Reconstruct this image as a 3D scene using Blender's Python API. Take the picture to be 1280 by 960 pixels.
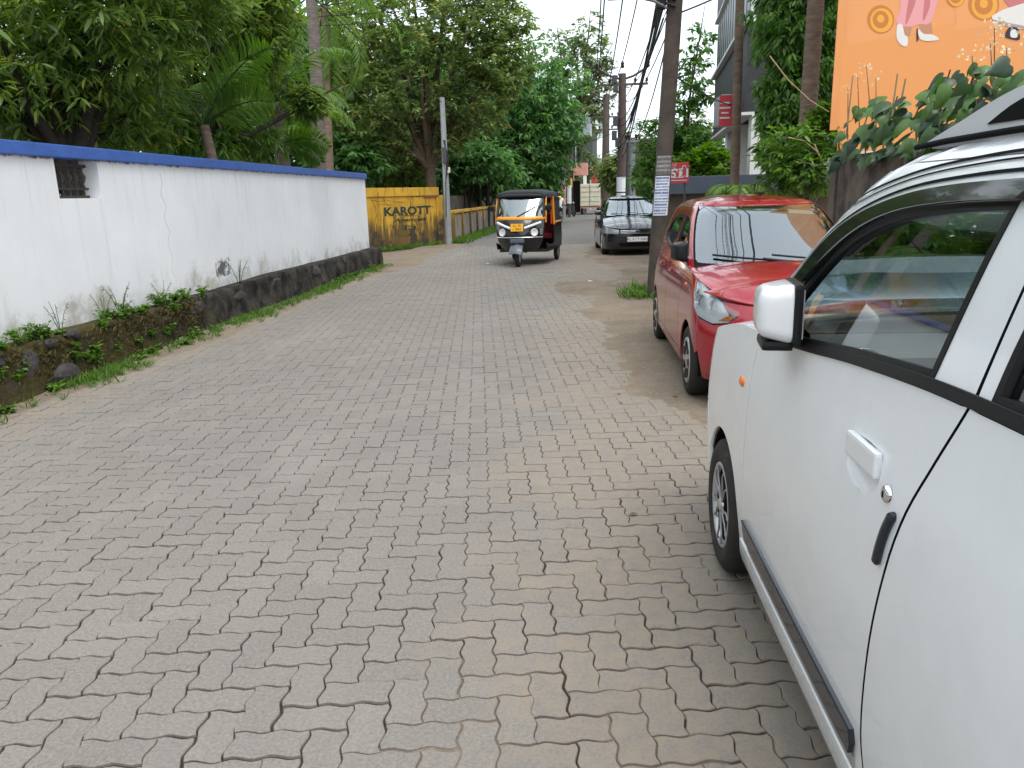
import bpy, bmesh, math, random
import numpy as np
from mathutils import Vector, Matrix
from mathutils.geometry import delaunay_2d_cdt
random.seed(7); RNG = np.random.default_rng(11)
R_ = math.radians
scene = bpy.context.scene
for o in list(bpy.data.objects): bpy.data.objects.remove(o)
C = scene.collection
# ------------------------------------------------------------------ camera
CAM_H, PITCH, YAW, ROLL, FPX = 1.57, R_(13.8), R_(4.9), R_(1.6), 961.0
_f = Vector((-math.sin(YAW)*math.cos(PITCH), math.cos(YAW)*math.cos(PITCH), -math.sin(PITCH)))
_r = Vector((math.cos(YAW), math.sin(YAW), 0)); _u = _r.cross(_f)
CR = _r*math.cos(ROLL)-_u*math.sin(ROLL); CU = _r*math.sin(ROLL)+_u*math.cos(ROLL)
cd = bpy.data.cameras.new('camera'); cam = bpy.data.objects.new('camera', cd); C.objects.link(cam)
cd.sensor_width = 36; cd.lens = 36*FPX/1280; cd.clip_start = 0.05; cd.clip_end = 2000
m = Matrix.Identity(4)
for i in range(3):
    m[i][0] = CR[i]; m[i][1] = CU[i]; m[i][2] = -_f[i]
m[2][3] = CAM_H
cam.matrix_world = m; scene.camera = cam
# ------------------------------------------------------------------ sky, sun, exposure
SUN_EL, SUN_AZ = 62, 150          # degrees; azimuth clockwise from +Y
w = bpy.data.worlds.new('World'); scene.world = w; w.use_nodes = True
nt = w.node_tree; nt.nodes.clear()
sky = nt.nodes.new('ShaderNodeTexSky'); sky.sky_type = 'NISHITA'; sky.sun_disc = False
sky.sun_elevation = R_(SUN_EL); sky.sun_rotation = R_(SUN_AZ); sky.air_density = 1.0; sky.dust_density = 4.0; sky.ozone_density = 1.0
hs = nt.nodes.new('ShaderNodeHueSaturation'); hs.inputs['Saturation'].default_value = 0.35
mixw = nt.nodes.new('ShaderNodeMix'); mixw.data_type = 'RGBA'; mixw.inputs[0].default_value = 0.62
tc = nt.nodes.new('ShaderNodeTexCoord'); ns = nt.nodes.new('ShaderNodeTexNoise'); ns.inputs['Scale'].default_value = 2.2; ns.inputs['Detail'].default_value = 5
rp = nt.nodes.new('ShaderNodeValToRGB')
rp.color_ramp.elements[0].position = .3; rp.color_ramp.elements[0].color = (9.4, 10.6, 11.8, 1)
rp.color_ramp.elements[1].position = .7; rp.color_ramp.elements[1].color = (12.0, 12.8, 13.5, 1)
bg = nt.nodes.new('ShaderNodeBackground'); bg.inputs['Strength'].default_value = 0.088
ow = nt.nodes.new('ShaderNodeOutputWorld')
nt.links.new(sky.outputs[0], hs.inputs['Color']); nt.links.new(hs.outputs[0], mixw.inputs[6])
nt.links.new(tc.outputs['Generated'], ns.inputs['Vector']); nt.links.new(ns.outputs['Fac'], rp.inputs['Fac']); nt.links.new(rp.outputs[0], mixw.inputs[7])
nt.links.new(mixw.outputs[2], bg.inputs['Color']); nt.links.new(bg.outputs[0], ow.inputs['Surface'])
sl = bpy.data.lights.new('sun', 'SUN'); sl.energy = 1.1; sl.angle = R_(35); sl.color = (1, .96, .9)
sun = bpy.data.objects.new('sun', sl); C.objects.link(sun)
sd = Vector((math.sin(R_(SUN_AZ))*math.cos(R_(SUN_EL)), math.cos(R_(SUN_AZ))*math.cos(R_(SUN_EL)), math.sin(R_(SUN_EL))))
sun.rotation_euler = (-sd).to_track_quat('-Z', 'Y').to_euler(); sun.location = (0, 0, 30)
vs = scene.view_settings; vs.view_transform = 'Standard'; vs.look = 'None'; vs.gamma = 1; vs.use_curve_mapping = False; vs.exposure = 1.10
# ------------------------------------------------------------------ pixel helpers (1280 x 960 photo pixels)
def ray(px, py): return _f + CR*((px-640)/FPX) - CU*((py-480)/FPX)
def gp(px, py, z=0.0):
    d = ray(px, py); return Vector((0, 0, CAM_H)) + d*((z-CAM_H)/d.z)
def yp(px, py, Y):
    d = ray(px, py); return Vector((0, 0, CAM_H)) + d*(Y/d.y)
def xp(px, py, X):
    d = ray(px, py); return Vector((0, 0, CAM_H)) + d*(X/d.x)
# ------------------------------------------------------------------ object helpers
def link(o, parent=None):
    C.objects.link(o)
    if parent is not None: o.parent = parent
    return o
def tag(o, label=None, cat=None, group=None, kind=None):
    if label: o['label'] = label
    if cat: o['category'] = cat
    if group: o['group'] = group
    if kind: o['kind'] = kind
    return o
def empty(name, loc=(0, 0, 0), rz=0.0, label=None, cat=None, group=None):
    o = bpy.data.objects.new(name, None); o.empty_display_size = .2
    o.location = loc; o.rotation_euler = (0, 0, rz); link(o)
    return tag(o, label, cat, group)
def mesh_from(name, verts, faces, mat=None, parent=None, smooth=False, midx=None, loc=None):
    me = bpy.data.meshes.new(name); me.from_pydata([tuple(v) for v in verts], [], faces)
    mats = mat if isinstance(mat, (list, tuple)) else [mat]
    for q in mats: me.materials.append(q)
    if midx is not None: me.polygons.foreach_set('material_index', midx)
    if smooth: me.polygons.foreach_set('use_smooth', [True]*len(me.polygons))
    me.update()
    o = bpy.data.objects.new(name, me)
    if loc is not None: o.location = loc
    return link(o, parent)
def copy_tree(o, parent=None):
    c = o.copy(); C.objects.link(c); c.parent = parent
    for ch in list(o.children): copy_tree(ch, c)
    return c
class MB:
    """collects shapes, builds ONE mesh object"""
    def __init__(s): s.v = []; s.f = []; s.sm = []
    def add(s, vs, fs, M=None, smooth=False):
        b = len(s.v)
        for q in vs:
            q = Vector(q); s.v.append(M @ q if M is not None else q)
        for q in fs: s.f.append([i+b for i in q]); s.sm.append(smooth)
        return s
    def box(s, c, d, M=None, bev=0.0):
        x, y, z = d[0]/2, d[1]/2, d[2]/2
        if bev > 0:
            bm = bmesh.new(); bmesh.ops.create_cube(bm, size=1)
            for q in bm.verts: q.co = Vector((q.co.x*2*x, q.co.y*2*y, q.co.z*2*z))
            bmesh.ops.bevel(bm, geom=list(bm.edges), offset=bev, segments=2, affect='EDGES', profile=.7)
            bm.verts.index_update()
            vs = [Vector(c)+q.co for q in bm.verts]; fs = [[q.index for q in f.verts] for f in bm.faces]; bm.free()
        else:
            vs = [(c[0]+a*x, c[1]+b*y, c[2]+e*z) for a in (-1, 1) for b in (-1, 1) for e in (-1, 1)]
            fs = [(0, 1, 3, 2), (4, 6, 7, 5), (0, 4, 5, 1), (2, 3, 7, 6), (0, 2, 6, 4), (1, 5, 7, 3)]
        return s.add(vs, fs, M)
    def tube(s, pts, rad, n=8, M=None, caps=True, sy=1.0):
        pts = [Vector(p) for p in pts]; k = len(pts)
        rad = rad if isinstance(rad, (list, tuple)) else [rad]*k
        vs = []; up = None
        for i, p in enumerate(pts):
            t = (pts[min(i+1, k-1)]-pts[max(i-1, 0)]).normalized()
            if up is None:
                up = Vector((0, 0, 1)) if abs(t.z) < .9 else Vector((1, 0, 0))
            a = t.cross(up).normalized(); b = a.cross(t).normalized(); up = b
            for j in range(n):
                an = 2*math.pi*j/n; vs.append(p+(a*math.cos(an)+b*math.sin(an)*sy)*rad[i])
        fs = [(i*n+j, i*n+(j+1) % n, (i+1)*n+(j+1) % n, (i+1)*n+j) for i in range(k-1) for j in range(n)]
        s.add(vs, fs, M, True)
        if caps:
            s.add([vs[j] for j in range(n)], [list(range(n))], M); s.add(vs[-n:], [list(range(n))[::-1]], M)
        return s
    def lathe(s, prof, n=24, M=None, smooth=True, a0=0, a1=2*math.pi):
        """prof list of (r,h) about local Z"""
        full = abs(a1-a0-2*math.pi) < 1e-6; q = n if full else n+1
        vs = [(r*math.cos(a0+(a1-a0)*j/n), r*math.sin(a0+(a1-a0)*j/n), h) for r, h in prof for j in range(q)]
        fs = []
        for i in range(len(prof)-1):
            for j in range(n):
                fs.append((i*q+j, i*q+(j+1) % q, (i+1)*q+(j+1) % q, (i+1)*q+j))
        return s.add(vs, fs, M, smooth)
    def sphere(s, c, r, n=12, k=8, M=None):
        r = r if isinstance(r, (list, tuple)) else (r, r, r)
        vs = []; fs = []
        for i in range(k+1):
            t = math.pi*i/k
            for j in range(n):
                a = 2*math.pi*j/n
                vs.append((c[0]+r[0]*math.sin(t)*math.cos(a), c[1]+r[1]*math.sin(t)*math.sin(a), c[2]+r[2]*math.cos(t)))
        for i in range(k):
            for j in range(n): fs.append((i*n+j, (i+1)*n+j, (i+1)*n+(j+1) % n, i*n+(j+1) % n))
        return s.add(vs, fs, M, True)
    def prism(s, poly, depth, M=None):
        """poly (x,y) list, extruded along +z by depth"""
        n = len(poly)
        vs = [(p[0], p[1], 0) for p in poly]+[(p[0], p[1], depth) for p in poly]
        fs = [list(range(n))[::-1], list(range(n, 2*n))]+[(i, (i+1) % n, n+(i+1) % n, n+i) for i in range(n)]
        return s.add(vs, fs, M)
    def build(s, name, mat, parent=None, loc=None):
        o = mesh_from(name, s.v, s.f, mat, parent, loc=loc)
        o.data.polygons.foreach_set('use_smooth', s.sm)
        bm = bmesh.new(); bm.from_mesh(o.data); bmesh.ops.recalc_face_normals(bm, faces=bm.faces); bm.to_mesh(o.data); bm.free()
        return o
def frame(o, x, y, z=None):
    """matrix with the given origin and axes"""
    x = Vector(x).normalized(); y = Vector(y).normalized(); z = x.cross(y).normalized() if z is None else Vector(z)
    m = Matrix.Identity(4)
    for i in range(3): m[i][0] = x[i]; m[i][1] = y[i]; m[i][2] = z[i]; m[i][3] = o[i]
    return m
def text_mesh(name, body, size, M, mat, parent, depth=.003, align='CENTER', sx=1.0, shear=0.0, bold=0.0):
    cu = bpy.data.curves.new(name, 'FONT'); cu.body = body; cu.size = size; cu.align_x = align; cu.align_y = 'CENTER'; cu.extrude = depth; cu.shear = shear; cu.offset = bold
    cu.resolution_u = 3
    t = bpy.data.objects.new(name, cu); C.objects.link(t)
    dg = bpy.context.evaluated_depsgraph_get(); me = bpy.data.meshes.new_from_object(t.evaluated_get(dg))
    bpy.data.objects.remove(t); me.transform(Matrix.Diagonal((sx, 1, 1, 1))); me.transform(M); me.materials.clear(); me.materials.append(mat); me.name = name
    o = bpy.data.objects.new(name, me); return link(o, parent)
# ------------------------------------------------------------------ materials
def nodes(name):
    mt = bpy.data.materials.new(name); mt.use_nodes = True
    nt = mt.node_tree; return mt, nt, nt.nodes['Principled BSDF']
def pmat(name, col, rough=.5, metal=0, coat=0, spec=.5, noise=0.0, nscale=8, bump=0.0, bscale=60, trans=0, ior=1.45, emit=None, wear=None, wscale=3, wthr=.55):
    """plain material with optional colour mottling, fine relief and worn / dirty patches"""
    mt, nt, b = nodes(name); L = nt.links
    b.inputs['Base Color'].default_value = (*col, 1); b.inputs['Roughness'].default_value = rough; b.inputs['Metallic'].default_value = metal
    b.inputs['Coat Weight'].default_value = coat; b.inputs['Coat Roughness'].default_value = .04
    b.inputs['Specular IOR Level'].default_value = spec; b.inputs['IOR'].default_value = ior
    b.inputs['Transmission Weight'].default_value = trans
    tc = nt.nodes.new('ShaderNodeNewGeometry').outputs['Position']
    cur = None
    if noise > 0:
        n = nt.nodes.new('ShaderNodeTexNoise'); n.inputs['Scale'].default_value = nscale; n.inputs['Detail'].default_value = 6; n.inputs['Roughness'].default_value = .65
        L.new(tc, n.inputs['Vector'])
        r = nt.nodes.new('ShaderNodeValToRGB'); r.color_ramp.elements[0].position = .28; r.color_ramp.elements[1].position = .72
        r.color_ramp.elements[0].color = (*[c*(1-noise) for c in col], 1); r.color_ramp.elements[1].color = (*[min(1, c*(1+noise)) for c in col], 1)
        L.new(n.outputs['Fac'], r.inputs['Fac']); cur = r.outputs[0]; L.new(cur, b.inputs['Base Color'])
    if wear is not None:
        n = nt.nodes.new('ShaderNodeTexNoise'); n.inputs['Scale'].default_value = wscale; n.inputs['Detail'].default_value = 9; n.inputs['Roughness'].default_value = .7
        L.new(tc, n.inputs['Vector'])
        r = nt.nodes.new('ShaderNodeValToRGB'); r.color_ramp.elements[0].position = wthr; r.color_ramp.elements[1].position = min(1, wthr+.12)
        L.new(n.outputs['Fac'], r.inputs['Fac'])
        mx = nt.nodes.new('ShaderNodeMix'); mx.data_type = 'RGBA'; L.new(r.outputs[0], mx.inputs[0])
        if cur is not None: L.new(cur, mx.inputs[6])
        else: mx.inputs[6].default_value = (*col, 1)
        mx.inputs[7].default_value = (*wear, 1); L.new(mx.outputs[2], b.inputs['Base Color'])
    if bump > 0:
        n = nt.nodes.new('ShaderNodeTexNoise'); n.inputs['Scale'].default_value = bscale; n.inputs['Detail'].default_value = 5; L.new(tc, n.inputs['Vector'])
        bp = nt.nodes.new('ShaderNodeBump'); bp.inputs['Strength'].default_value = bump; bp.inputs['Distance'].default_value = .01
        L.new(n.outputs['Fac'], bp.inputs['Height']); L.new(bp.outputs[0], b.inputs['Normal'])
    if emit: b.inputs['Emission Color'].default_value = (*emit, 1); b.inputs['Emission Strength'].default_value = 1
    return mt
class G:
    """tiny node-graph helper"""
    def __init__(s, mt): s.nt = mt.node_tree; s.L = s.nt.links
    def n(s, t, **kw):
        q = s.nt.nodes.new(t)
        for k, v in kw.items(): setattr(q, k, v)
        return q
    def pos(s): return s.n('ShaderNodeNewGeometry').outputs['Position']
    def put(s, sock, v):
        if hasattr(v, 'is_output'): s.L.new(v, sock)
        elif isinstance(v, (tuple, list)) and len(v) == 3 and sock.type == 'RGBA': sock.default_value = (*v, 1)
        else: sock.default_value = v
    def math(s, op, a, b=0.0, clamp=False):
        q = s.n('ShaderNodeMath', operation=op, use_clamp=clamp); s.put(q.inputs[0], a); s.put(q.inputs[1], b); return q.outputs[0]
    def noise(s, vec, scale, detail=6, rough=.6):
        q = s.n('ShaderNodeTexNoise'); s.L.new(vec, q.inputs['Vector']); q.inputs['Scale'].default_value = scale; q.inputs['Detail'].default_value = detail; q.inputs['Roughness'].default_value = rough; return q.outputs['Fac']
    def ramp(s, fac, p0, p1, c0=(0, 0, 0), c1=(1, 1, 1)):
        q = s.n('ShaderNodeValToRGB'); s.L.new(fac, q.inputs['Fac']); e = q.color_ramp.elements
        e[0].position = p0; e[1].position = p1; e[0].color = (*c0, 1); e[1].color = (*c1, 1); return q.outputs[0]
    def smooth(s, v, a, b):
        q = s.n('ShaderNodeMapRange', interpolation_type='SMOOTHSTEP'); s.put(q.inputs[0], v); q.inputs[1].default_value = a; q.inputs[2].default_value = b; return q.outputs[0]
    def mix(s, f, a, b, blend='MIX'):
        q = s.n('ShaderNodeMix', data_type='RGBA', blend_type=blend); s.put(q.inputs[0], f); s.put(q.inputs[6], a); s.put(q.inputs[7], b); return q.outputs[2]
    def sep(s, v):
        q = s.n('ShaderNodeSeparateXYZ'); s.L.new(v, q.inputs[0]); return q.outputs
    def scale(s, v, k):
        q = s.n('ShaderNodeVectorMath', operation='MULTIPLY'); s.L.new(v, q.inputs[0]); q.inputs[1].default_value = k; return q.outputs[0]
    def bump(s, h, strength, dist, bsdf):
        q = s.n('ShaderNodeBump'); q.inputs['Strength'].default_value = strength; q.inputs['Distance'].default_value = dist; s.L.new(h, q.inputs['Height']); s.L.new(q.outputs[0], bsdf.inputs['Normal'])
# ================================================================== ground, road, verge
def mat_paver():
    mt, nt, b = nodes('paver_concrete'); g = G(mt); p = g.pos(); x, y, z = g.sep(p)
    at = g.n('ShaderNodeAttribute', attribute_name='tint'); oi = g.n('ShaderNodeObjectInfo')
    r = g.math('FRACT', g.math('ADD', at.outputs['Fac'], oi.outputs['Random']))
    base = g.ramp(r, 0, 1, (.168, .154, .138), (.212, .194, .174))
    mac = g.noise(p, .55, 4); base = g.mix(g.smooth(mac, .35, .7), base, g.mix(1.0, base, (.80, .80, .82), 'MULTIPLY'))
    fine = g.noise(p, 90, 5, .7); base = g.mix(.55, base, g.ramp(fine, .3, .7, (.108, .100, .091), (.30, .277, .25)))
    sp = g.noise(p, 420, 2, .6); base = g.mix(g.smooth(sp, .63, .72), base, (.07, .066, .063))
    oil = g.noise(p, .9, 3, .5); base = g.mix(g.math('MULTIPLY', g.smooth(oil, .66, .74), .35), base, (.07, .066, .062))
    pale = g.noise(g.scale(p, (1.2, .35, 1)), 1.1, 5, .6); base = g.mix(g.math('MULTIPLY', g.smooth(pale, .52, .75), .45), base, (.25, .235, .215))
    # sand trodden onto the blocks near the right verge and along the left edge
    side = g.math('MAXIMUM', g.smooth(x, -1.5, .7), g.smooth(x, -3.5, -4.5))
    sn = g.noise(p, 1.6, 9, .72); sand = g.smooth(g.math('ADD', g.math('MULTIPLY', side, .5), sn), .62, .96)
    sn2 = g.noise(p, 14, 6, .7)
    base = g.mix(g.math('MULTIPLY', sand, g.smooth(sn2, .25, .75)), base, (.25, .205, .155))
    g.put(b.inputs['Base Color'], base); b.inputs['Roughness'].default_value = .85; b.inputs['Specular IOR Level'].default_value = .3
    g.bump(g.math('ADD', fine, g.math('MULTIPLY', g.noise(p, 25, 4), .8)), .35, .004, b); return mt
def mat_sand():
    mt, nt, b = nodes('verge_sand'); g = G(mt); p = g.pos(); x, y, z = g.sep(p)
    c = g.ramp(g.noise(p, 1.3, 8, .65), .3, .7, (.135, .105, .078), (.235, .190, .145))
    c = g.mix(g.smooth(g.noise(p, 24, 5, .7), .45, .75), c, (.26, .212, .16))
    c = g.mix(g.smooth(g.noise(p, 70, 3, .7), .60, .75), c, (.065, .052, .042))
    g.put(b.inputs['Base Color'], c); b.inputs['Roughness'].default_value = .95; b.inputs['Specular IOR Level'].default_value = .2
    g.bump(g.noise(p, 60, 6, .75), .6, .012, b); return mt
M_PAVER = mat_paver(); M_SAND = mat_sand()
M_JOINT = pmat('joint_sand', (.045, .036, .027), .95, noise=.45, nscale=9, spec=.2)
M_SOIL = pmat('soil', (.08, .06, .04), .95, noise=.4, nscale=2, spec=.2, wear=(.06, .075, .03), wscale=.8)
M_ASPH = pmat('worn_asphalt', (.155, .148, .14), .9, noise=.12, nscale=1.2, bump=.4, bscale=90, spec=.25, wear=(.20, .175, .145), wscale=.6, wthr=.58)
gv = [(-400, -60, -.06), (400, -60, -.06), (400, 500, -.06), (-400, 500, -.06)]
tag(mesh_from('ground', gv, [(0, 1, 2, 3)], M_SOIL), 'bare brown soil under the trees and plots beside the road', kind='structure')
PY0, PY1 = -2.2, 25.0
road = tag(mesh_from('road', [(-4.62, PY0-3, -.0105), (1.9, PY0-3, -.0105), (1.9, PY1, -.0105), (-4.62, PY1, -.0105)], [(0, 1, 2, 3)], M_JOINT),
           'grey road laid with wavy interlocking concrete pavers', kind='structure')
# far carriageway, smooth
fr = [(-4.5, PY1), (2.2, PY1), (2.3, 34), (2.5, 44), (3.0, 60), (4.6, 80), (10, 110), (30, 150), (26, 152), (6, 112), (0.6, 80), (-1.1, 60), (-2.6, 48), (-4.0, 39), (-4.3, 30)]
tag(mesh_from('far_road', [(a, b_, -.004) for a, b_ in fr], [list(range(len(fr)))], M_ASPH), 'smooth grey road surface running on towards the shops', kind='structure')
# ---- pavers: herringbone of zigzag blocks
U_ = .1145; AMP = .0068; PROT = R_(7.0)
cp, sp_ = math.cos(PROT), math.sin(PROT)
def wave(t, ts=None):
    k = math.floor(t); f = t-k
    P = [(0, 0), (.2, 1), (.32, .9), (.68, -.9), (.8, -1), (1, 0)]
    for (a, va), (b_, vb) in zip(P[:-1], P[1:]):
        if a <= f <= b_: return va+(vb-va)*(f-a)/(b_-a)
    return 0
def paver_outline(nx, ny, samples):
    """outline in unit cells for a nx x ny block whose corner is the lattice origin, joint removed"""
    pts = []
    def hor(x0, x1, y):
        st = 1 if x1 > x0 else -1
        for i in range(abs(x1-x0)):
            for t in samples:
                xx = x0+st*(i+t); pts.append((xx*U_, y*U_+AMP*wave(xx)))
    def ver(y0, y1, x):
        st = 1 if y1 > y0 else -1
        for i in range(abs(y1-y0)):
            for t in samples:
                yy = y0+st*(i+t); pts.append((x*U_-AMP*wave(yy), yy*U_))
    hor(0, nx, 0); ver(0, ny, nx); hor(nx, 0, ny); ver(ny, 0, 0)
    return pts
def inset(pts, d):
    n = len(pts); out = []
    for i in range(n):
        a = Vector(pts[i-1]); p = Vector(pts[i]); c = Vector(pts[(i+1) % n])
        e1 = (p-a).normalized(); e2 = (c-p).normalized(); n1 = Vector((-e1.y, e1.x)); n2 = Vector((-e2.y, e2.x))
        nn = (n1+n2); nn = nn/max(.35, nn.length_squared/2) if nn.length > 1e-6 else n1
        out.append(p+Vector((nn.x*d*.68, nn.y*d*1.55)))
    return out
def paver_geo(nx, ny, samples):
    o = paver_outline(nx, ny, samples); c = Vector((nx*U_/2, ny*U_/2)); n = len(o)
    a = [p-c for p in inset(o, .0032)]; t = [p-c for p in inset(o, .0058)]
    vs = [(p.x, p.y, -.016) for p in a]+[(p.x, p.y, -.0030) for p in a]+[(p.x, p.y, 0) for p in t]
    fs = [(i, (i+1) % n, n+(i+1) % n, n+i) for i in range(n)]+[(n+i, n+(i+1) % n, 2*n+(i+1) % n, 2*n+i) for i in range(n)]+[tuple(range(2*n, 3*n))]
    return vs, fs
NEAR = {k: paver_geo(*k, (0, .2, .32, .68, .8)) for k in ((2, 1), (1, 2))}
FAR = {}
for k in ((2, 1), (1, 2)):
    v, f = paver_geo(*k, (0, .26, .74)); FAR[k] = (np.array(v), f)
cells = []
for i in range(-75, 80):
    for j in range(-40, 260):
        s = (i-j) % 4
        if s == 0: k = (2, 1)
        elif s == 3: k = (1, 2)          # vertical block starts here and covers (i,j),(i,j+1)
        else: continue
        lx = (i+k[0]/2)*U_; ly = (j+k[1]/2)*U_
        X = lx*cp-ly*sp_; Y = lx*sp_+ly*cp
        if PY0 < Y < PY1 and -4.55+.1*math.sin(Y*1.7) < X < 1.75: cells.append((X, Y, k))
def visible(X, Y):
    v = Vector((X, Y, -CAM_H)); d = v.dot(_f)
    if d < .3: return 0
    px = 640+FPX*v.dot(CR)/d; py = 480-FPX*v.dot(CU)/d
    if not (-20 < px < 1300 and py < 985): return 0
    if X > .72 and Y < 4.0: return 0     # under the white car
    return 1/(d*d)
cells.sort(key=lambda c: -visible(c[0], c[1]))
pm = {}
for k, (v, f) in NEAR.items():
    me = bpy.data.meshes.new('paver'); me.from_pydata(v, [], f); me.materials.append(M_PAVER); pm[k] = me
def wob(X, Y): return .006*math.sin(X*2.1+Y*.7)+.005*math.sin(Y*1.3-X*.9)
for (X, Y, k) in cells[:300]:
    o = bpy.data.objects.new('paver', pm[k]); o.location = (X+random.gauss(0, .0012), Y+random.gauss(0, .0012), random.uniform(-.0035, .0015))
    o.rotation_euler = (random.gauss(0, .006), random.gauss(0, .006), PROT+random.gauss(0, .008)); link(o, road)
vv = []; ff = []; tt = []; base = 0
for (X, Y, k) in cells[300:]:
    V, F = FAR[k]; a = PROT+random.gauss(0, .008); ca, sa = math.cos(a), math.sin(a)
    tx, ty = random.gauss(0, .006), random.gauss(0, .006)
    q = np.empty_like(V); q[:, 0] = V[:, 0]*ca-V[:, 1]*sa+X; q[:, 1] = V[:, 0]*sa+V[:, 1]*ca+Y; q[:, 2] = V[:, 2]+V[:, 0]*tx+V[:, 1]*ty+random.uniform(-.0035, .0015)
    vv.append(q); ff += [[i+base for i in f] for f in F]; base += len(V); tt += [random.random()]*len(V)
o = mesh_from('pavers', np.concatenate(vv).tolist(), ff, M_PAVER, road); o['kind'] = 'stuff'
at = o.data.attributes.new('tint', 'FLOAT', 'POINT'); at.data.foreach_set('value', tt)
# ---- sand that has drifted over the blocks, a height field that dips under them
def fbm(x, y, oct=5, s=1.0, seed=0):
    t = np.zeros_like(x); a = 1; tot = 0
    for o_ in range(oct):
        r = np.random.default_rng(seed*17+o_); tab = r.random((64, 64))
        X = x*s; Y = y*s; xi = np.floor(X).astype(int); yi = np.floor(Y).astype(int); fx = X-xi; fy = Y-yi
        fx = fx*fx*(3-2*fx); fy = fy*fy*(3-2*fy)
        g = lambda i, j: tab[(xi+i) % 64, (yi+j) % 64]
        t += a*((g(0, 0)*(1-fx)+g(1, 0)*fx)*(1-fy)+(g(0, 1)*(1-fx)+g(1, 1)*fx)*fy); tot += a; a *= .55; s *= 2.1
    return t/tot
def sstep(x, a, b): t = np.clip((x-a)/(b-a), 0, 1); return t*t*(3-2*t)
def drift(name, xs, ys, hfun, label):
    X, Y = np.meshgrid(xs, ys); Z = hfun(X, Y); nx, ny = len(xs), len(ys)
    keep = Z > -.0155
    idx = -np.ones(X.size, int); K = keep.ravel(); cellk = keep[:-1, :-1] | keep[1:, :-1] | keep[:-1, 1:] | keep[1:, 1:]
    fs = []
    for j, i in zip(*np.nonzero(cellk)): fs.append((j*nx+i, j*nx+i+1, (j+1)*nx+i+1, (j+1)*nx+i))
    used = np.unique(np.array(fs).ravel()); idx[used] = np.arange(len(used))
    V = np.stack([X.ravel(), Y.ravel(), Z.ravel()], 1)[used]
    o = mesh_from(name, V.tolist(), idx[np.array(fs)].tolist(), M_SAND, None, True)
    return tag(o, label, kind='structure')
def h_right(X, Y):
    edge = .85+.25*np.sin(Y*.55)+.55*(fbm(X, Y, 4, .45, 3)-.5)-.35*np.exp(-((Y-11.5)/2.2)**2)-.18*sstep(Y, 16, 22)
    edge = edge+np.where(Y < 5, (5-Y)*.35, 0)-.22*sstep(Y, 5.5, 7.5)
    n = fbm(X, Y, 6, 2.3, 5)-.5
    base = -.013+.028*sstep(X, edge-.25, edge+.5)+.022*n
    loose = .010*sstep(X, -.9, .6)*sstep(fbm(X, Y, 4, .7, 8), .35, .75)
    lump = .05*np.exp(-(((X-.15)/.45)**2+((Y-13.2)/.8)**2))*(.6+fbm(X, Y, 4, 4, 21)) + .02*np.exp(-(((X-.35)/.35)**2+((Y-10.3)/.5)**2))
    return base+loose*.85+lump-.02*sstep(-X, .6, 1.2)+np.where(X > 1.75, .01, 0)
def h_left(X, Y):
    edge = -4.22-.2*(fbm(X, Y, 4, .5, 9)-.5)+.12*np.sin(Y*.8)+.5*sstep(Y, 15, 19)+.05*(Y < 7)
    n = fbm(X, Y, 6, 2.7, 12)-.5
    return -.013+.05*sstep(-X, -edge-.12, -edge+.5)+.02*n-.03*sstep(X, edge+.3, edge+.8)
drift('right_verge', np.arange(-1.3, 4.4, .045), np.arange(0, 26, .05), h_right, 'brown sandy verge spreading over the pavers beside the parked cars')
drift('left_verge', np.arange(-5.0, -3.0, .04), np.arange(4, 26, .05), h_left, 'strip of pale dirt along the foot of the white wall')
tag(mesh_from('side_lane', [(-4.3, 17.2, -.010), (-4.3, 26, -.010), (-14, 30, .004), (-14, 20, .004)], [(0, 1, 2, 3)], M_SAND), 'sandy lane opening between the white wall and the yellow wall', kind='structure')
# ================================================================== white boundary wall
def mat_whitewall():
    mt, nt, b = nodes('white_limewash'); g = G(mt); p = g.pos(); x, y, z = g.sep(p)
    c = g.ramp(g.noise(p, .9, 6), .3, .7, (.68, .695, .715), (.775, .785, .795))
    st = g.noise(g.scale(p, (1, 5, .55)), 1.6, 8, .7)       # rain streaks
    drip = g.noise(g.scale(p, (1, 14, .35)), 1.0, 6, .75); c = g.mix(g.math('MULTIPLY', g.math('MULTIPLY', g.smooth(drip, .54, .72), g.smooth(z, 1.2, 2.03)), .35), c, (.30, .30, .28))
    c = g.mix(g.math('MULTIPLY', g.smooth(st, .52, .78), .32), c, (.42, .43, .42))
    gr = g.noise(p, 2.1, 9, .72); low = g.smooth(z, 1.25, .45)
    c = g.mix(g.smooth(g.math('ADD', g.math('MULTIPLY', low, .34), gr), .74, 1.0), c, (.40, .385, .33))
    top = g.smooth(z, 1.96, 2.04); c = g.mix(g.smooth(g.math('ADD', g.math('MULTIPLY', top, .3), g.noise(p, 7, 8, .75)), .74, .85), c, (.16, .14, .12))
    blot = g.noise(p, 5, 10, .8); yb = g.math('MULTIPLY', g.smooth(y, 10.0, 10.25), g.smooth(y, 10.95, 10.6)); zb = g.math('MULTIPLY', g.smooth(z, .5, .6), g.smooth(z, 1.08, .7))
    c = g.mix(g.smooth(g.math('ADD', g.math('MULTIPLY', g.math('MULTIPLY', yb, zb), .4), blot), .80, .9), c, (.12, .12, .12))
    g.put(b.inputs['Base Color'], c); b.inputs['Roughness'].default_value = .85; b.inputs['Specular IOR Level'].default_value = .25
    g.bump(g.noise(p, 14, 8, .7), .18, .01, b); return mt
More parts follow.
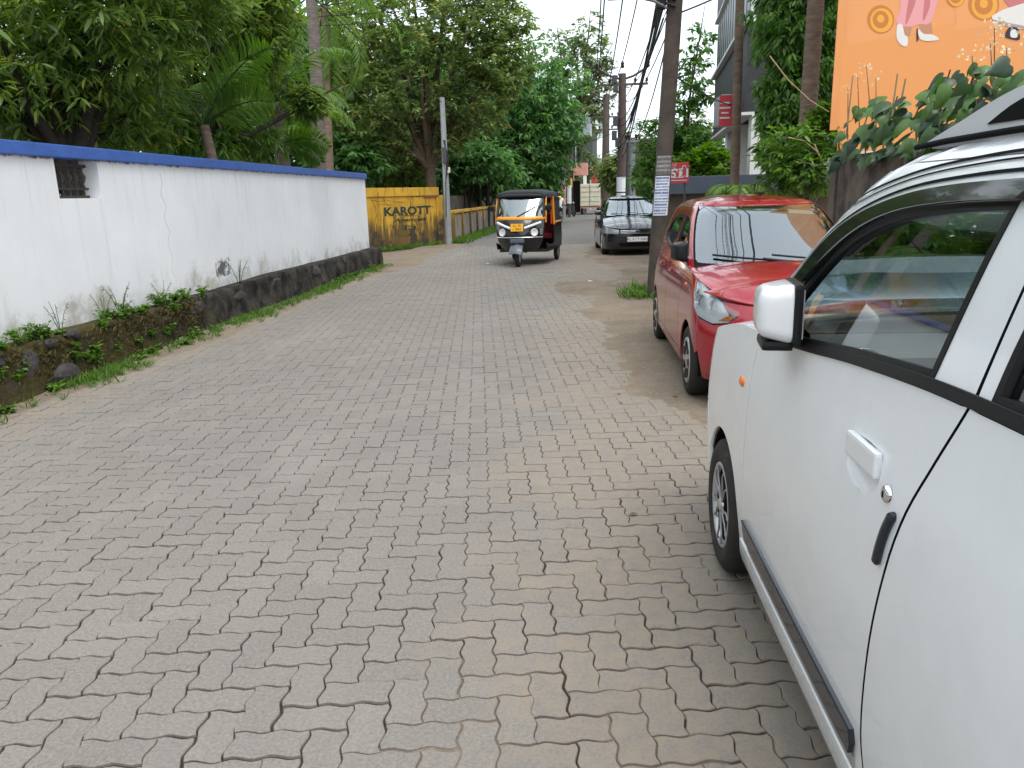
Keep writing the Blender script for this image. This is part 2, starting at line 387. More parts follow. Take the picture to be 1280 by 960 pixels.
def mat_plinth():
    mt, nt, b = nodes('mossy_masonry'); g = G(mt); p = g.pos(); x, y, z = g.sep(p)
    c = g.ramp(g.noise(p, 3.5, 9, .72), .40, .64, (.009, .0085, .0075), (.075, .066, .055))
    moss = g.smooth(g.math('ADD', g.noise(p, 2.4, 8, .7), g.math('MULTIPLY', g.smooth(y, 10.2, 7.2), .22)), .56, .74)
    mc = g.ramp(g.noise(p, 26, 6, .7), .3, .7, (.030, .028, .010), (.095, .078, .026))
    c = g.mix(moss, c, mc)
    c = g.mix(g.smooth(g.noise(p, 11, 8, .8), .62, .72), c, (.17, .16, .135))
    g.put(b.inputs['Base Color'], c); b.inputs['Roughness'].default_value = .95; b.inputs['Specular IOR Level'].default_value = .2
    g.bump(g.noise(p, 18, 9, .75), .9, .03, b); return mt
M_WW = mat_whitewall(); M_PLINTH = mat_plinth()
M_BLUE = pmat('blue_paint', (.040, .105, .36), .55, noise=.18, nscale=5, wear=(.10, .11, .15), wscale=7, wthr=.60)
M_IRON = pmat('rusty_iron', (.06, .05, .045), .7, metal=.2, noise=.4, nscale=30)
M_STONE = pmat('dark_stone', (.050, .046, .044), .9, noise=.45, nscale=7, bump=.9, bscale=22, wear=(.11, .095, .075), wscale=9, wthr=.6)
M_CRACK = pmat('crack_dirt', (.36, .36, .36), .9)
WX = -4.88; WY0, WY1 = -9.0, 18.25
ZT, ZB, ZC = 2.03, .43, 2.15
gy0, gy1, gz0 = 7.16, 7.84, 1.655
ww = empty('boundary_wall', (WX, 8, 0), label='long white boundary wall with blue coping on a dark mossy stone base', cat='wall')
def loc_box(mb, x0, x1, y0, y1, z0, z1, o, bev=0): mb.box(((x0+x1)/2-o[0], (y0+y1)/2-o[1], (z0+z1)/2-o[2]), (abs(x1-x0), abs(y1-y0), abs(z1-z0)), bev=bev)
O = (WX, 8, 0); mb = MB()
loc_box(mb, WX-.2, WX, WY0, gy0, ZB-.2, ZT, O); loc_box(mb, WX-.2, WX, gy1, WY1, ZB-.2, ZT, O); loc_box(mb, WX-.2, WX, gy0, gy1, ZB-.2, gz0, O)
mb.build('wall_panel', M_WW, ww)
mb = MB(); loc_box(mb, WX-.235, WX+.045, WY0, WY1+.05, ZT, ZC, O, .012); mb.build('coping', M_BLUE, ww)
# plinth: rough front face
ys = np.arange(WY0, WY1+.15, .06); ts = np.linspace(0, 1, 11); Yg, Tg = np.meshgrid(ys, ts)
n1 = fbm(Yg, Tg*.5, 6, 2.2, 31)-.5
top = .455+.05*(fbm(Yg, Yg*0+3, 4, .6, 33)-.5)
Xg = np.where(Tg < .8, -4.60-.07*(Tg/.8)+.11*n1, -4.67-(Tg-.8)/.2*.25+.05*n1); Zg = np.where(Tg < .8, -.03+(top+.03)*(Tg/.8)**.9, top+.02*n1*4*(1-Tg)) 
nx = len(ys); V = np.stack([Xg.ravel()-O[0], Yg.ravel()-O[1], Zg.ravel()], 1)
fs = [(j*nx+i, j*nx+i+1, (j+1)*nx+i+1, (j+1)*nx+i) for j in range(10) for i in range(nx-1)]
mesh_from('plinth', V.tolist(), fs, M_PLINTH, ww, True)
mb = MB(); loc_box(mb, -4.95, -4.70, WY1-.4, WY1+.08, -.05, .44, O, .04); mb.build('plinth_end', M_PLINTH, ww)
def rock(r, seed, n=2):
    bm = bmesh.new(); bmesh.ops.create_icosphere(bm, subdivisions=2, radius=1); rr = random.Random(seed)
    off = [Vector((rr.uniform(-1, 1), rr.uniform(-1, 1), rr.uniform(-1, 1))).normalized() for _ in range(9)]; dd = [rr.uniform(.45, .85) for _ in range(9)]
    for v in bm.verts:
        for a, d in zip(off, dd):
            k = v.co.dot(a)
            if k > d: v.co -= a*(k-d)
    vs = [Vector((v.co.x*r[0], v.co.y*r[1], v.co.z*r[2])) for v in bm.verts]; fs = [[v.index for v in f.verts] for f in bm.faces]; bm.free(); return vs, fs
for i, (px, py, w_, h_) in enumerate(((30, 458, .22, .16), (-12, 446, .2, .17), (82, 470, .2, .12), (62, 428, .12, .06), (88, 418, .17, .075), (-20, 480, .2, .12), (14, 498, .11, .06), (205, 400, .14, .07), (245, 385, .2, .1), (300, 370, .22, .11), (345, 352, .2, .1), (395, 338, .2, .1), (430, 325, .2, .1))):
    P = xp(px, py, -4.655 if i != 2 else -4.60); v, f = rock((.06, w_, h_), 40+i)
    o = mesh_from('stone', [q+P-Vector(O) for q in v], f, M_STONE, ww)
# grille
gr = mesh_from('grille_frame', [], [], M_IRON, ww); bpy.data.objects.remove(gr)
mb = MB(); gx = WX-.15
loc_box(mb, gx-.02, gx+.02, gy0, gy1, gz0, gz0+.03, O); loc_box(mb, gx-.02, gx+.02, gy0, gy1, gz0+.085, gz0+.105, O); loc_box(mb, gx-.02, gx+.02, gy0, gy1, ZT-.07, ZT-.04, O)
gf = mb.build('grille_frame', M_IRON, ww)
for i in range(6):
    y = gy0+.06+i*(gy1-gy0-.12)/5
    prof = [(.018, .105), (.026, .13), (.012, .16), (.03, .20), (.04, .235), (.014, .28), (.02, .31), (.012, .335)]
    mb = MB(); mb.lathe(prof, 8, Matrix.Translation((gx-O[0], y-O[1], gz0-.02)))
    mb.tube([(gx-O[0], y-O[1], gz0+.02), (gx-O[0], y-O[1], gz0+.1)], .012, 6); mb.build('baluster', M_IRON, gf)
    if i < 5:
        mb = MB(); yy = y+(gy1-gy0-.12)/10
        mb.tube([(gx-O[0], yy-.035-O[1], gz0+.09), (gx-O[0], yy+.03-O[1], gz0+.17), (gx-O[0], yy-.03-O[1], gz0+.25), (gx-O[0], yy+.03-O[1], gz0+.33)], .008, 5); mb.build('scroll', M_IRON, gf)
mb = MB(); pts = []
for k in range(22): pts.append((WX+.001-O[0], 9.05+.035*math.sin(k*1.3)+.02*k/4*.3+random.uniform(-.015, .015)-O[1], 1.93-k*.062))
mb.tube(pts, [.003-.0001*k for k in range(22)], 4); mb.build('crack', M_CRACK, ww)
# ================================================================== yellow wall with the painted name
def mat_yellow():
    mt, nt, b = nodes('stained_yellow_paint'); g = G(mt); p = g.pos(); x, y, z = g.sep(p)
    c = g.ramp(g.noise(p, 2, 6), .3, .7, (.47, .255, .020), (.66, .38, .04))
    st = g.noise(g.scale(p, (3, 3, .45)), 1.7, 9, .75); low = g.smooth(z, 1.5, .1)
    d = g.smooth(g.math('ADD', st, g.math('MULTIPLY', low, .22)), .53, .67); c = g.mix(g.math('MULTIPLY', d, .85), c, (.075, .050, .022))
    bl = g.noise(p, 1.5, 8, .7); c = g.mix(g.math('MULTIPLY', g.smooth(g.math('ADD', bl, g.math('MULTIPLY', low, .22)), .66, .74), .9), c, (.035, .032, .028))
    g.put(b.inputs['Base Color'], c); b.inputs['Roughness'].default_value = .85; g.bump(g.noise(p, 20, 7, .7), .3, .01, b); return mt
def mat_fence():
    mt, nt, b = nodes('mildewed_panel'); g = G(mt); p = g.pos(); x, y, z = g.sep(p)
    c = g.ramp(g.noise(g.scale(p, (2, 2, .5)), 2.5, 9, .75), .36, .66, (.07, .062, .055), (.36, .31, .25))
    c = g.mix(g.smooth(g.math('ADD', g.noise(p, 3, 6), g.math('MULTIPLY', g.smooth(z, .5, 1.1), .25)), .68, .8), c, (.50, .28, .05))
    g.put(b.inputs['Base Color'], c); b.inputs['Roughness'].default_value = .9; return mt
M_YEL = mat_yellow(); M_FPAN = mat_fence()
M_DGREEN = pmat('dark_green_lettering', (.018, .045, .030), .8, wear=(.45, .26, .03), wscale=22, wthr=.63)
M_CREEP = pmat('dry_creeper', (.055, .040, .022), .9)
ya = gp(553, 306); yb = gp(462, 316); dirv = (yb-ya); dirv.z = 0; dirv.normalize()
yl = 4.6                                                # runs on behind the white wall
yw = empty('name_wall', (ya.x, ya.y, 0), label='stained yellow wall painted with KAROTT Agencies in dark green', cat='wall')
nrm = Vector((-dirv.y, dirv.x, 0)); nrm = nrm if nrm.y < 0 else -nrm
Mw = frame((0, 0, 0), -dirv, (0, 0, 1))                 # x towards the right end, y up, z towards the camera
if Mw.col[2].xyz.dot(nrm) < 0: Mw = frame((0, 0, 0), dirv, (0, 0, 1)); 
S = 1 if (-dirv).dot(CR) > 0 else -1
Mw = frame((0, 0, 0), -dirv, (0, 0, 1)); zsgn = 1 if Mw.col[2].xyz.dot(nrm) > 0 else -1
mb = MB(); mb.box((-yl/2-.13, .80, -.1*zsgn), (yl-.26, 1.66, .2), Mw); mb.build('wall_panel', M_YEL, yw)
mb = MB(); mb.box((-yl/2-.05, 1.76, -.1*zsgn), (yl-.1, .26, .27), Mw, bev=.012); mb.build('coping', M_YEL, yw)
mb = MB(); mb.box((-.06, .80, -.11*zsgn), (.36, 1.66, .3), Mw, bev=.015); mb.build('pillar', M_YEL, yw)
mb = MB(); mb.box((-.5, 1.62, .01*zsgn), (.75, .06, .08), Mw, bev=.01); mb.build('ledge', pmat('brick_red_ledge', (.25, .10, .06), .9, noise=.3), yw)
def ywp(px, py):      # photo pixel -> wall face coordinates
    d = ray(px, py); o_ = Vector((0, 0, CAM_H)); A_ = Vector((ya.x, ya.y, 0)); nn = Mw.col[2].xyz; t = (A_-o_).dot(nn)/d.dot(nn); q = o_+d*t-A_; return q.dot(Mw.col[0].xyz), q.z
def wall_text(name, body, px0, px1, py0, py1, capf, **kw):
    x0, z0 = ywp(px0, py1); x1, z1 = ywp(px1, py0); zm = (ywp((px0+px1)/2, (py0+py1)/2)[1])
    o = text_mesh(name, body, (z1-z0)/capf, Matrix.Identity(4), M_DGREEN, yw, .002, **kw); xs = [v.co.x for v in o.data.vertices]; k = (x1-x0)/(max(xs)-min(xs)); mx_ = (max(xs)+min(xs))/2
    o.data.transform(Mw @ Matrix.Translation(((x0+x1)/2, zm, .004*zsgn)) @ Matrix.Diagonal((k, 1, 1, 1)) @ Matrix.Translation((-mx_, 0, 0))); return o
wall_text('painted_name', 'KAROTT', 480.5, 538, 257.5, 270.5, .72, bold=.012)
wall_text('painted_word', 'Agencies', 491, 533.5, 270.5, 278.5, .80, shear=.35, bold=.003)
for i, ch in enumerate('21221'): wall_text('painted_number', ch, 502+i*3.7, 504.8+i*3.7, 282, 288, .72)
rr = random.Random(5)
for i in range(18):
    if i < 8: x = -rr.uniform(.5, 3.3); pts = [(x+rr.uniform(-.03, .03)*k, .02+k*.23, .008*zsgn) for k in range(rr.randint(5, 9))]
    else:
        z0 = rr.uniform(.15, 1.75); x0 = -rr.uniform(1.2, 3.4); pts = [(x0+k*.14, z0+rr.uniform(-.03, .03), .008*zsgn) for k in range(rr.randint(4, 10))]
    mb = MB(); mb.tube(pts, .0035, 4, Mw); mb.build('creeper_stem', M_CREEP, yw)
# low panelled fence
fa = gp(566, 304); fb = gp(622, 284)
lf = empty('panel_fence', (fa.x, fa.y, 0), label='low mildewed panel fence with yellow posts and yellow rail', cat='fence')
d = (fb-fa); d.z = 0; Lf = d.length; d.normalize(); Mf = frame((0, 0, 0), d, (0, 0, 1)); zs = 1 if Mf.col[2].xyz.y < 0 else -1
k = 7; sp2 = Lf/k
for i in range(k+1):
    mb = MB(); mb.box((i*sp2, .5, .03*zs), (.14, 1.02, .16), Mf, bev=.01); mb.build('post', M_YEL, lf)
    if i < k:
        mb = MB(); mb.box((i*sp2+sp2/2, .48, 0), (sp2-.14, .96, .08), Mf); mb.build('panel', M_FPAN, lf)
mb = MB(); mb.box((Lf/2, 1.06, .0), (Lf+.2, .10, .2), Mf, bev=.01); mb.build('rail', M_YEL, lf)
# grey rubble wall behind
gw = empty('rubble_wall', (-9, 38, 0), label='dark grey weathered compound wall behind the low yellow fence', cat='wall')
mb = MB(); a = yp(560, 255, 33.); b2 = yp(640, 250, 46.); dd = (b2-a); dd.z = 0; Lr = dd.length; dd.normalize(); Mg = frame((a.x+9, a.y-38, 0), dd, (0, 0, 1))
for i in range(7): mb = MB(); mb.box((i*Lr/7+Lr/14, .8, 0), (Lr/7-.012, 1.62+.05*(i % 2), .22), Mg, bev=.02); mb.build('panel', pmat('grey_render', (.13, .115, .10), .95, noise=.4, nscale=3, wear=(.05, .045, .04), wscale=2) if i == 0 else bpy.data.materials['grey_render'], gw)
# ================================================================== car body toolkit: shells given by plan outlines at each height
def pchip(xs, ys):
    xs = list(map(float, xs)); ys = list(map(float, ys)); n = len(xs)
    h = [xs[i+1]-xs[i] for i in range(n-1)]; d = [(ys[i+1]-ys[i])/h[i] for i in range(n-1)]
    m = [0.0]*n; m[0] = d[0]; m[-1] = d[-1]
    for i in range(1, n-1):
        if d[i-1]*d[i] > 0:
            w1 = 2*h[i]+h[i-1]; w2 = h[i]+2*h[i-1]; m[i] = (w1+w2)/(w1/d[i-1]+w2/d[i])
    def f(x):
        if x <= xs[0]: return ys[0]
        if x >= xs[-1]: return ys[-1]
        i = 0
        while x > xs[i+1]: i += 1
        t = (x-xs[i])/h[i]; t2 = t*t; t3 = t2*t
        return (2*t3-3*t2+1)*ys[i]+(t3-2*t2+t)*h[i]*m[i]+(-2*t3+3*t2)*ys[i+1]+(t3-t2)*h[i]*m[i+1]
    return f
def spl(pts, n=8, closed=False):
    """smooth curve through 2D points"""
    P = [Vector(p) for p in pts]; out = []; k = len(P)
    rng = range(k) if closed else range(k-1)
    for i in rng:
        g = (lambda j: P[j % k]) if closed else (lambda j: P[min(max(j, 0), k-1)])
        p0, p1, p2, p3 = g(i-1), g(i), g(i+1), g(i+2)
        for q in range(n):
            t = q/n; out.append(.5*((2*p1)+(p2-p0)*t+(2*p0-5*p1+4*p2-p3)*t*t+(3*p1-p0-3*p2+p3)*t*t*t))
    if not closed: out.append(P[-1])
    return [tuple(p) for p in out]
def arc(cx, cz, r, a0, a1, n=24): return [(cx+r*math.cos(R_(a0+(a1-a0)*i/n)), cz+r*math.sin(R_(a0+(a1-a0)*i/n))) for i in range(n+1)]
def rrect(x0, x1, z0, z1, r, n=4):
    o = []
    for cx, cz, a in ((x1-r, z1-r, 0), (x0+r, z1-r, 90), (x0+r, z0+r, 180), (x1-r, z0+r, 270)): o += arc(cx, cz, r, a, a+90, n)
    return o
class Shell:
    def __init__(s, z, W, xf, xr, cf, cr, n=2.5, nr=2.5, barrel=.0, xm=0, L=3.5):
        s.W = pchip(z, W); s.xf = pchip(z, xf); s.xr = pchip(z, xr); s.cf = cf if callable(cf) else (lambda q: cf); s.cr = cr; s.k = barrel; s.xm = xm; s.L = L
        def table(nn, wn, cn):
            u = [i/400 for i in range(401)]; d = [1-(max(0, 1-q**nn))**(1/nn) for q in u]; a = [0.]
            for i in range(400): a.append(a[-1]+math.hypot((u[i+1]-u[i])*wn, (d[i+1]-d[i])*cn))
            return np.array(u), np.array(d), np.array(a)/a[-1], a[-1]
        s.tf = table(n, W[0], s.cf(z[0])); s.tr = table(nr, W[0], cr); s.S = xf[0]-xr[0]-s.cf(z[0])-cr
    def P(s, A, z, sg=1):
        """A is the running length from the front centre"""
        W, xf, xr, cf = s.W(z), s.xf(z), s.xr(z), s.cf(z); lf, lr = s.tf[3], s.tr[3]
        if A < 0: p = s.P(-A, z, sg); return Vector((p.x, -p.y, p.z))
        if A <= lf:
            a = A/lf; u = np.interp(a, s.tf[2], s.tf[0]); x = xf-cf*np.interp(a, s.tf[2], s.tf[1]); y = W*u
        elif A <= lf+s.S:
            t = (A-lf)/s.S; x = (xf-cf)+((xr+s.cr)-(xf-cf))*t; y = W
        else:
            a = max(0, 1-(A-lf-s.S)/lr); u = np.interp(a, s.tr[2], s.tr[0]); x = xr+s.cr*np.interp(a, s.tr[2], s.tr[1]); y = W*u
        y *= 1-s.k*(2*(x-s.xm)/s.L)**2
        return Vector((float(x), float(y)*sg, z))
    def sx(s, x, z):
        W, xf, xr, cf = s.W(z), s.xf(z), s.xr(z), s.cf(z); lf, lr = s.tf[3], s.tr[3]
        if x > xf-cf: return float(np.interp((xf-x)/cf, s.tf[1], s.tf[2]))*lf
        if x >= xr+s.cr: return lf+s.S*((xf-cf)-x)/((xf-cf)-(xr+s.cr))
        return lf+s.S+lr*(1-float(np.interp((x-xr)/s.cr, s.tr[1], s.tr[2])))
    def fy(s, y, z):
        q = float(np.interp(min(1, abs(y)/s.W(z)), s.tf[0], s.tf[2]))*s.tf[3]; return q if y >= 0 else -q
    def ry(s, y, z): return s.tf[3]+s.S+s.tr[3]*(1-float(np.interp(min(1, abs(y)/s.W(z)), s.tr[0], s.tr[2])))
    def side(s, poly, step=.05): return [(s.sx(x, z), z) for x, z in resample(poly, step)]
    def front(s, poly, step=.05): return [(s.fy(y, z), z) for y, z in resample(poly, step)]
def resample(poly, step):
    out = []; n = len(poly)
    for i in range(n):
        a = Vector(poly[i]); b = Vector(poly[(i+1) % n]); k = max(1, int(math.ceil((b-a).length/step)))
        for j in range(k): out.append(tuple(a+(b-a)*(j/k)))
    return out
def inside(p, poly):
    c = False; n = len(poly); x, y = p; j = n-1
    for i in range(n):
        xi, yi = poly[i]; xj, yj = poly[j]
        if (yi > y) != (yj > y) and x < (xj-xi)*(y-yi)/(yj-yi)+xi: c = not c
        j = i
    return c
def panel_data(P, poly, holes=(), step=.06, off=0.0, thick=.012, outward=None):
    """polygon in surface coordinates -> curved sheet with a turned-in edge"""
    def clean(pl):
        o = []
        for p in pl:
            if not o or (abs(p[0]-o[-1][0])+abs(p[1]-o[-1][1])) > 1e-5: o.append(p)
        if abs(o[0][0]-o[-1][0])+abs(o[0][1]-o[-1][1]) < 1e-5: o.pop()
        return o
    poly = clean(poly); holes = [clean(h) for h in holes]
    vs = [Vector(p) for p in poly]; ed = [(i, (i+1) % len(poly)) for i in range(len(poly))]
    for h in holes:
        b = len(vs); vs += [Vector(p) for p in h]; ed += [(b+i, b+(i+1) % len(h)) for i in range(len(h))]
    xs = [p[0] for p in poly]; zs = [p[1] for p in poly]
    nb = np.array([tuple(v) for v in vs])
    x = min(xs)+step*.5
    while x < max(xs):
        z = min(zs)+step*.5
        while z < max(zs):
            if inside((x, z), poly) and not any(inside((x, z), h) for h in holes) and np.min(np.abs(nb-np.array((x, z))).sum(1)) > step*.35: vs.append(Vector((x, z)))
            z += step
        x += step
    r = delaunay_2d_cdt(vs, ed, [], 0, 1e-7)
    V2 = r[0]; tris = []
    for f in r[2]:
        c = (sum(V2[i].x for i in f)/len(f), sum(V2[i].y for i in f)/len(f))
        if inside(c, poly) and not any(inside(c, h) for h in holes): tris.append(list(f))
    e = 1e-3; pos = []; nor = []
    for q in V2:
        p = P(q.x, q.y); da = P(q.x+e, q.y)-P(q.x-e, q.y); db = P(q.x, q.y+e)-P(q.x, q.y-e); n = da.cross(db)
        n = n.normalized() if n.length > 1e-12 else Vector((0, 0, 1))
        if outward is not None: k = outward(p)
        else: k = Vector((p.x*.25, p.y, (p.z-.7)*.5))
        if n.dot(k) < 0: n = -n
        pos.append(p+n*off); nor.append(n)
    F = []
    for t in tris:
        g = (pos[t[1]]-pos[t[0]]).cross(pos[t[2]]-pos[t[0]])
        F.append(t if g.dot(nor[t[0]]) > 0 else t[::-1])
    if thick > 0:
        cnt = {}
        for t in F:
            for i in range(3):
                k = (t[i], t[(i+1) % 3]); cnt[tuple(sorted(k))] = cnt.get(tuple(sorted(k)), [])+[k]
        for k, l in cnt.items():
            if len(l) == 1:
                a, b = l[0]; tn = (pos[b]-pos[a])
                if tn.length < 1e-9: continue
                en = tn.cross(nor[a]).normalized(); base = len(pos)
                pos += [pos[a].copy(), pos[b].copy(), pos[b]-nor[b]*thick, pos[a]-nor[a]*thick]
                nor += [(en+nor[a]).normalized(), (en+nor[b]).normalized(), en, en]; F.append([base+1, base, base+3, base+2])
    return pos, nor, F
def panel(name, P, poly, mat, parent, holes=(), step=.06, off=0.0, thick=.012, outward=None, mirror=False, rim=None):
    pos, nor, F = panel_data(P, poly, holes, step, off, thick, outward)
    res = []
    for sg in ((1, -1) if mirror else (1,)):
        pp = [(p.x, p.y*sg, p.z) for p in pos]; nn = [(n.x, n.y*sg, n.z) for n in nor]; ff = F if sg == 1 else [f[::-1] for f in F]
        me = bpy.data.meshes.new(name); me.from_pydata(pp, [], ff); me.materials.append(mat); me.update()
        if rim is not None: me.materials.append(rim); me.polygons.foreach_set('material_index', [1 if len(f) == 4 else 0 for f in ff])  # edge faces coloured dark, painting shade into the shut gaps
        me.polygons.foreach_set('use_smooth', [True]*len(me.polygons)); me.normals_split_custom_set_from_vertices(nn)
        res.append(link(bpy.data.objects.new(name, me), parent))
    return res if mirror else res[0]
def cap_fn(outline_halfwidth, zedge, crown, xnose, ramp, pw=2.2, sgn=1):
    def P(x, y):
        Y = max(.02, outline_halfwidth(x)); u = min(1, abs(y)/Y); k = min(1, max(0, (xnose-x)*sgn/ramp)); k = math.sin(k*math.pi/2)**.8
        return Vector((x, y, zedge(x)+crown*(1-u**pw)*k))
    return P
def wheel(parent, pos, R, wid, rimR, sg, tyre, build_rim):
    """sg +1: outer face towards +y"""
    w = empty('wheel', pos); w.parent = parent
    M = Matrix.Rotation(R_(-90)*sg, 4, 'X')     # local z -> outer side
    h = wid/2; sw = R-rimR
    prof = [(rimR-.004, -h*.8), (rimR+.01, -h*.95), (rimR+sw*.45, -h*1.03), (R-.025, -h*.93), (R-.008, -h*.78), (R, -h*.5), (R, 0), (R, h*.5), (R-.008, h*.78), (R-.025, h*.93), (rimR+sw*.62, h*1.02), (rimR+sw*.58, h*1.035), (rimR+sw*.40, h*1.035), (rimR+.012, h*.96), (rimR-.004, h*.86)]
    mb = MB(); mb.lathe(prof, 48, M); mb.build('tyre', tyre, w)
    build_rim(w, M, h); return w
M_TYRE = pmat('tyre_rubber', (.022, .021, .020), .75, noise=.3, nscale=25, spec=.35, bump=.2, bscale=120, wear=(.075, .062, .048), wscale=9, wthr=.6)
M_BLACKP = pmat('black_plastic', (.009, .009, .010), .40, spec=.28, noise=.15, nscale=40)
M_BLACKM = pmat('matt_black', (.006, .006, .006), .85, spec=.15)
M_CHROME = pmat('chrome', (.75, .75, .77), .12, metal=1)
M_SILVER = pmat('silver_paint', (.50, .51, .52), .30, metal=.75, noise=.08, nscale=20)
M_GREYP = pmat('grey_plastic', (.16, .16, .16), .6)
M_AMBER = pmat('amber_lens', (.75, .18, .01), .15, coat=.5)
M_BEIGE = pmat('beige_trim', (.42, .41, .36), .6, noise=.08)
M_SEAT = pmat('grey_seat_cloth', (.10, .10, .105), .9, noise=.2, nscale=30)
def glass_mat(name, tint, refl=.09, dark=.6):
    mt = bpy.data.materials.new(name); mt.use_nodes = True; nt = mt.node_tree; nt.nodes.clear(); L = nt.links
    out = nt.nodes.new('ShaderNodeOutputMaterial'); tr = nt.nodes.new('ShaderNodeBsdfTransparent'); gl = nt.nodes.new('ShaderNodeBsdfGlossy'); mx = nt.nodes.new('ShaderNodeMixShader'); fr = nt.nodes.new('ShaderNodeFresnel')
    fr.inputs['IOR'].default_value = 1.52; tr.inputs['Color'].default_value = (*tint, 1); gl.inputs['Roughness'].default_value = .015; gl.inputs['Color'].default_value = (.88, .96, 1, 1)
    ad = nt.nodes.new('ShaderNodeMath'); ad.operation = 'MULTIPLY_ADD'; ad.inputs[1].default_value = 1.6; ad.inputs[2].default_value = refl-.04; ad.use_clamp = True
    L.new(fr.outputs[0], ad.inputs[0]); L.new(ad.outputs[0], mx.inputs[0]); L.new(tr.outputs[0], mx.inputs[1]); L.new(gl.outputs[0], mx.inputs[2]); L.new(mx.outputs[0], out.inputs['Surface']); return mt
M_GLASS = glass_mat('side_glass', (.80, .86, .84), .08)
M_WSHIELD = glass_mat('windscreen_glass', (.52, .57, .58), .19)
M_DGLASS = glass_mat('dark_glass', (.10, .11, .11), .08)
def car_paint(name, col, rough=.22, metal=0.0, dirt=(.30, .25, .20), amount=.66):
    mt, nt, b = nodes(name); g = G(mt); p = g.pos(); x, y, z = g.sep(p)
    c = g.mix(g.smooth(g.noise(p, 3.5, 8, .7), .35, .75), col, tuple(q*.93 for q in col))
    d = g.math('MULTIPLY', g.smooth(g.math('ADD', g.noise(p, 6, 9, .72), g.math('MULTIPLY', g.smooth(z, .55, .18), .22)), amount, amount+.2), .55)
    c = g.mix(d, c, dirt); g.put(b.inputs['Base Color'], c)
    g.put(b.inputs['Roughness'], g.math('ADD', g.math('MULTIPLY', d, .5), rough)); b.inputs['Metallic'].default_value = metal
    b.inputs['Coat Weight'].default_value = .8; b.inputs['Coat Roughness'].default_value = .05
    return mt

def wheel_well(car, x, y, z, r, out, sg):
    M = Matrix.Translation((x, y*sg, z)) @ Matrix.Rotation(R_(-90*sg), 4, 'X'); a0, a1 = (R_(170), R_(370)) if sg == 1 else (R_(-10), R_(190))
    mb = MB(); mb.lathe([(r, -.2), (r+.004, out)], 26, M, a0=a0, a1=a1); mb.lathe([(r, -.2), (.02, -.2)], 26, M, a0=a0, a1=a1); mb.build('wheel_well', M_BLACKM, car)
def plate(parent, text, M, w_, h_, bgm, txm, size, name='number_plate'):
    mb = MB(); mb.box((0, 0, 0), (w_, h_, .008), M, bev=.003); p = mb.build(name, bgm, parent)
    for t, dy in text: text_mesh('plate_text', t, size, M @ Matrix.Translation((0, dy, .0055)), txm, p, .0008, sx=1.05)
    return p
M_PLATEW = pmat('plate_white', (.72, .72, .70), .4); M_PLATEY = pmat('plate_yellow', (.85, .42, .02), .4); M_INK = pmat('black_ink', (.012, .012, .012), .6)
M_LENS = glass_mat('lamp_lens', (.93, .95, .95), .08); M_REFL = pmat('lamp_reflector', (.80, .81, .82), .3, metal=.15); M_LAMPW = pmat('lamp_white', (.75, .76, .76), .25, coat=.5)
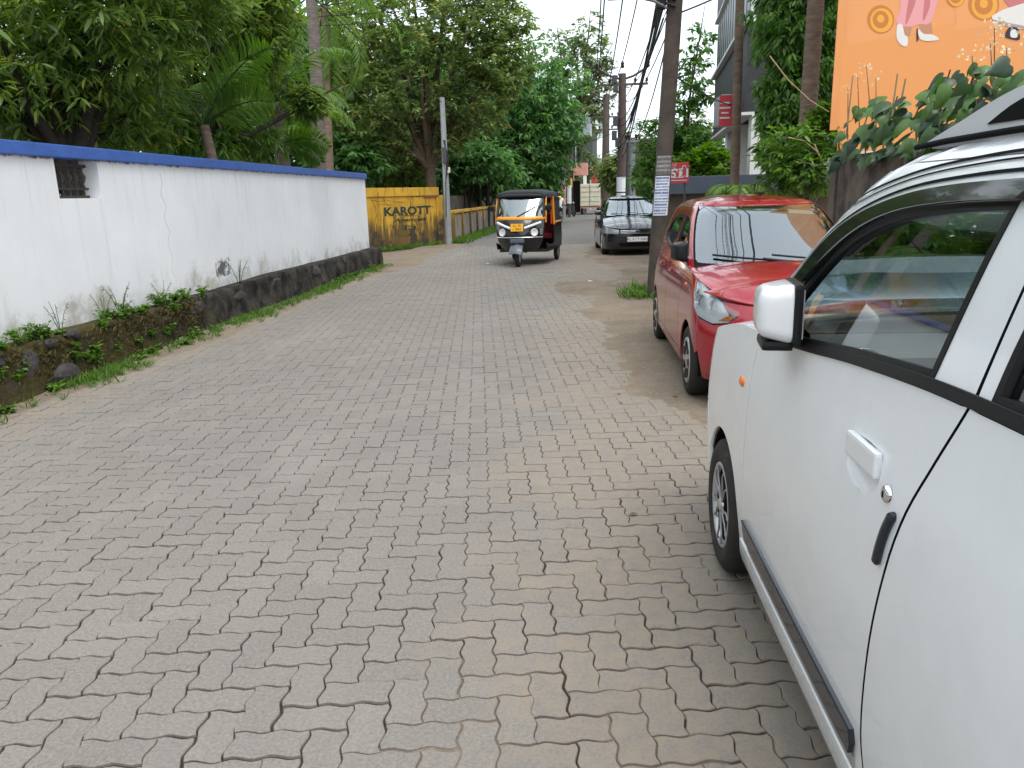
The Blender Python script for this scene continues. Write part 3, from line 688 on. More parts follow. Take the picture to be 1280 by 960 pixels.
def make_car(name, label, loc, rz, s):
    car = empty(name, loc, rz, label, 'car'); low, gre, belt = s['low'], s['gre'], s['belt']; paint = s['paint']
    PL = lambda a, z: low.P(a, z); PG = lambda a, z: gre.P(a, z); zb = s['zb']; ar = s['ar']; xF, xR, wz = s['xF'], s['xR'], s['wz']
    fo = lambda p: Vector((1, p.y*.5, 0)); an = math.degrees(math.asin((zb-wz)/ar)); dx = ar*math.cos(R_(an))
    zt0 = s['ztop']; g = .004; xd0, xd1, xd2 = s['doors']        # front shut, middle shut, rear end of rear door
    xr_ = xF-dx-.02
    panel('rocker_panel', PL, low.side([(xR+dx, zb), (xF-dx, zb), (xF-dx-.03, zb+.085), (xR+dx+.03, zb+.085)]), paint, car, mirror=True, off=.004)
    bl = lambda a, b, n=14: [(x, belt(x)) for x in np.linspace(a, b, n)]
    fs_ = spl([(xd0, zb+.09), (xd0+.01, .55), (xd0-.01, .85), (xd0-.06, belt(xd0-.06))], 5); ms = spl([(xd1, belt(xd1)), (xd1+.03, .85), (xd1+.05, .55), (xd1+.03, zb+.09)], 5)
    fd = panel('front_door', PL, low.side(fs_+bl(xd0-.06, xd1)+ms, .04), paint, car, mirror=True, step=.06, rim=M_BLACKM)
    rend = spl([(xd2, belt(xd2)), (xd2-.02, .85), (xd2+.10, .70), (xR+ar*.75+.03, .58), (xR+ar+.03, .42), (xR+dx+.05, zb+.09)], 5)
    rd = panel('rear_door', PL, low.side([(p[0]-2*g, p[1]) for p in ms[::-1]]+bl(xd1-2*g, xd2)+rend, .04), paint, car, mirror=True, step=.06, rim=M_BLACKM)
    xl = s['lamp_side']      # where bumper/headlight meet the fender
    a_end = math.degrees(math.atan2(zb+.28-wz, xl-xF)) if xl-xF < ar else 30
    ar_pts = arc(xF, wz, ar, s['arch_a'], 180-an, 26)
    panel('front_fender', PL, low.side([(p[0]+2*g, p[1]) for p in fs_]+bl(xd0-.05, s['lamp_top'][0])+s['fender_front']+ar_pts+[(xd0+.02, zb+.09)], .03), paint, car, mirror=True, step=.05)
    panel('rear_quarter', PL, low.side([(p[0]-2*g, p[1]) for p in rend[::-1]][3:]+bl(xd2-2*g, s['tail_x'], 6)+[(s['tail_x']-.02, .6), (s['tail_x'], zb)]+arc(xR, wz, ar, 180-an, 25, 26), .03), paint, car, mirror=True, step=.06)
    # bumper
    LB = low.sx(s['bump_x'], zb); top = s['bump_top']
    bt = [(low.sx(x, z) if k == 's' else low.fy(x, z), z) for k, x, z in top]
    bpoly = [(LB*t, zb) for t in np.linspace(-1, 1, 44)]+[(a, z) for a, z in bt]+[(-a, z) for a, z in bt[::-1]]
    panel('front_bumper', PL, bpoly, paint, car, outward=fo, holes=s.get('bump_holes', lambda l: [])(low), step=.05)
    # headlights: reflector behind a lens
    hl = s['lamp']; hp = [(low.sx(x, z) if k == 's' else low.fy(x, z), z) for k, x, z in hl]
    hp = resample(hp, .03)
    rf = panel('headlight', PL, hp, M_REFL, car, outward=fo, off=-.03, thick=.02, step=.03, mirror=True)
    ln = panel('lens', PL, hp, M_LENS, car, outward=fo, off=-.001, thick=.03, step=.04, mirror=True)
    for a, b in zip(rf, ln): b.parent = a
    cx = sum(p[0] for p in hp)/len(hp); cz = sum(p[1] for p in hp)/len(hp)
    for sg, h in ((1, rf[0]), (-1, rf[1])):
        for da, dz, r in s['bulbs']:
            p = low.P(cx+da, cz+dz); mb = MB(); mb.lathe([(r, .012), (r*.85, -.005), (r*.3, -.02), (0, -.02)], 18, Matrix.Translation((p.x-.035, (p.y-.01)*sg, p.z)) @ Matrix.Rotation(R_(90), 4, 'Y')); mb.build('bulb_bowl', M_CHROME, h)
        if 'blinker' in s:
            bpz = [(low.sx(x, z) if k == 's' else low.fy(x, z), z) for k, x, z in s['blinker']]
            def PM(a, z, sg=sg): q = low.P(a, z); return Vector((q.x, q.y*sg, q.z))
            panel('blinker', PM, bpz, M_AMBER, h, off=-.02, thick=.005, outward=lambda p, sg=sg: Vector((1, p.y*.5, 0)), step=.03)
    # bonnet
    hw = lambda x: low.P(low.sx(x, belt(x)), belt(x)).y
    hx = s['bonnet']         # x list along the edge, then nose z
    edge = [(x, hw(x)-.004) for x in np.linspace(hx[0], hx[1], 24)]
    nz = hx[2]; na = low.sx(hx[1], belt(hx[1])); nose = [(low.P(t, nz).x-.006, low.P(t, nz).y) for t in np.linspace(low.sx(hx[1]+.02, nz), 0, 12)]
    cow = [(s['cowl'](y), y) for y in np.linspace(0, hw(hx[0])-.01, 10)]
    half = cow+edge+nose; ze = lambda x: belt(x) if x < hx[1] else belt(hx[1])+(nz-belt(hx[1]))*min(1, (x-hx[1])/(nose[-1][0]-hx[1]))**1.6
    PH = cap_fn(lambda x: hw(min(x, hx[1])) if x < hx[1] else max(.05, hw(hx[1])*math.sqrt(max(0, 1-((x-hx[1])/(nose[-1][0]+.01-hx[1]))**2))), ze, s['crown'], nose[-1][0], s.get('hramp', .45), 2.4)
    poly = [p for p in half]+[(x, -y) for x, y in half[::-1]]
    panel('bonnet', PH, resample(poly, .05), paint, car, outward=lambda p: Vector((0, 0, 1)), step=.06)
    # tail
    L3 = low.tf[3]+low.S+low.tr[3]; ra = low.sx(s['tail_x'], .6)
    def PT(a, z): return low.P(a, z) if a <= L3 else Vector((low.P(2*L3-a, z).x, -low.P(2*L3-a, z).y, z))
    tail = [(ra+(2*(L3-ra))*t, zb) for t in np.linspace(0, 1, 30)]
    panel('tailgate', PT, tail+[(a, belt(s['tail_x'])) for a, _ in tail[::-1]], paint, car, outward=lambda p: Vector((-1, p.y*.5, 0)), step=.08)
    # greenhouse
    zr = s['zr']; wzs = np.linspace(s['gz0'], zr-.035, 14); aw = s['pillar_in']
    edge = [(gre.sx(gre.xf(z)-aw, z), z) for z in wzs]
    panel('windscreen', PG, [(-a+.03, z) for a, z in edge]+[(a-.03, z) for a, z in edge[::-1]], M_WSHIELD, car, thick=0, step=.07, outward=lambda p: Vector((1, p.y*.3, 1)))
    band = [(-a+.03, z) for a, z in edge]+[(a-.03, z) for a, z in edge[::-1]]; inn = [(-a+.055, z) for a, z in edge[1:-1]]+[(a-.055, z) for a, z in edge[1:-1][::-1]]
    inn[0] = (inn[0][0], s['gz0']+.035); 
    panel('windscreen_seal', PG, band, M_BLACKM, car, holes=[inn], thick=0, off=.002, step=.05, outward=lambda p: Vector((1, p.y*.3, 1)))
    panel('pillar', PG, [(a-.03, z) for a, z in edge]+[(a+.02, z) for a, z in edge[::-1]], paint, car, mirror=True, step=.04, off=.003)
    win = s['windows']
    fx = [(x, z) for x, z in s['side_poly']]
    panel('door_frame', PG, gre.side(fx, .03), paint, car, holes=[gre.side(q, .03) for q in win], mirror=True, step=.06)
    for q in win:
        c = Vector((sum(p[0] for p in q)/len(q), sum(p[1] for p in q)/len(q)))
        sm = [tuple(c+(Vector(p)-c)*.90) for p in q]
        panel('window_glass', PG, gre.side(q, .03), s.get('sglass', M_GLASS), car, off=-.010, thick=0, mirror=True)
        panel('window_seal', PG, gre.side(q, .03), M_BLACKP, car, holes=[gre.side(sm, .03)], off=.002, thick=.015, mirror=True)
    hdr = [(a, zr-.034) for a in np.linspace(-edge[-1][0], edge[-1][0], 30)]
    panel('roof_header', PG, hdr+[(a, zr) for a, _ in hdr[::-1]], paint, car, outward=lambda p: Vector((1, 0, 1)))
    xa, xb = gre.xf(zr)-.2, gre.xr(zr)+.1
    panel('roof_side', PG, gre.side([(x, zr-.03) for x in np.linspace(gre.xf(zr-.03)-aw, xb, 20)]+[(x, zr) for x in np.linspace(xb, xa, 20)], .05), paint, car, mirror=True)
    rw = lambda x: gre.P(gre.sx(max(xb, min(x, gre.xf(zr)-.02)), zr), zr).y
    G3 = gre.tf[3]+gre.S+gre.tr[3]; ol = [(gre.P(a, zr).x, gre.P(a, zr).y) for a in np.linspace(0, G3, 60)]
    panel('roof', cap_fn(rw, lambda x: zr, s['rcrown'], gre.xf(zr), .5), ol+[(x, -y) for x, y in ol[::-1]], paint, car, outward=lambda p: Vector((0, 0, 1)), step=.08)
    g0 = gre.sx(gre.xr(zr-.1)+.12, zr-.1)
    def PGT(a, z): return gre.P(a, z) if a <= G3 else Vector((gre.P(2*G3-a, z).x, -gre.P(2*G3-a, z).y, z))
    rg = [(g0+2*(G3-g0)*t, s['gz1']) for t in np.linspace(0, 1, 24)]
    panel('rear_glass', PGT, rg+[(a, zr) for a, _ in rg[::-1]], M_DGLASS, car, outward=lambda p: Vector((-1, 0, .4)), step=.08)
    for sg in (1, -1):
        # handles, mirrors
        for xh, dr in ((s['handles'][0], fd), (s['handles'][1], rd)):
            p = low.P(low.sx(xh, s['hz']), s['hz']); mb = MB(); mb.box((xh, (p.y+.012)*sg, s['hz']), (.16, .022, .028), bev=.009); mb.box((xh, (p.y-.002)*sg, s['hz']), (.12, .02, .05), bev=.009); mb.build('handle', s.get('handle_mat', paint), dr[0 if sg == 1 else 1])
        mx, mz, fold = s['mirror']; p = gre.P(gre.sx(mx, mz), mz)
        bm = bmesh.new(); bmesh.ops.create_cube(bm, size=1)
        for v in bm.verts: v.co = Vector((v.co.x*.10, v.co.y*.19, v.co.z*s.get('mirror_h', .135)))
        for v in bm.verts:
            if v.co.x > 0: v.co.y *= .78; v.co.z *= .72
        bmesh.ops.bevel(bm, geom=list(bm.edges), offset=.028, segments=3, affect='EDGES', profile=.6)
        Mm = Matrix.Diagonal((1, sg, 1, 1)) @ Matrix.Translation((mx-.02*fold, p.y+.12-.055*fold, mz+.07)) @ Matrix.Rotation(R_(75*fold), 4, 'Z')
        mo = MB(); mo.add([Mm @ v.co for v in bm.verts], [[v.index for v in f.verts] for f in bm.faces], smooth=True); bm.free(); mi = mo.build('mirror', s['mirror_mat'], car)
        mb = MB(); mb.box((-.05, 0, 0), (.01, .16, .105), Mm); mb.build('mirror_glass', M_CHROME, mi)
        mb = MB(); mb.tube([(mx, (p.y-.03)*sg, mz), (mx-.01, (p.y+.06)*sg, mz+.03)], [.035, .025], 8, sy=.6); mb.build('mirror_foot', M_BLACKP, mi)
        for x in (xF, xR):
            wheel(car, (x, s['track']*sg, s['tr']), s['tr'], s['tw'], s['rimr'], sg, M_TYRE, s['rim'])
            wheel_well(car, x, s['track']-.01, wz, ar-.002, .05, sg)
    mb = MB(); mb.box((0, 0, zb+.05), (xF-xR-.6, s['track']*2+.02, .06)); mb.box((.1, 0, zb+.1), (xF-xR+1.0, s['track']*2-.3, .12)); mb.build('underbody', M_BLACKM, car)
    cz = belt(s['bonnet'][0]); cx = s['bonnet'][0]
    mb = MB(); mb.box((cx-.25, 0, cz-.05), (.55, s['track']*1.9, .14), bev=.05); mb.build('dashboard', M_BLACKP if s.get('dash') is None else s['dash'], car)
    mb = MB(); th = np.linspace(0, 2*math.pi, 21); mb.tube([(cx-.55+.07*math.sin(t), -.34+.17*math.cos(t), cz+.0+.15*math.sin(t)) for t in th], .014, 6, caps=False); mb.box((cx-.55, -.34, cz), (.03, .3, .05), bev=.01); mb.build('steering_wheel', M_BLACKP, car)
    for y in (.34, -.34):
        x0 = cx-1.0; mb = MB(); mb.box((x0, y, .5), (.5, .48, .16), bev=.05); mb.box((x0-.24, y, .82), (.14, .46, .56), bev=.05); mb.box((x0-.30, y, 1.18), (.08, .26, .15), bev=.03); mb.build('seat', M_SEAT, car)
    mb = MB(); mb.box((cx-1.75, 0, .5), (.45, 1.1, .16), bev=.05); mb.box((cx-1.98, 0, .82), (.14, 1.1, .55), bev=.05); mb.build('rear_seat', M_SEAT, car)
    # wipers
    for y0, y1 in s['wipers']:
        a = gre.P(gre.fy(abs(y0), s['gz0']+.03)*(1 if y0 >= 0 else -1), s['gz0']+.03); z1 = s['gz0']+.055
        pts = []
        for t in np.linspace(0, 1, 9):
            yy = y0+(y1-y0)*t; zz = s['gz0']+.025+.05*t; q = gre.P(gre.fy(yy, zz), zz); pts.append(q+Vector((.012, 0, .018)))
        mb = MB(); mb.tube(pts, .009, 6); mb.tube([pts[0], pts[3]+Vector((.01, 0, .008))], .012, 6); mb.build('wiper', M_BLACKP, car)
    return car
# ================================================================== white tall hatchback, nearest on the right
M_WHITE = car_paint('white_car_paint', (.76, .78, .80), .24, amount=.665)
M_VISOR = pmat('smoked_visor', (.012, .013, .014), .08, coat=.6)
M_STRIP = pmat('dark_blue_black_strip', (.012, .016, .024), .25, coat=.3)
M_RAIL = pmat('rail_grey_paint', (.60, .61, .63), .35, coat=.3)
M_SPOKE = pmat('dull_spoke_silver', (.30, .305, .31), .35, metal=.6)
def white_car():
    car = empty('parked_hatchback', (1.345, 1.885, 0), R_(90), 'white tall hatchback with smoked window visor, black side moulding and white mirror', 'car')
    low = Shell([.16, .22, .30, .45, .65, .85, .97, 1.08, 1.18, 1.26], [.695, .722, .735, .745, .748, .742, .732, .716, .702, .694],
                [1.80, 1.86, 1.89, 1.90, 1.885, 1.85, 1.80, 1.70, 1.60, 1.5], [-1.66, -1.69, -1.70, -1.71, -1.71, -1.69, -1.68, -1.66, -1.65, -1.64], .34, .22, 2.6, 3.0, .012, .1, 3.6)
    gre = Shell([1.08, 1.20, 1.30, 1.42, 1.52, 1.58, 1.62, 1.645, 1.655], [.716, .694, .670, .638, .608, .588, .570, .551, .535],
                [1.12, .96, .82, .65, .49, .38, .26, .13, .02], [-1.66, -1.645, -1.62, -1.59, -1.56, -1.54, -1.52, -1.49, -1.46], .26, .2, 2.4, 3.0, .012, .1, 3.6)
    PL = lambda a, z: low.P(a, z); PG = lambda a, z: gre.P(a, z)
    belt = pchip([-1.8, -.8, -.55, -.1, .4, .8, .86, 1.0, 1.3, 1.6, 1.9], [1.225, 1.213, 1.205, 1.170, 1.115, 1.09, 1.085, 1.075, 1.03, .955, .84])
    ar = .335; zb = .20; AF, AR = (1.2, .275), (-1.2, .275); dx = math.sqrt(ar*ar-(.275-zb)**2); an = math.degrees(math.asin((zb-.275)/ar))
    # rocker sill
    panel('rocker_panel', PL, low.side([(-.865, zb), (.865, zb), (.83, .302), (-.84, .302)]), M_WHITE, car, mirror=True, off=.006)
    front_shut = spl([(.788, .306), (.790, .5), (.786, .8), (.770, 1.0), (.752, belt(.75))], 5)
    b_shut = spl([(-.60, belt(-.6)), (-.54, 1.09), (-.475, .94), (-.430, .75), (-.408, .55), (-.413, .41), (-.45, .306)], 5)
    top = [(x, belt(x)-.002) for x in np.linspace(.74, -.58, 22)]
    hand = rrect(.03, .215, .925, 1.035, .03)      # handle recess, shifted below
    hand = [(x-.385, z+.005) for x, z in hand]
    fd = panel('front_door', PL, low.side(front_shut+top+b_shut, .04), M_WHITE, car, holes=[low.side(hand, .008)], mirror=True, step=.05, rim=M_BLACKM)
    rs = [(-.606+(p[0]+.60), p[1]) for p in b_shut]
    rshut = spl([(-.466, .306), (-.80, .306), (-.868, .34), (-.90, .44), (-1.0, .56), (-1.12, .63), (-1.40, .75), (-1.44, 1.0), (-1.42, belt(-1.4))], 5)
    rd = panel('rear_door', PL, low.side([(p[0]-.009, p[1]) for p in b_shut]+rshut[1:]+[(x, belt(x)-.002) for x in np.linspace(-1.38, -.64, 14)], .04), M_WHITE, car, mirror=True, step=.05, rim=M_BLACKM)
    panel('gap_shade_sheet', PL, low.side([(-1.4, .75), (-.86, .34), (-.84, .25), (.80, .25), (.86, .36), (.86, 1.06), (-.5, 1.18), (-1.4, 1.2)], .06), M_BLACKM, car, off=-.016, thick=0, mirror=True)  # black sheet added behind the panels, standing in for shade in the gaps
    # fender with wheel arch
    fend = [(p[0]+.009, p[1]) for p in front_shut]+[(x, belt(x)) for x in np.linspace(.80, 1.62, 16)]+[(1.64, .78), (1.56, .60), (1.50, .46)]
    a_end = math.degrees(math.atan2(.46-.275, 1.50-1.2)); arcp = arc(1.2, .275, ar, a_end, 180-an, 26)
    panel('front_fender', PL, low.side(fend+arcp+[(.84, zb+.1), (.795, .306)], .03), M_WHITE, car, mirror=True, step=.05)
    q = [(-1.46, belt(-1.4)), (-1.45, 1.0), (-1.41, .76), (-1.14, .645), (-1.0, .575), (-.905, .45)]
    panel('rear_quarter', PL, low.side([(-.895, .40)]+[(x, z) for x, z in arc(-1.2, .275, ar, 22, 180-an, 26)]+[(-1.62, zb), (-1.66, .7), (-1.62, 1.22)]+[(-1.47, 1.22)]+q[1:], .03), M_WHITE, car, mirror=True, step=.05)
    # bumper, grille band and lamps (front faces away from the road camera)
    bp = [(-.742, .20), (.742, .20)]
    L1 = low.sx(1.535, .2); L2 = low.sx(1.60, .6)
    panel('front_bumper', PL, [(-L1, .2)]+[(L1*t, .2) for t in np.linspace(-.95, 1, 40)]+[(low.sx(1.50, .45), .45), (L2, .62)]+[(L2*t, .62) for t in np.linspace(.95, -1, 40)]+[(-low.sx(1.50, .45), .45)], M_WHITE, car, outward=lambda p: Vector((1, p.y*.5, 0)))
    panel('grille', PL, [(t, .635) for t in np.linspace(-.42, .42, 20)]+[(t, .80) for t in np.linspace(.42, -.42, 20)], M_BLACKP, car, outward=lambda p: Vector((1, p.y*.5, 0)))
    panel('headlight', PL, [(.44, .635), (L2-.02, .635), (low.sx(1.66, .78), .78), (low.sx(1.62, .92), .90), (.44, .80)], M_CHROME, car, mirror=True, outward=lambda p: Vector((1, p.y*.5, 0)))
    hw = lambda x: low.P(low.sx(x, belt(x)), belt(x)).y
    hood_edge = [(x, hw(x)-.004) for x in np.linspace(.86, 1.66, 24)]
    xn = max(p.x for p in [low.P(0, belt(1.75))])
    nose = [(low.P(t, .86).x-.03, low.P(t, .86).y) for t in np.linspace(.45, 0, 10)]
    PH = cap_fn(hw, lambda x: belt(x), .055, 1.86, .5)
    poly = hood_edge+nose; poly = poly+[(x, -y) for x, y in poly[::-1]]
    poly = resample(poly, .05)
    panel('bonnet', PH, poly, M_WHITE, car, outward=lambda p: Vector((0, 0, 1)))
    L3 = low.tf[3]+low.S+low.tr[3]; ra = low.sx(-1.62, .6)
    tail = [(ra+(2*(L3-ra))*t, .2) for t in np.linspace(0, 1, 30)]
    def PT(a, z): return low.P(a, z) if a <= L3 else Vector((low.P(2*L3-a, z).x, -low.P(2*L3-a, z).y, z))
    panel('tailgate', PT, tail+[(a, 1.22) for a, _ in tail[::-1]], M_WHITE, car, outward=lambda p: Vector((-1, p.y*.5, 0)))
    # greenhouse side: frames with window openings
    def gl_poly(d):        # front window opening, grown by d
        return spl([(.60+d*1.4, 1.125-d*.5), (.46+d, 1.245+d*.6), (.29+d*.6, 1.378+d*.8), (.14, 1.456+d), (-.05, 1.505+d), (-.28, 1.531+d), (-.50-d, 1.540+d)], 6)+spl([(-.485-d, 1.45), (-.455-d, 1.24), (-.448-d, belt(-.45)+.022-d)], 3)+[(x, belt(x)+.022-d) for x in np.linspace(-.38, .52, 12)]
    def gl2_poly(d):
        return spl([(-.655+d, belt(-.65)+.022-d), (-.665+d, 1.35), (-.70+d, 1.535+d)], 4)+spl([(-.9, 1.545+d), (-1.15, 1.543+d), (-1.33-d, 1.535+d)], 4)+[(-1.36-d, 1.4), (-1.38-d, belt(-1.3)+.02-d)]+[(x, belt(x)+.022-d) for x in np.linspace(-1.30, -.72, 8)]
    bl = [(x, belt(x)+.006) for x in np.linspace(-.597, .70, 16)]
    A0 = [(gre.xf(z)-.185, z) for z in (1.13, 1.2, 1.3, 1.4, 1.5, 1.56, 1.60)]
    fpoly = bl+A0+[(x, 1.615) for x in np.linspace(-.0, -.60, 8)]+[(-.615, 1.5), (-.603, 1.3)]
    panel('door_frame', PG, gre.side(fpoly, .03), M_WHITE, car, holes=[gre.side(gl_poly(.0), .03)], mirror=True, step=.05, rim=M_BLACKM)
    rpoly = [(-.608, belt(-.6)+.006), (-.612, 1.3), (-.623, 1.5), (-.61, 1.615)]+[(x, 1.615) for x in np.linspace(-.7, -1.5, 10)]+[(-1.56, 1.4), (-1.6, 1.23)]+[(x, belt(x)+.006) for x in np.linspace(-1.5, -.65, 12)]
    panel('door_frame', PG, gre.side(rpoly, .03), M_WHITE, car, holes=[gre.side(gl2_poly(0), .03)], mirror=True, step=.05)
    for pf in (gl_poly, gl2_poly):
        panel('window_glass', PG, gre.side(pf(-.012), .03), M_GLASS, car, off=-.012, thick=0, mirror=True)
        panel('window_seal', PG, gre.side(pf(.004), .03), M_BLACKP, car, holes=[gre.side(pf(-.013), .03)], off=.003, mirror=True, thick=.02)
    # black waist strip
    ws = [(x, belt(x)+.022) for x in np.linspace(.62, -1.42, 34)]+[(x, belt(x)-.001) for x in np.linspace(-1.42, .66, 34)]
    panel('waist_strip', PG, gre.side(ws, .04), M_BLACKP, car, off=.010, mirror=True, thick=.02)
    # smoked visor over the window tops
    up = spl([(.68, 1.155), (.53, 1.275), (.35, 1.412), (.17, 1.490), (-.05, 1.538), (-.28, 1.560), (-.57, 1.569)], 6)
    dn = spl([(.59, 1.155), (.46, 1.262), (.28, 1.390), (.13, 1.462), (-.05, 1.506), (-.28, 1.528), (-.52, 1.536)], 6)
    def PV(a, z):
        p = gre.P(a, z); return p
    panel('window_visor', PV, gre.side(up+dn[::-1], .03), M_VISOR, car, off=.022, mirror=True, thick=.02)
    up2 = [(x, 1.582) for x in np.linspace(-.63, -1.36, 10)]; dn2 = [(x, 1.512) for x in np.linspace(-1.36, -.66, 10)]
    panel('window_visor', PV, gre.side(up2+dn2, .03), M_VISOR, car, off=.022, mirror=True, thick=.02)
    # black seam lines that run over the doors
    for k_, w_ in ((0, .007), (1, .004), (2, .006)):
        e = (.018, .043, .062)[k_]
        s1 = spl([(.70+e, 1.17+e), (.56+e, 1.285+e*.9), (.38+e, 1.418+e*.8), (.20+e*.6, 1.498+e*.75), (-.02, 1.548+e*.75), (-.28, 1.571+e*.75), (-.6, 1.580+e*.75), (-1.4, 1.582+e*.75)], 6)
        panel('roof_seam', PG, gre.side(s1+[(x, z-w_) for x, z in s1[::-1]], .03), M_BLACKM, car, off=.0028, mirror=True, thick=0)
    # windscreen, A pillars, roof, rear glass
    wz = np.linspace(1.13, 1.60, 14)
    edge = [(gre.sx(gre.xf(z)-.175, z), z) for z in wz]
    panel('windscreen', PG, [(-a+.035, z) for a, z in edge]+[(a-.035, z) for a, z in edge[::-1]], M_WSHIELD, car, thick=0, step=.07, outward=lambda p: Vector((1, p.y*.3, 1)))
    panel('pillar', PG, [(a-.035, z) for a, z in edge]+[(a+.012, z) for a, z in edge[::-1]], M_WHITE, car, mirror=True, step=.04, off=.002)
    hdr = [(a, 1.603) for a in np.linspace(-edge[-1][0], edge[-1][0], 30)]
    panel('roof_header', PG, hdr+[(a, 1.655) for a, _ in hdr[::-1]], M_WHITE, car, outward=lambda p: Vector((1, 0, 1)))
    panel('roof_side', PG, gre.side([(x, 1.618) for x in np.linspace(-.02, -1.48, 20)]+[(x, 1.655) for x in np.linspace(-1.45, -.22, 20)], .05), M_WHITE, car, mirror=True)
    rw = lambda x: gre.P(gre.sx(max(-1.45, min(x, .0)), 1.655), 1.655).y
    ol = [(gre.P(a, 1.655).x, gre.P(a, 1.655).y) for a in np.linspace(0, gre.tf[3]+gre.S+gre.tr[3], 60)]
    panel('roof', cap_fn(rw, lambda x: 1.655, .035, .02, .4), ol+[(x, -y) for x, y in ol[::-1]], M_WHITE, car, outward=lambda p: Vector((0, 0, 1)))
    G3 = gre.tf[3]+gre.S+gre.tr[3]; g0 = gre.sx(-1.56, 1.4)
    def PGT(a, z): return gre.P(a, z) if a <= G3 else Vector((gre.P(2*G3-a, z).x, -gre.P(2*G3-a, z).y, z))
    rg = [(g0+2*(G3-g0)*t, 1.23) for t in np.linspace(0, 1, 24)]
    panel('rear_glass', PGT, rg+[(a, 1.655) for a, _ in rg[::-1]], M_DGLASS, car, outward=lambda p: Vector((-1, 0, .2)))
    # roof rails and black ditch strips
    for sg in (1, -1):
        Mr = frame((0, .545*sg, 0), (1, 0, 0), (0, 0, 1)); dy = .035 if sg == 1 else -.0
        tp_ = spl([(.02, 1.660), (-.12, 1.690), (-.33, 1.733), (-.55, 1.748), (-1.0, 1.748), (-1.3, 1.725), (-1.44, 1.665)], 5)
        mb = MB(); mb.prism(tp_+[(-1.40, 1.645), (-.02, 1.645)], .032, Mr @ Matrix.Translation((0, 0, 0 if sg == 1 else -.032))); rr_ = mb.build('roof_rail', M_RAIL, car)
        mb = MB(); mb.prism(spl([(-.25, 1.678), (-.36, 1.712), (-.50, 1.720), (-.9, 1.720), (-1.25, 1.700), (-1.3, 1.68)], 4)+[(-1.0, 1.672)], .003, Mr @ Matrix.Translation((0, 0, -.0035 if sg == 1 else .0005))); mb.build('rail_gap', M_BLACKM, rr_)
        mb = MB(); mb.tube([(.05, .552*sg, 1.652), (-.1, .552*sg, 1.657), (-.35, .548*sg, 1.660), (-1.0, .548*sg, 1.660), (-1.4, .53*sg, 1.655)], .007, 6); mb.build('roof_ditch', M_BLACKM, car)
    # side mouldings
    for (xa, xb) in ((.775, -.385), (-.47, -.85)):
        def band(za, zb_): return [(x, za) for x in np.linspace(xa-.03, xb+.01, 16)]+[(xb, (za+zb_)/2)]+[(x, zb_) for x in np.linspace(xb+.01, xa-.07, 16)]
        panel('side_moulding', PL, low.side(band(.412, .352), .05), M_STRIP, car, off=.014, thick=.016, mirror=True)
        panel('moulding_base', PL, low.side([(x, .350) for x in np.linspace(xa-.06, xb, 16)]+[(x, .318) for x in np.linspace(xb, xa-.10, 16)], .05), M_GREYP if False else M_SILVER, car, off=.006, thick=.008, mirror=True)
    for sg in (1, -1):
        # flap handle in its recess
        pc = low.P(low.sx(-.2625, .985), .985); yy = pc.y
        def PB(A, z):
            p = low.P(A, z); u = min(1, math.hypot((p.x+.2625)/.0935, (z-.985)/.056)); d = .013*(1-u**3); return Vector((p.x, (p.y-d)*sg, p.z))
        panel('handle_recess', PB, low.side(hand, .008), M_WHITE, fd[0 if sg == 1 else 1], step=.009, thick=0, outward=lambda p: Vector((0, sg, 0)))
        mb = MB(); mb.box((-.2625, yy*sg+.002*sg, 1.011), (.172, .017, .056), bev=.0075); mb.build('handle', M_WHITE, fd[0 if sg == 1 else 1])
        lk = low.P(low.sx(-.405, .975), .975)
        mb = MB(); mb.lathe([(.0, .010), (.011, .010), (.017, .007), (.019, 0)], 16, Matrix.Translation((-.405, lk.y*sg, .975)) @ Matrix.Rotation(R_(-90*sg), 4, 'X')); lo = mb.build('lock', M_CHROME, fd[0 if sg == 1 else 1])
        mb = MB(); mb.box((-.405, (lk.y+.0105)*sg, .975), (.003, .002, .014)); mb.build('keyhole', M_BLACKM, fd[0 if sg == 1 else 1])
        pts = spl([(-.455, .955), (-.437, .915), (-.425, .87), (-.418, .83)], 4)
        mb = MB(); mb.tube([(x, (low.P(low.sx(x, z), z).y+.004)*sg, z) for x, z in pts], [.005]+[.011]*(len(pts)-2)+[.005], 8); mb.build('door_edge_guard', M_STRIP, fd[0 if sg == 1 else 1])
        # indicator
        ip = low.P(low.sx(.905, .885), .885); mb = MB(); mb.sphere((.905, (ip.y-.004)*sg, .885), (.032, .016, .021), 14, 8); mb.build('side_indicator', M_AMBER, car)
        # mirror
        mp = gre.P(gre.sx(.47, 1.16), 1.16); my = mp.y
        bm = bmesh.new(); bmesh.ops.create_cube(bm, size=1)
        for v in bm.verts: v.co = Vector((v.co.x*.20, v.co.y*.105, v.co.z*.172))
        for v in bm.verts:
            if v.co.y > 0: v.co.x = v.co.x*.80+.008; v.co.z *= .76
        bmesh.ops.bevel(bm, geom=list(bm.edges), offset=.036, segments=5, affect='EDGES', profile=.6)
        Mm = Matrix.Translation((.335, my+.080, 1.232)) @ Matrix.Rotation(R_(-7), 4, 'Z')
        fl = Matrix.Diagonal((1, sg, 1, 1))
        vs = [fl @ Mm @ v.co for v in bm.verts]; fs = [[v.index for v in f.verts] for f in bm.faces]; bm.free()
        mo = MB(); mo.add(vs, fs, smooth=True); mir = mo.build('mirror', M_WHITE, car)
        mb = MB(); mb.box((0, -.050, 0), (.196, .026, .168), fl @ Mm, bev=.012); mb.build('mirror_bezel', M_BLACKP, mir)
        mb = MB(); mb.box((0, -.065, 0), (.165, .004, .135), fl @ Mm); mb.build('mirror_glass', M_CHROME, mir)
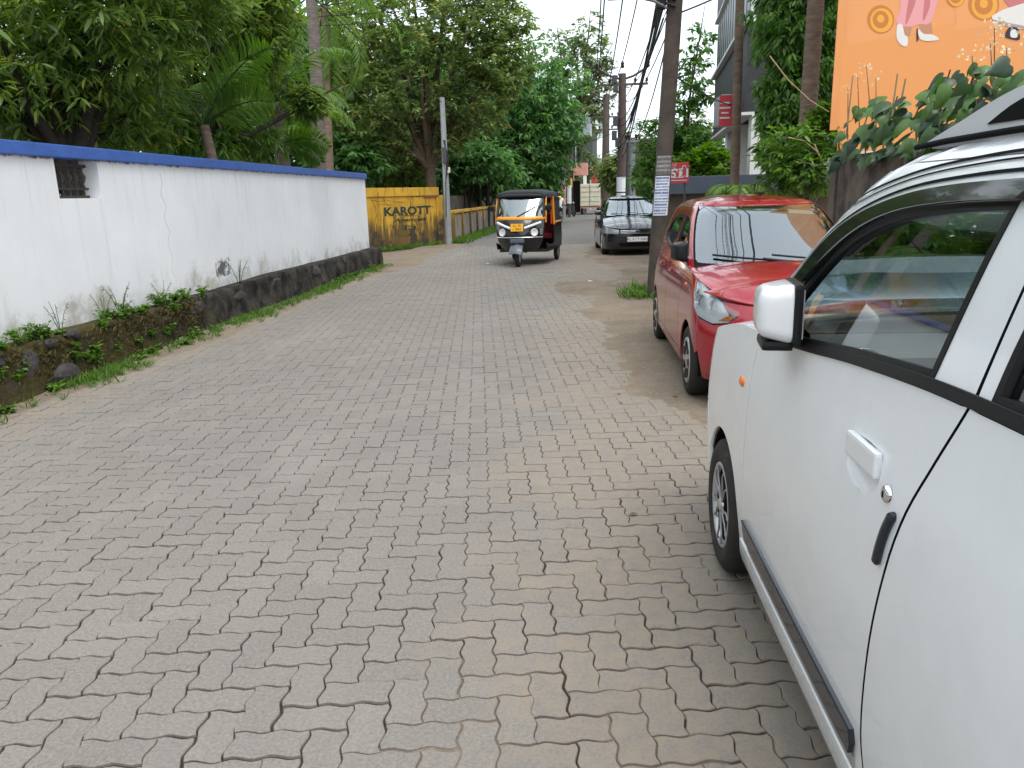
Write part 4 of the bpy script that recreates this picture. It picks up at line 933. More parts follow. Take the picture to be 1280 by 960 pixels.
        mb = MB(); mb.box((.01, -.005, -.092), (.15, .085, .028), fl @ Mm, bev=.012); mb.tube([(.44, (my-.03)*sg, 1.135), (.42, (my+.03)*sg, 1.135), (.39, (my+.065)*sg, 1.145)], [.045, .036, .03], 10, sy=.6); mb.build('mirror_foot', M_BLACKP, mir)
        mb = MB(); tri = [(.585, 1.135), (.40, 1.275), (.36, 1.145)]
        panel('quarter_cover', PG, gre.side([(.60, 1.128), (.45, 1.245), (.42, 1.262), (.415, 1.139)], .03), M_BLACKP, car, off=.004) if sg == 1 else None
    # wheels
    def rim(w, M, h):
        mb = MB(); mb.lathe([(.185, h*.80), (.178, h*.93), (.168, h*.95), (.163, h*.88), (.155, h*.70)], 48, M); mb.build('rim', M_SILVER, w)
        mb = MB(); mb.lathe([(.160, h*.70), (.10, h*.55), (.05, h*.6), (.0, h*.6)], 40, M); mb.build('rim_dish', M_BLACKM, w)
        for k in range(5):
            Mk = M @ Matrix.Rotation(2*math.pi*k/5+.3, 4, 'Z')
            mb = MB()
            for pts in ([(.02, .0), (.075, .020), (.115, .052), (.158, .050)], [(.02, 0), (.07, -.012), (.12, -.012), (.164, -.030)]):
                p = spl(pts, 5); k_ = len(p)
                mb.tube([(x, y, h*(.86+.08*(i/k_))) for i, (x, y) in enumerate(p)], [.0072-.0024*(i/k_) for i in range(k_)], 6, Mk, sy=.8)
            mb.build('spoke', M_SPOKE, w)
        mb = MB(); mb.lathe([(.0, h*1.0), (.022, h*.99), (.030, h*.92), (.032, h*.8)], 20, M); mb.build('hub_cap', M_SILVER, w)
    for x in (1.2, -1.2):
        for sg in (1, -1):
            wheel(car, (x, .674*sg, .280), .280, .15, .178, sg, M_TYRE, rim)
            wheel_well(car, x, .66, .275, .332, .062, sg)
    mb = MB(); mb.box((0, 0, .26), (1.75, 1.38, .06)); mb.box((0, 0, .30), (3.2, .86, .10)); mb.build('underbody', M_BLACKM, car)
    # interior
    mb = MB(); mb.box((.62, 0, 1.0), (.42, 1.28, .16), bev=.05); mb.box((.78, 0, .80), (.2, 1.28, .4), bev=.03); mb.build('dashboard', M_BEIGE, car)
    mb = MB(); mb.lathe([(.050, 0), (.062, .008), (.066, 0)], 24, Matrix.Translation((.405, .50, 1.04)) @ Matrix.Rotation(R_(-80), 4, 'Y')); mb.build('air_vent', M_CHROME, car)
    mb = MB(); mb.lathe([(0, 0.002), (.050, 0.002)], 20, Matrix.Translation((.405, .50, 1.04)) @ Matrix.Rotation(R_(-80), 4, 'Y')); mb.build('vent_face', M_BLACKP, car)
    mb = MB(); th = np.linspace(0, 2*math.pi, 25); mb.tube([(.30+.06*math.sin(t), -.35+.17*math.cos(t), 1.0+.16*math.sin(t)) for t in th], .014, 8, caps=False); mb.tube([(.5, -.35, .93), (.31, -.35, 1.0)], .03, 8); mb.box((.31, -.35, 1.0), (.03, .3, .05), bev=.01); mb.build('steering_wheel', M_BLACKP, car)
    for y in (.34, -.34):
        mb = MB(); mb.box((-.12, y, .62), (.5, .48, .16), bev=.05); mb.box((-.38, y, .93), (.14, .46, .58), Matrix.Translation((-.38, y, .7)) @ Matrix.Rotation(R_(-12), 4, 'Y') @ Matrix.Translation((.38, -y, -.7)), bev=.05); mb.box((-.46, y, 1.29), (.09, .26, .16), bev=.035); mb.build('seat', M_SEAT, car)
    mb = MB(); mb.box((-.98, 0, .62), (.48, 1.2, .16), bev=.05); mb.box((-1.25, 0, .95), (.14, 1.2, .6), bev=.05); mb.build('rear_seat', M_SEAT, car)
    mb = MB(); mb.box((0, 0, .36), (2.6, 1.3, .05)); mb.build('cabin_floor', M_BLACKM, car)
    mb = MB(); mb.box((.38, -.02, 1.50), (.02, .20, .06), bev=.01); mb.tube([(.40, -.02, 1.53), (.42, -.02, 1.57)], .008, 6); mb.build('rear_view_mirror', M_BLACKP, car)
    for sg in (1, -1):
        panel('door_card', PL, low.side([(.74, .34), (.74, 1.07), (-.4, 1.16), (-1.4, 1.2), (-1.4, .75), (-.8, .34)], .08), M_BEIGE, car, off=-.05, thick=0) if sg == 1 else None
    return car
white_car()
# ================================================================== red small hatchback
M_RED = car_paint('red_car_paint', (.305, .008, .018), .2, metal=.15, dirt=(.30, .16, .12), amount=.70)
def red_rim(w, M, h):
    mb = MB(); mb.lathe([(.182, h*.82), (.178, h*1.0), (.165, h*1.04), (.15, h*.98), (.10, h*.90), (.05, h*1.02), (.035, h*1.06), (0, h*1.07)], 48, M); mb.build('wheel_cover', M_SILVER, w)
    for k in range(7):
        Mk = M @ Matrix.Rotation(2*math.pi*k/7, 4, 'Z'); mb = MB(); pl = spl([(.085, -.016), (.135, -.034), (.150, 0), (.135, .034), (.085, .016), (.075, 0)], 3, True); mb.prism(pl, .012, Mk @ Matrix.Translation((0, 0, h*.93))); mb.build('slot', M_BLACKP, w)
def red_spec():
    low = Shell([.16, .24, .36, .52, .68, .80, .90, .98, 1.05], [.73, .765, .772, .775, .768, .752, .728, .70, .68],
                [1.74, 1.84, 1.88, 1.885, 1.86, 1.80, 1.66, 1.45, 1.2], [-1.55, -1.60, -1.615, -1.62, -1.615, -1.60, -1.58, -1.55, -1.53], .55, .3, 2.35, 2.8, .02, .1, 3.5)
    gre = Shell([.88, .98, 1.10, 1.22, 1.32, 1.40, 1.445, 1.465], [.735, .70, .672, .636, .598, .555, .515, .48],
                [1.28, 1.03, .80, .58, .40, .25, .12, .02], [-1.60, -1.58, -1.54, -1.49, -1.44, -1.38, -1.31, -1.24], .40, .25, 2.3, 2.8, .015, .1, 3.5)
    belt = pchip([-1.7, -1.3, -.6, 0, .5, .8, 1.1, 1.35, 1.55, 1.75], [1.06, 1.05, 1.01, .98, .965, .955, .935, .895, .845, .78])
    win1 = spl([(.66, 1.005), (.40, 1.15), (.15, 1.285), (-.02, 1.335), (-.22, 1.352)], 5)+[(-.21, 1.2), (-.20, 1.015)]
    win2 = spl([(-.30, 1.02), (-.31, 1.2), (-.33, 1.352)], 3)+spl([(-.6, 1.35), (-.85, 1.325), (-1.05, 1.25), (-1.10, 1.15), (-1.0, 1.08), (-.7, 1.045)], 4)
    return dict(low=low, gre=gre, belt=belt, paint=M_RED, zb=.205, ar=.322, xF=1.19, xR=-1.19, wz=.275, ztop=1, doors=(.70, -.25, -1.0), lamp_side=1.5, arch_a=22,
        lamp_top=(1.20, .9), fender_front=[(1.22, .916), (1.325, .81), (1.40, .73), (1.49, .668), (1.52, .56), (1.53, .42)], tail_x=-1.45, bump_x=1.52,
        bump_top=[('s', 1.535, .42), ('s', 1.528, .56), ('s', 1.505, .660), ('y', .66, .628), ('y', .57, .645), ('y', .475, .715), ('y', .462, .760), ('y', .36, .770), ('y', .18, .772)],
        bump_holes=lambda l: [l.front([(-.30, .30), (.30, .30), (.36, .40), (.30, .44), (-.30, .44), (-.36, .40)], .05), l.front([(-.28, .62), (.28, .62), (.33, .70), (-.33, .70)], .05)],
        lamp=[('s', 1.24, .918), ('s', 1.33, .82), ('s', 1.415, .73), ('s', 1.50, .675), ('y', .66, .640), ('y', .58, .655), ('y', .49, .715), ('y', .50, .735), ('y', .58, .775), ('s', 1.50, .852), ('s', 1.37, .89)],
        bulbs=[(-.06, .0, .045), (.10, .02, .04)], blinker=[('y', .64, .66), ('y', .56, .67), ('y', .52, .70), ('y', .58, .70)],
        bonnet=(.80, 1.50, .765), cowl=lambda y: 1.02-.42*(y/.7)**2, crown=.075, zr=1.465, gz0=.965, gz1=1.06, pillar_in=.27,
        windows=[win1, win2], side_poly=[(x, belt(x)+.004) for x in np.linspace(-1.35, .76, 20)]+[(gre.xf(z)-.255, z) for z in np.linspace(1.0, 1.43, 10)]+[(x, 1.432) for x in np.linspace(-.25, -1.2, 8)]+[(-1.36, 1.3)],
        rcrown=.05, handles=(-.06, -.86), hz=.86, mirror=(.60, 1.0, 1), mirror_h=.175, mirror_mat=M_BLACKP, track=.683, tr=.277, tw=.155, rimr=.182, rim=red_rim, wipers=((.05, -.52), (.42, -.08)))
rc = make_car('parked_car', 'small red hatchback with large swept headlight and black mirror, dusty', (1.625, 7.19, 0), R_(-90), red_spec())
S_ = red_spec()
panel('nose_liner', lambda a, z: S_['low'].P(a, z), S_['low'].front([(-.56, .70), (.56, .70), (.60, .80), (.3, .80), (-.3, .80), (-.60, .80)], .05), M_RED, rc, off=-.010, thick=0, outward=lambda p: Vector((1, p.y*.4, 0)))
for sg in (1, -1):
    q = S_['low']; p = q.P(q.fy(.60, .40), .40)
    mb = MB(); mb.lathe([(.075, .004), (.062, -.03), (.045, -.035), (.045, -.02), (0, -.018)], 20, Matrix.Translation((p.x+.004, p.y*sg, .40)) @ Matrix.Rotation(R_(40*sg), 4, 'Z') @ Matrix.Rotation(R_(90), 4, 'Y')); mb.build('fog_lamp', M_RED, rc)
    p = q.P(q.sx(.92, .84), .84); mb = MB(); mb.sphere((.92, (p.y-.002)*sg, .84), (.022, .012, .016), 10, 6); mb.build('side_indicator', M_AMBER, rc)
mb = MB(); mb.box((1.82, 0, .37), (.04, .7, .14)); mb.box((1.80, 0, .66), (.04, .66, .09)); mb.build('grille_mesh', M_BLACKP, rc)
plate(rc, [('KL 39 B 4417', 0)], frame((1.892, 0, .52), (0, 1, 0), (0, 0, 1)), .46, .1, M_PLATEW, M_INK, .075) if False else plate(rc, [], frame((1.892, 0, .52), (0, 1, 0), (0, 0, 1)), .46, .1, M_PLATEW, M_INK, .075)
mb = MB(); mb.box((-.02, .02, 1.523), (.06, .035, .035), bev=.012); mb.tube([(-.03, .02, 1.53), (-.2, .14, 1.548), (-.34, .26, 1.552)], .0045, 6); mb.build('antenna', M_BLACKP, rc)
mb = MB(); qq = S_['gre'].P(-S_['gre'].fy(.36, 1.36), 1.36)
mb = MB(); a_ = S_['gre']; pp = [a_.P(a_.fy(y, z), z)+Vector((-.006, 0, -.006)) for y, z in ((.20, 1.395), (.42, 1.375), (.43, 1.345), (.20, 1.365))]; mb.add(pp, [(0, 1, 2, 3)]); mb.build('sticker', pmat('green_sticker', (.35, .62, .50), .5), rc)
# ================================================================== black sedan
M_BLK = car_paint('black_car_paint', (.012, .013, .018), .16, amount=.78)
def blk_rim(w, M, h):
    mb = MB(); mb.lathe([(.20, h*.82), (.195, h*.98), (.18, h*.95), (.16, h*.6)], 40, M); mb.build('rim', M_SILVER, w)
    mb = MB(); mb.lathe([(.17, h*.55), (0, h*.55)], 30, M); mb.build('rim_dish', M_BLACKM, w)
    for k in range(7):
        Mk = M @ Matrix.Rotation(2*math.pi*k/7, 4, 'Z'); mb = MB(); mb.tube([(.02, 0, h*.85), (.185, 0, h*.9)], [.022, .014], 6, Mk); mb.build('spoke', M_SILVER, w)
def blk_spec():
    low = Shell([.14, .24, .36, .52, .66, .76, .86, .94, 1.0], [.80, .835, .845, .848, .842, .828, .80, .765, .74],
                [2.02, 2.12, 2.16, 2.17, 2.15, 2.10, 1.9, 1.6, 1.2], [-2.15, -2.2, -2.22, -2.23, -2.22, -2.20, -2.17, -2.13, -2.1], .55, .4, 2.6, 2.8, .03, 0, 4.4)
    gre = Shell([.84, .94, 1.04, 1.16, 1.27, 1.35, 1.41, 1.435], [.80, .762, .735, .69, .64, .59, .535, .49],
                [1.45, 1.18, .92, .66, .44, .27, .12, .0], [-1.85, -1.72, -1.58, -1.42, -1.27, -1.15, -1.03, -.92], .42, .35, 2.4, 2.6, .015, 0, 4.4)
    belt = pchip([-2.2, -1.6, -.8, 0, .5, .9, 1.2, 1.5, 1.8, 2.05], [1.0, 1.0, .975, .95, .935, .92, .885, .83, .745, .67])
    win1 = spl([(.72, .98), (.45, 1.13), (.2, 1.255), (-.0, 1.30), (-.2, 1.315)], 5)+[(-.22, 1.15), (-.23, .985)]
    win2 = spl([(-.33, .99), (-.33, 1.15), (-.33, 1.318)], 3)+spl([(-.6, 1.30), (-.85, 1.24), (-1.05, 1.12), (-1.0, 1.02), (-.7, 1.0)], 4)
    return dict(low=low, gre=gre, belt=belt, paint=M_BLK, zb=.17, ar=.345, xF=1.275, xR=-1.275, wz=.305, ztop=1, doors=(.74, -.28, -1.15), lamp_side=1.6, arch_a=20,
        lamp_top=(1.52, .82), fender_front=[(1.55, .80), (1.62, .69), (1.66, .60), (1.66, .42)], tail_x=-1.95, bump_x=1.64,
        bump_top=[('s', 1.67, .42), ('s', 1.67, .585), ('y', .80, .56), ('y', .46, .545), ('y', .40, .54)],
        bump_holes=lambda l: [l.front([(-.42, .24), (.42, .24), (.46, .33), (-.46, .33)], .05)],
        lamp=[('s', 1.56, .80), ('s', 1.63, .69), ('s', 1.67, .595), ('y', .80, .572), ('y', .47, .555), ('y', .47, .655), ('y', .66, .70), ('s', 1.80, .735)],
        bulbs=[(-.08, -.01, .05), (.10, .01, .045)], bonnet=(.88, 1.76, .68), cowl=lambda y: 1.14-.46*(y/.78)**2, crown=.07, zr=1.435, gz0=.945, gz1=1.0, pillar_in=.28,
        windows=[win1, win2], side_poly=[(x, belt(x)+.004) for x in np.linspace(-1.35, .86, 20)]+[(gre.xf(z)-.265, z) for z in np.linspace(.98, 1.40, 10)]+[(x, 1.402) for x in np.linspace(-.25, -.9, 8)]+[(-1.12, 1.25), (-1.3, 1.1)],
        rcrown=.045, handles=(-.12, -.95), hz=.83, mirror=(.66, .98, 0), mirror_mat=M_BLK, track=.735, tr=.305, tw=.18, rimr=.20, rim=blk_rim, wipers=((.05, -.55), (.5, -.05)), sglass=M_DGLASS)
S_ = blk_spec()
bc = make_car('parked_sedan', 'black sedan with chrome grille bars and white number plate parked by the utility pole', (1.47, 21.75, 0), R_(-88), S_)
L_ = S_['low']; PL_ = lambda a, z: L_.P(a, z)
fo = lambda p: Vector((1, p.y*.4, 0))
panel('grille', PL_, L_.front([(-.42, .545), (.42, .545), (.45, .668), (-.45, .668)], .04), M_BLACKM, bc, outward=fo, off=-.02)
for z in (.562, .598, .634): panel('grille_bar', PL_, L_.front([(-.43, z), (.43, z), (.43, z+.010), (-.43, z+.010)], .05), M_CHROME if z > .57 else M_SILVER, bc, outward=fo, off=.004)
mb = MB(); mb.box((2.168, 0, .615), (.02, .10, .07), bev=.008); mb.build('emblem', M_CHROME, bc)
plate(bc, [('KL 51 T 4501', 0)], frame((2.185, 0, .425), (0, 1, 0), (0, 0, 1)), .50, .115, M_PLATEW, M_INK, .088)
mb = MB(); mb.box((2.10, 0, .285), (.04, .84, .085)); mb.build('lower_grille', M_BLACKM, bc)
# boot lid
bt = [(x, .72-.05*((x+1.4)/.8)**2) for x in np.linspace(-1.45, -2.12, 10)]
panel('boot_lid', lambda x, y: Vector((x, y, 1.0+.03*(1-(y/.75)**2)-.03*max(0, (-1.9-x)))), bt+[(x, -y) for x, y in bt[::-1]], M_BLK, bc, outward=lambda p: Vector((0, 0, 1)), step=.1)
# ================================================================== people
def figure(name, J, E, parent, mats, sub=2, root=None):
    """J joint -> (x,y,z,radius or (rx,ry)); one continuous skinned body. mats: list of (material, test(co)) for faces"""
    keys = list(J); me = bpy.data.meshes.new(name); me.from_pydata([J[k][:3] for k in keys], [(keys.index(a), keys.index(b)) for a, b in E], [])
    o = bpy.data.objects.new(name, me); C.objects.link(o)
    md = o.modifiers.new('skin', 'SKIN'); md.use_smooth_shade = True
    if not me.skin_vertices: me.skin_vertices.new() if hasattr(me.skin_vertices, 'new') else None
    sk = me.skin_vertices[0].data
    for i, k in enumerate(keys):
        r = J[k][3]; sk[i].radius = (r, r) if not isinstance(r, tuple) else r; sk[i].use_root = (k == (root or keys[0]))
    sb = o.modifiers.new('sub', 'SUBSURF'); sb.levels = sub; sb.render_levels = sub
    dg = bpy.context.evaluated_depsgraph_get(); m2 = bpy.data.meshes.new_from_object(o.evaluated_get(dg)); bpy.data.objects.remove(o)
    m2.materials.clear()
    for q, _ in mats: m2.materials.append(q)
    for p in m2.polygons:
        for i, (_, t) in enumerate(mats):
            if t is None or t(p.center): p.material_index = i; break
        p.use_smooth = True
    m2.name = name; o = bpy.data.objects.new(name, m2); return link(o, parent)
M_SKIN = pmat('skin', (.22, .11, .065), .55); M_SHIRTW = pmat('white_shirt', (.68, .68, .70), .9, noise=.1, nscale=20); M_KHAKI = pmat('khaki_shirt', (.28, .21, .11), .9, noise=.1)
M_TROUS = pmat('dark_trousers', (.03, .03, .035), .9); M_HAIR = pmat('black_hair', (.01, .009, .008), .6); M_YCLOTH = pmat('yellow_cloth', (.75, .50, .05), .85); M_HELM = pmat('dark_helmet', (.015, .012, .014), .2, coat=.6)
EDG = [('pel', 'sp'), ('sp', 'ch'), ('ch', 'nk'), ('nk', 'hd'), ('hd', 'ht'), ('ch', 'ls'), ('ls', 'le'), ('le', 'lw'), ('lw', 'lh'), ('ch', 'rs'), ('rs', 're'), ('re', 'rw'), ('rw', 'rh'), ('pel', 'lp'), ('lp', 'lk'), ('lk', 'la'), ('la', 'lt'), ('pel', 'rp'), ('rp', 'rk'), ('rk', 'ra'), ('ra', 'rt')]
def seated(seat_z, reach, spread=.24, foot=(.42, .0), lean=.08, knee_x=.40, handz=None):
    """rider facing +x, pelvis over x=0"""
    z = seat_z; hz = z+.36 if handz is None else handz
    J = {'pel': (0, 0, z+.10, (.15, .12)), 'sp': (lean*.5, 0, z+.28, (.14, .11)), 'ch': (lean, 0, z+.48, (.16, .115)), 'nk': (lean+.02, 0, z+.62, .055), 'hd': (lean+.04, 0, z+.74, .088), 'ht': (lean+.04, 0, z+.85, .06)}
    for s, y in (('l', 1), ('r', -1)):
        J[s+'s'] = (lean, .19*y, z+.52, .065); J[s+'e'] = (lean+reach*.45, .26*y, z+.30, .045); J[s+'w'] = (lean+reach*.93, spread*y, hz, .032); J[s+'h'] = (lean+reach+.06, spread*y*.98, hz+.005, .034)
        J[s+'p'] = (.05, .10*y, z+.08, .085); J[s+'k'] = (knee_x, .14*y, z+.12, .06); J[s+'a'] = (foot[0], .13*y, foot[1]+.07, .04); J[s+'t'] = (foot[0]+.14, .14*y, foot[1]+.035, .035)
    return J
def is_hand(J):
    def t(c): return any((c-Vector(J[k][:3])).length < .075 for k in ('lh', 'rh')) or c.z > J['nk'][2]
    return t
def add_fingers(J, parent, mat):
    for s, y in (('l', 1), ('r', -1)):
        b = Vector(J[s+'h'][:3])
        for k in range(4):
            mb = MB(); p = b+Vector((.01, (k-1.5)*.018, .012)); mb.tube([p, p+Vector((.035, 0, .012)), p+Vector((.05, 0, -.018)), p+Vector((.03, 0, -.04))], [.009, .0085, .008, .006], 6); mb.build('finger', mat, parent)
        mb = MB(); p = b+Vector((-.01, -.028*y, 0)); mb.tube([p, p+Vector((.02, -.02*y, -.012)), p+Vector((.04, -.012*y, -.03))], [.01, .009, .007], 6); mb.build('thumb', mat, parent)
def head_bits(J, parent, hair=True):
    h = Vector(J['hd'][:3])
    mb = MB(); mb.sphere((h.x+.085, h.y, h.z), (.018, .013, .022), 8, 6); mb.build('nose', M_SKIN, parent)
    for y in (1, -1):
        mb = MB(); mb.sphere((h.x, h.y+.088*y, h.z), (.018, .010, .03), 8, 6); mb.build('ear', M_SKIN, parent)
        mb = MB(); mb.sphere((h.x+.078, h.y+.032*y, h.z+.022), (.009, .014, .008), 8, 6); mb.build('eye', M_HAIR, parent)
    mb = MB(); mb.sphere((h.x+.078, h.y, h.z-.048), (.008, .026, .007), 8, 6); mb.build('mouth', pmat('lips', (.16, .06, .05), .6), parent)
    if hair: mb = MB(); mb.sphere((h.x-.015, h.y, h.z+.055), (.10, .10, .085), 14, 10); mb.build('hair', M_HAIR, parent)
# ================================================================== three-wheeled autorickshaw
M_ABLACK = pmat('rickshaw_black', (.010, .011, .014), .22, coat=.6, wear=(.05, .045, .04), wscale=9, wthr=.66)
M_AYEL = pmat('rickshaw_orange_yellow', (.80, .30, .02), .35, coat=.3, noise=.1)
M_CANVAS = pmat('black_canvas', (.022, .024, .028), .75, noise=.2, nscale=12, bump=.3, bscale=50)
M_ORED = pmat('orange_red_curtain', (.55, .07, .02), .8)
M_STEELD = pmat('grey_blue_mudguard', (.09, .105, .125), .35, coat=.3)
def rickshaw():
    a = empty('autorickshaw', (-1.12, 18.32, 0), R_(-99), 'black and orange three-wheeled autorickshaw with black canvas roof driving along the road', 'autorickshaw')
    def loft(sections, name, mat, closed=False, cap=True):
        n = len(sections[0]); vs = [p for s in sections for p in s]; fs = []
        for i in range(len(sections)-1):
            for j in range(n if closed else n-1): fs.append((i*n+j, i*n+(j+1) % n, (i+1)*n+(j+1) % n, (i+1)*n+j))
        mb = MB(); mb.add(vs, fs, smooth=True)
        if cap and closed: mb.add(sections[0], [list(range(n))]); mb.add(sections[-1], [list(range(n))[::-1]])
        return mb.build(name, mat, a)
    # front cowl
    def cow(z, w, x0, d): return [(x0-d*(abs(t)**2.2), w*t, z) for t in np.linspace(-1, 1, 17)]
    cs = [cow(.34, .36, .80, .16), cow(.42, .47, .93, .22), cow(.55, .54, 1.02, .28), cow(.70, .575, 1.05, .30), cow(.85, .585, 1.02, .28), cow(.98, .585, .96, .25), cow(1.045, .585, .92, .23)]
    loft(cs, 'front_cowl', M_ABLACK)
    loft([cow(1.047, .592, .925, .23), cow(1.06, .60, .93, .23), cow(1.105, .60, .905, .22), cow(1.12, .59, .89, .22)], 'cowl_band', M_AYEL)
    for y in (1, -1):
        mb = MB(); mb.tube([(.71, .575*y, 1.10), (.62, .565*y, 1.35), (.54, .54*y, 1.57)], .020, 8); mb.build('windscreen_post', M_ABLACK, a)
    mb = MB(); mb.tube([(.55, -.54, 1.57), (.66, -.3, 1.585), (.69, 0, 1.588), (.66, .3, 1.585), (.55, .54, 1.57)], .035, 8); mb.build('visor', M_CANVAS, a)
    def wsc(z, t): 
        k = (z-1.11)/.47; return Vector((.895-.28*k-(.20-.10*k)*abs(t)**2.2, (.565-.03*k)*t, z))
    loft([[wsc(z, t) for t in np.linspace(-1, 1, 13)] for z in np.linspace(1.11, 1.575, 6)], 'windscreen', glass_mat('rickshaw_glass', (.45, .50, .51), .25), cap=False)
    mb = MB(); mb.tube([wsc(1.12, -.05)+Vector((.02, 0, .0)), wsc(1.24, .38)+Vector((.022, 0, 0)), wsc(1.36, .78)+Vector((.022, 0, 0))], [.010, .012, .007], 6); mb.build('wiper', M_BLACKP, a)
    # canvas roof
    def rf(x, w, zt, zl): return [(x, w*math.copysign(abs(math.cos(t))**.55, math.cos(t)), zl+(zt-zl)*abs(math.sin(t))**.6) for t in np.linspace(0, math.pi, 17)]
    loft([rf(.58, .52, 1.60, 1.555), rf(.60, .60, 1.66, 1.545), rf(.50, .625, 1.695, 1.53), rf(.2, .635, 1.72, 1.52), rf(-.4, .635, 1.72, 1.52), rf(-.95, .625, 1.70, 1.50), rf(-1.2, .60, 1.62, 1.35), rf(-1.3, .58, 1.4, 1.0)], 'roof', M_CANVAS)
    # body tub
    for y in (1, -1):
        mb = MB(); pl = [(.52, .36), (.60, .52), (.30, .46), (-.28, .46), (-.36, .93), (-1.28, .93), (-1.36, .60), (-1.28, .33), (-1.24, .33)]+arc(-1.0, .23, .27, 22, 158, 12)[::-1][0:0]+[(-.62, .33)]
        Mx = frame((0, .64*y, 0), (1, 0, 0), (0, 0, 1)); mb.prism(pl, .03*y, Mx); mb.build('side_panel', M_ABLACK, a)
        mb = MB(); mb.tube([(.635, .61*y, .98), (.60, .608*y, 1.2), (.52, .60*y, 1.55)], .022, 8); mb.build('front_post', M_AYEL, a)
        mb = MB(); mb.tube([(-.30, .63*y, .90), (-.26, .625*y, 1.25), (-.22, .615*y, 1.56)], .032, 8); mb.build('middle_post', M_AYEL, a)
        mb = MB(); mb.tube([(-.36, .645*y, .945), (-.8, .645*y, .955), (-1.28, .635*y, .945)], .022, 6); mb.build('waist_rail', M_AYEL, a)
        mb = MB(); mb.box((-.8, .605*y, 1.23), (.85, .012, .60)); mb.build('side_curtain', M_CANVAS if y > 0 else M_CANVAS, a)
        mb = MB(); mb.box((-.20, .585*y, 1.22), (.10, .02, .62), bev=.008); mb.build('tied_curtain', M_ORED, a)
        # mirrors, lamps
        mb = MB(); mb.box((.74, .70*y, 1.30), (.05, .16, .11), bev=.02); mb.tube([(.72, .60*y, 1.26), (.74, .66*y, 1.29)], .010, 6); mb.build('wing_mirror', M_BLACKP, a)
        p = (1.0-.30*.69**2.2, .40*y, .77); mb = MB(); mb.lathe([(.088, -.04), (.088, .02), (.078, .03), (.07, .018), (0, .022)], 20, Matrix.Translation((p[0]+.055, p[1]*.97, p[2])) @ Matrix.Rotation(R_(18*y), 4, 'Z') @ Matrix.Rotation(R_(90), 4, 'Y')); mb.build('headlight', M_LAMPW, a)
        mb = MB(); pts = [(1.035-.28*(t/.585)**2.2, t*y, .865+(t-.17)*.34) for t in np.linspace(.17, .53, 8)]; mb.tube([(q[0]+.012, q[1], q[2]) for q in pts], .026, 6, sy=1.2); mb.build('lamp_strip', M_LAMPW, a)
    mb = MB(); mb.box((.86, .545, .78), (.05, .07, .14), bev=.015); mb.build('side_lamp', M_GREYP, a)
    mb = MB(); mb.box((-.42, 0, .33), (1.7, 1.20, .07)); mb.box((-1.28, 0, .66), (.04, 1.24, .6)); mb.build('floor_pan', M_ABLACK, a)
    mb = MB(); mb.tube([(1.06-.26*(abs(t)/.56)**2.2, t, .66) for t in np.linspace(-.56, .56, 13)], .014, 6); mb.build('trim_line', M_CHROME, a)
    # mudguard and fork
    mb = MB(); sec = []
    for an_ in np.linspace(15, 165, 12):
        r = .30; sec.append([(1.0+r*math.cos(R_(an_))*1.05, y, .25+r*math.sin(R_(an_))*.95-abs(y)*.25) for y in np.linspace(-.15, .15, 7)])
    n = 7; mb.add([p for s in sec for p in s], [(i*n+j, i*n+j+1, (i+1)*n+j+1, (i+1)*n+j) for i in range(11) for j in range(6)], smooth=True); mb.build('front_mudguard', M_STEELD, a)
    mb = MB(); mb.box((1.06, 0, .585), (.10, .34, .10), bev=.03); mb.build('cowl_beak', M_STEELD, a)
    def rim(w, M, h):
        mb = MB(); mb.lathe([(.11, h*.8), (.10, h*.9), (.05, h*.7), (0, h*.7)], 24, M); mb.build('rim', M_SILVER, w)
    wheel(a, (1.0, 0, .212), .212, .10, .11, 1, M_TYRE, rim)
    for y in (1, -1): wheel(a, (-1.0, .56*y, .212), .212, .10, .11, y, M_TYRE, rim)
    mb = MB(); mb.tube([(1.0, .08, .21), (.93, .10, .5)], .02, 6); mb.build('fork', M_GREYP, a)
    plate(a, [('KL 39', .035), ('L 5863', -.038)], frame((1.062, .0, .885), (0, 1, 0), (-.15, 0, 1)), .30, .17, M_PLATEY, M_INK, .075)
    # seats, handlebar
    mb = MB(); mb.box((.12, 0, .62), (.36, .5, .12), bev=.04); mb.box((-.08, 0, .80), (.07, .48, .32), bev=.03); mb.box((.1, 0, .46), (.3, .4, .22)); mb.build('driver_seat', M_SEAT, a)
    mb = MB(); mb.box((-.75, 0, .62), (.5, 1.1, .14), bev=.05); mb.box((-1.08, 0, .90), (.12, 1.1, .5), bev=.05); mb.build('passenger_seat', pmat('red_seat', (.22, .02, .02), .7), a)
    mb = MB(); mb.tube([(.78, 0, .5), (.66, 0, 1.0)], .03, 8); mb.tube([(.60, -.30, 1.03), (.66, -.1, 1.02), (.66, .1, 1.02), (.60, .30, 1.03)], .016, 8); mb.build('handlebar', M_BLACKP, a)
    a.scale = (.96, .94, .98); return a
auto = rickshaw()
J = seated(.68, .40, .27, (.50, .37), .05, .42, 1.03)
J = {k: (v[0]+.12, *v[1:]) for k, v in J.items()}
dr = empty('person', auto.location, R_(-99), 'driver in a khaki shirt sitting at the handlebar inside the autorickshaw', 'person')
b_ = figure('body', J, EDG, dr, [(M_SKIN, is_hand(J)), (M_TROUS, lambda c: c.z < .80), (M_KHAKI, None)], root='pel')
add_fingers(J, dr, M_SKIN); head_bits(J, dr)
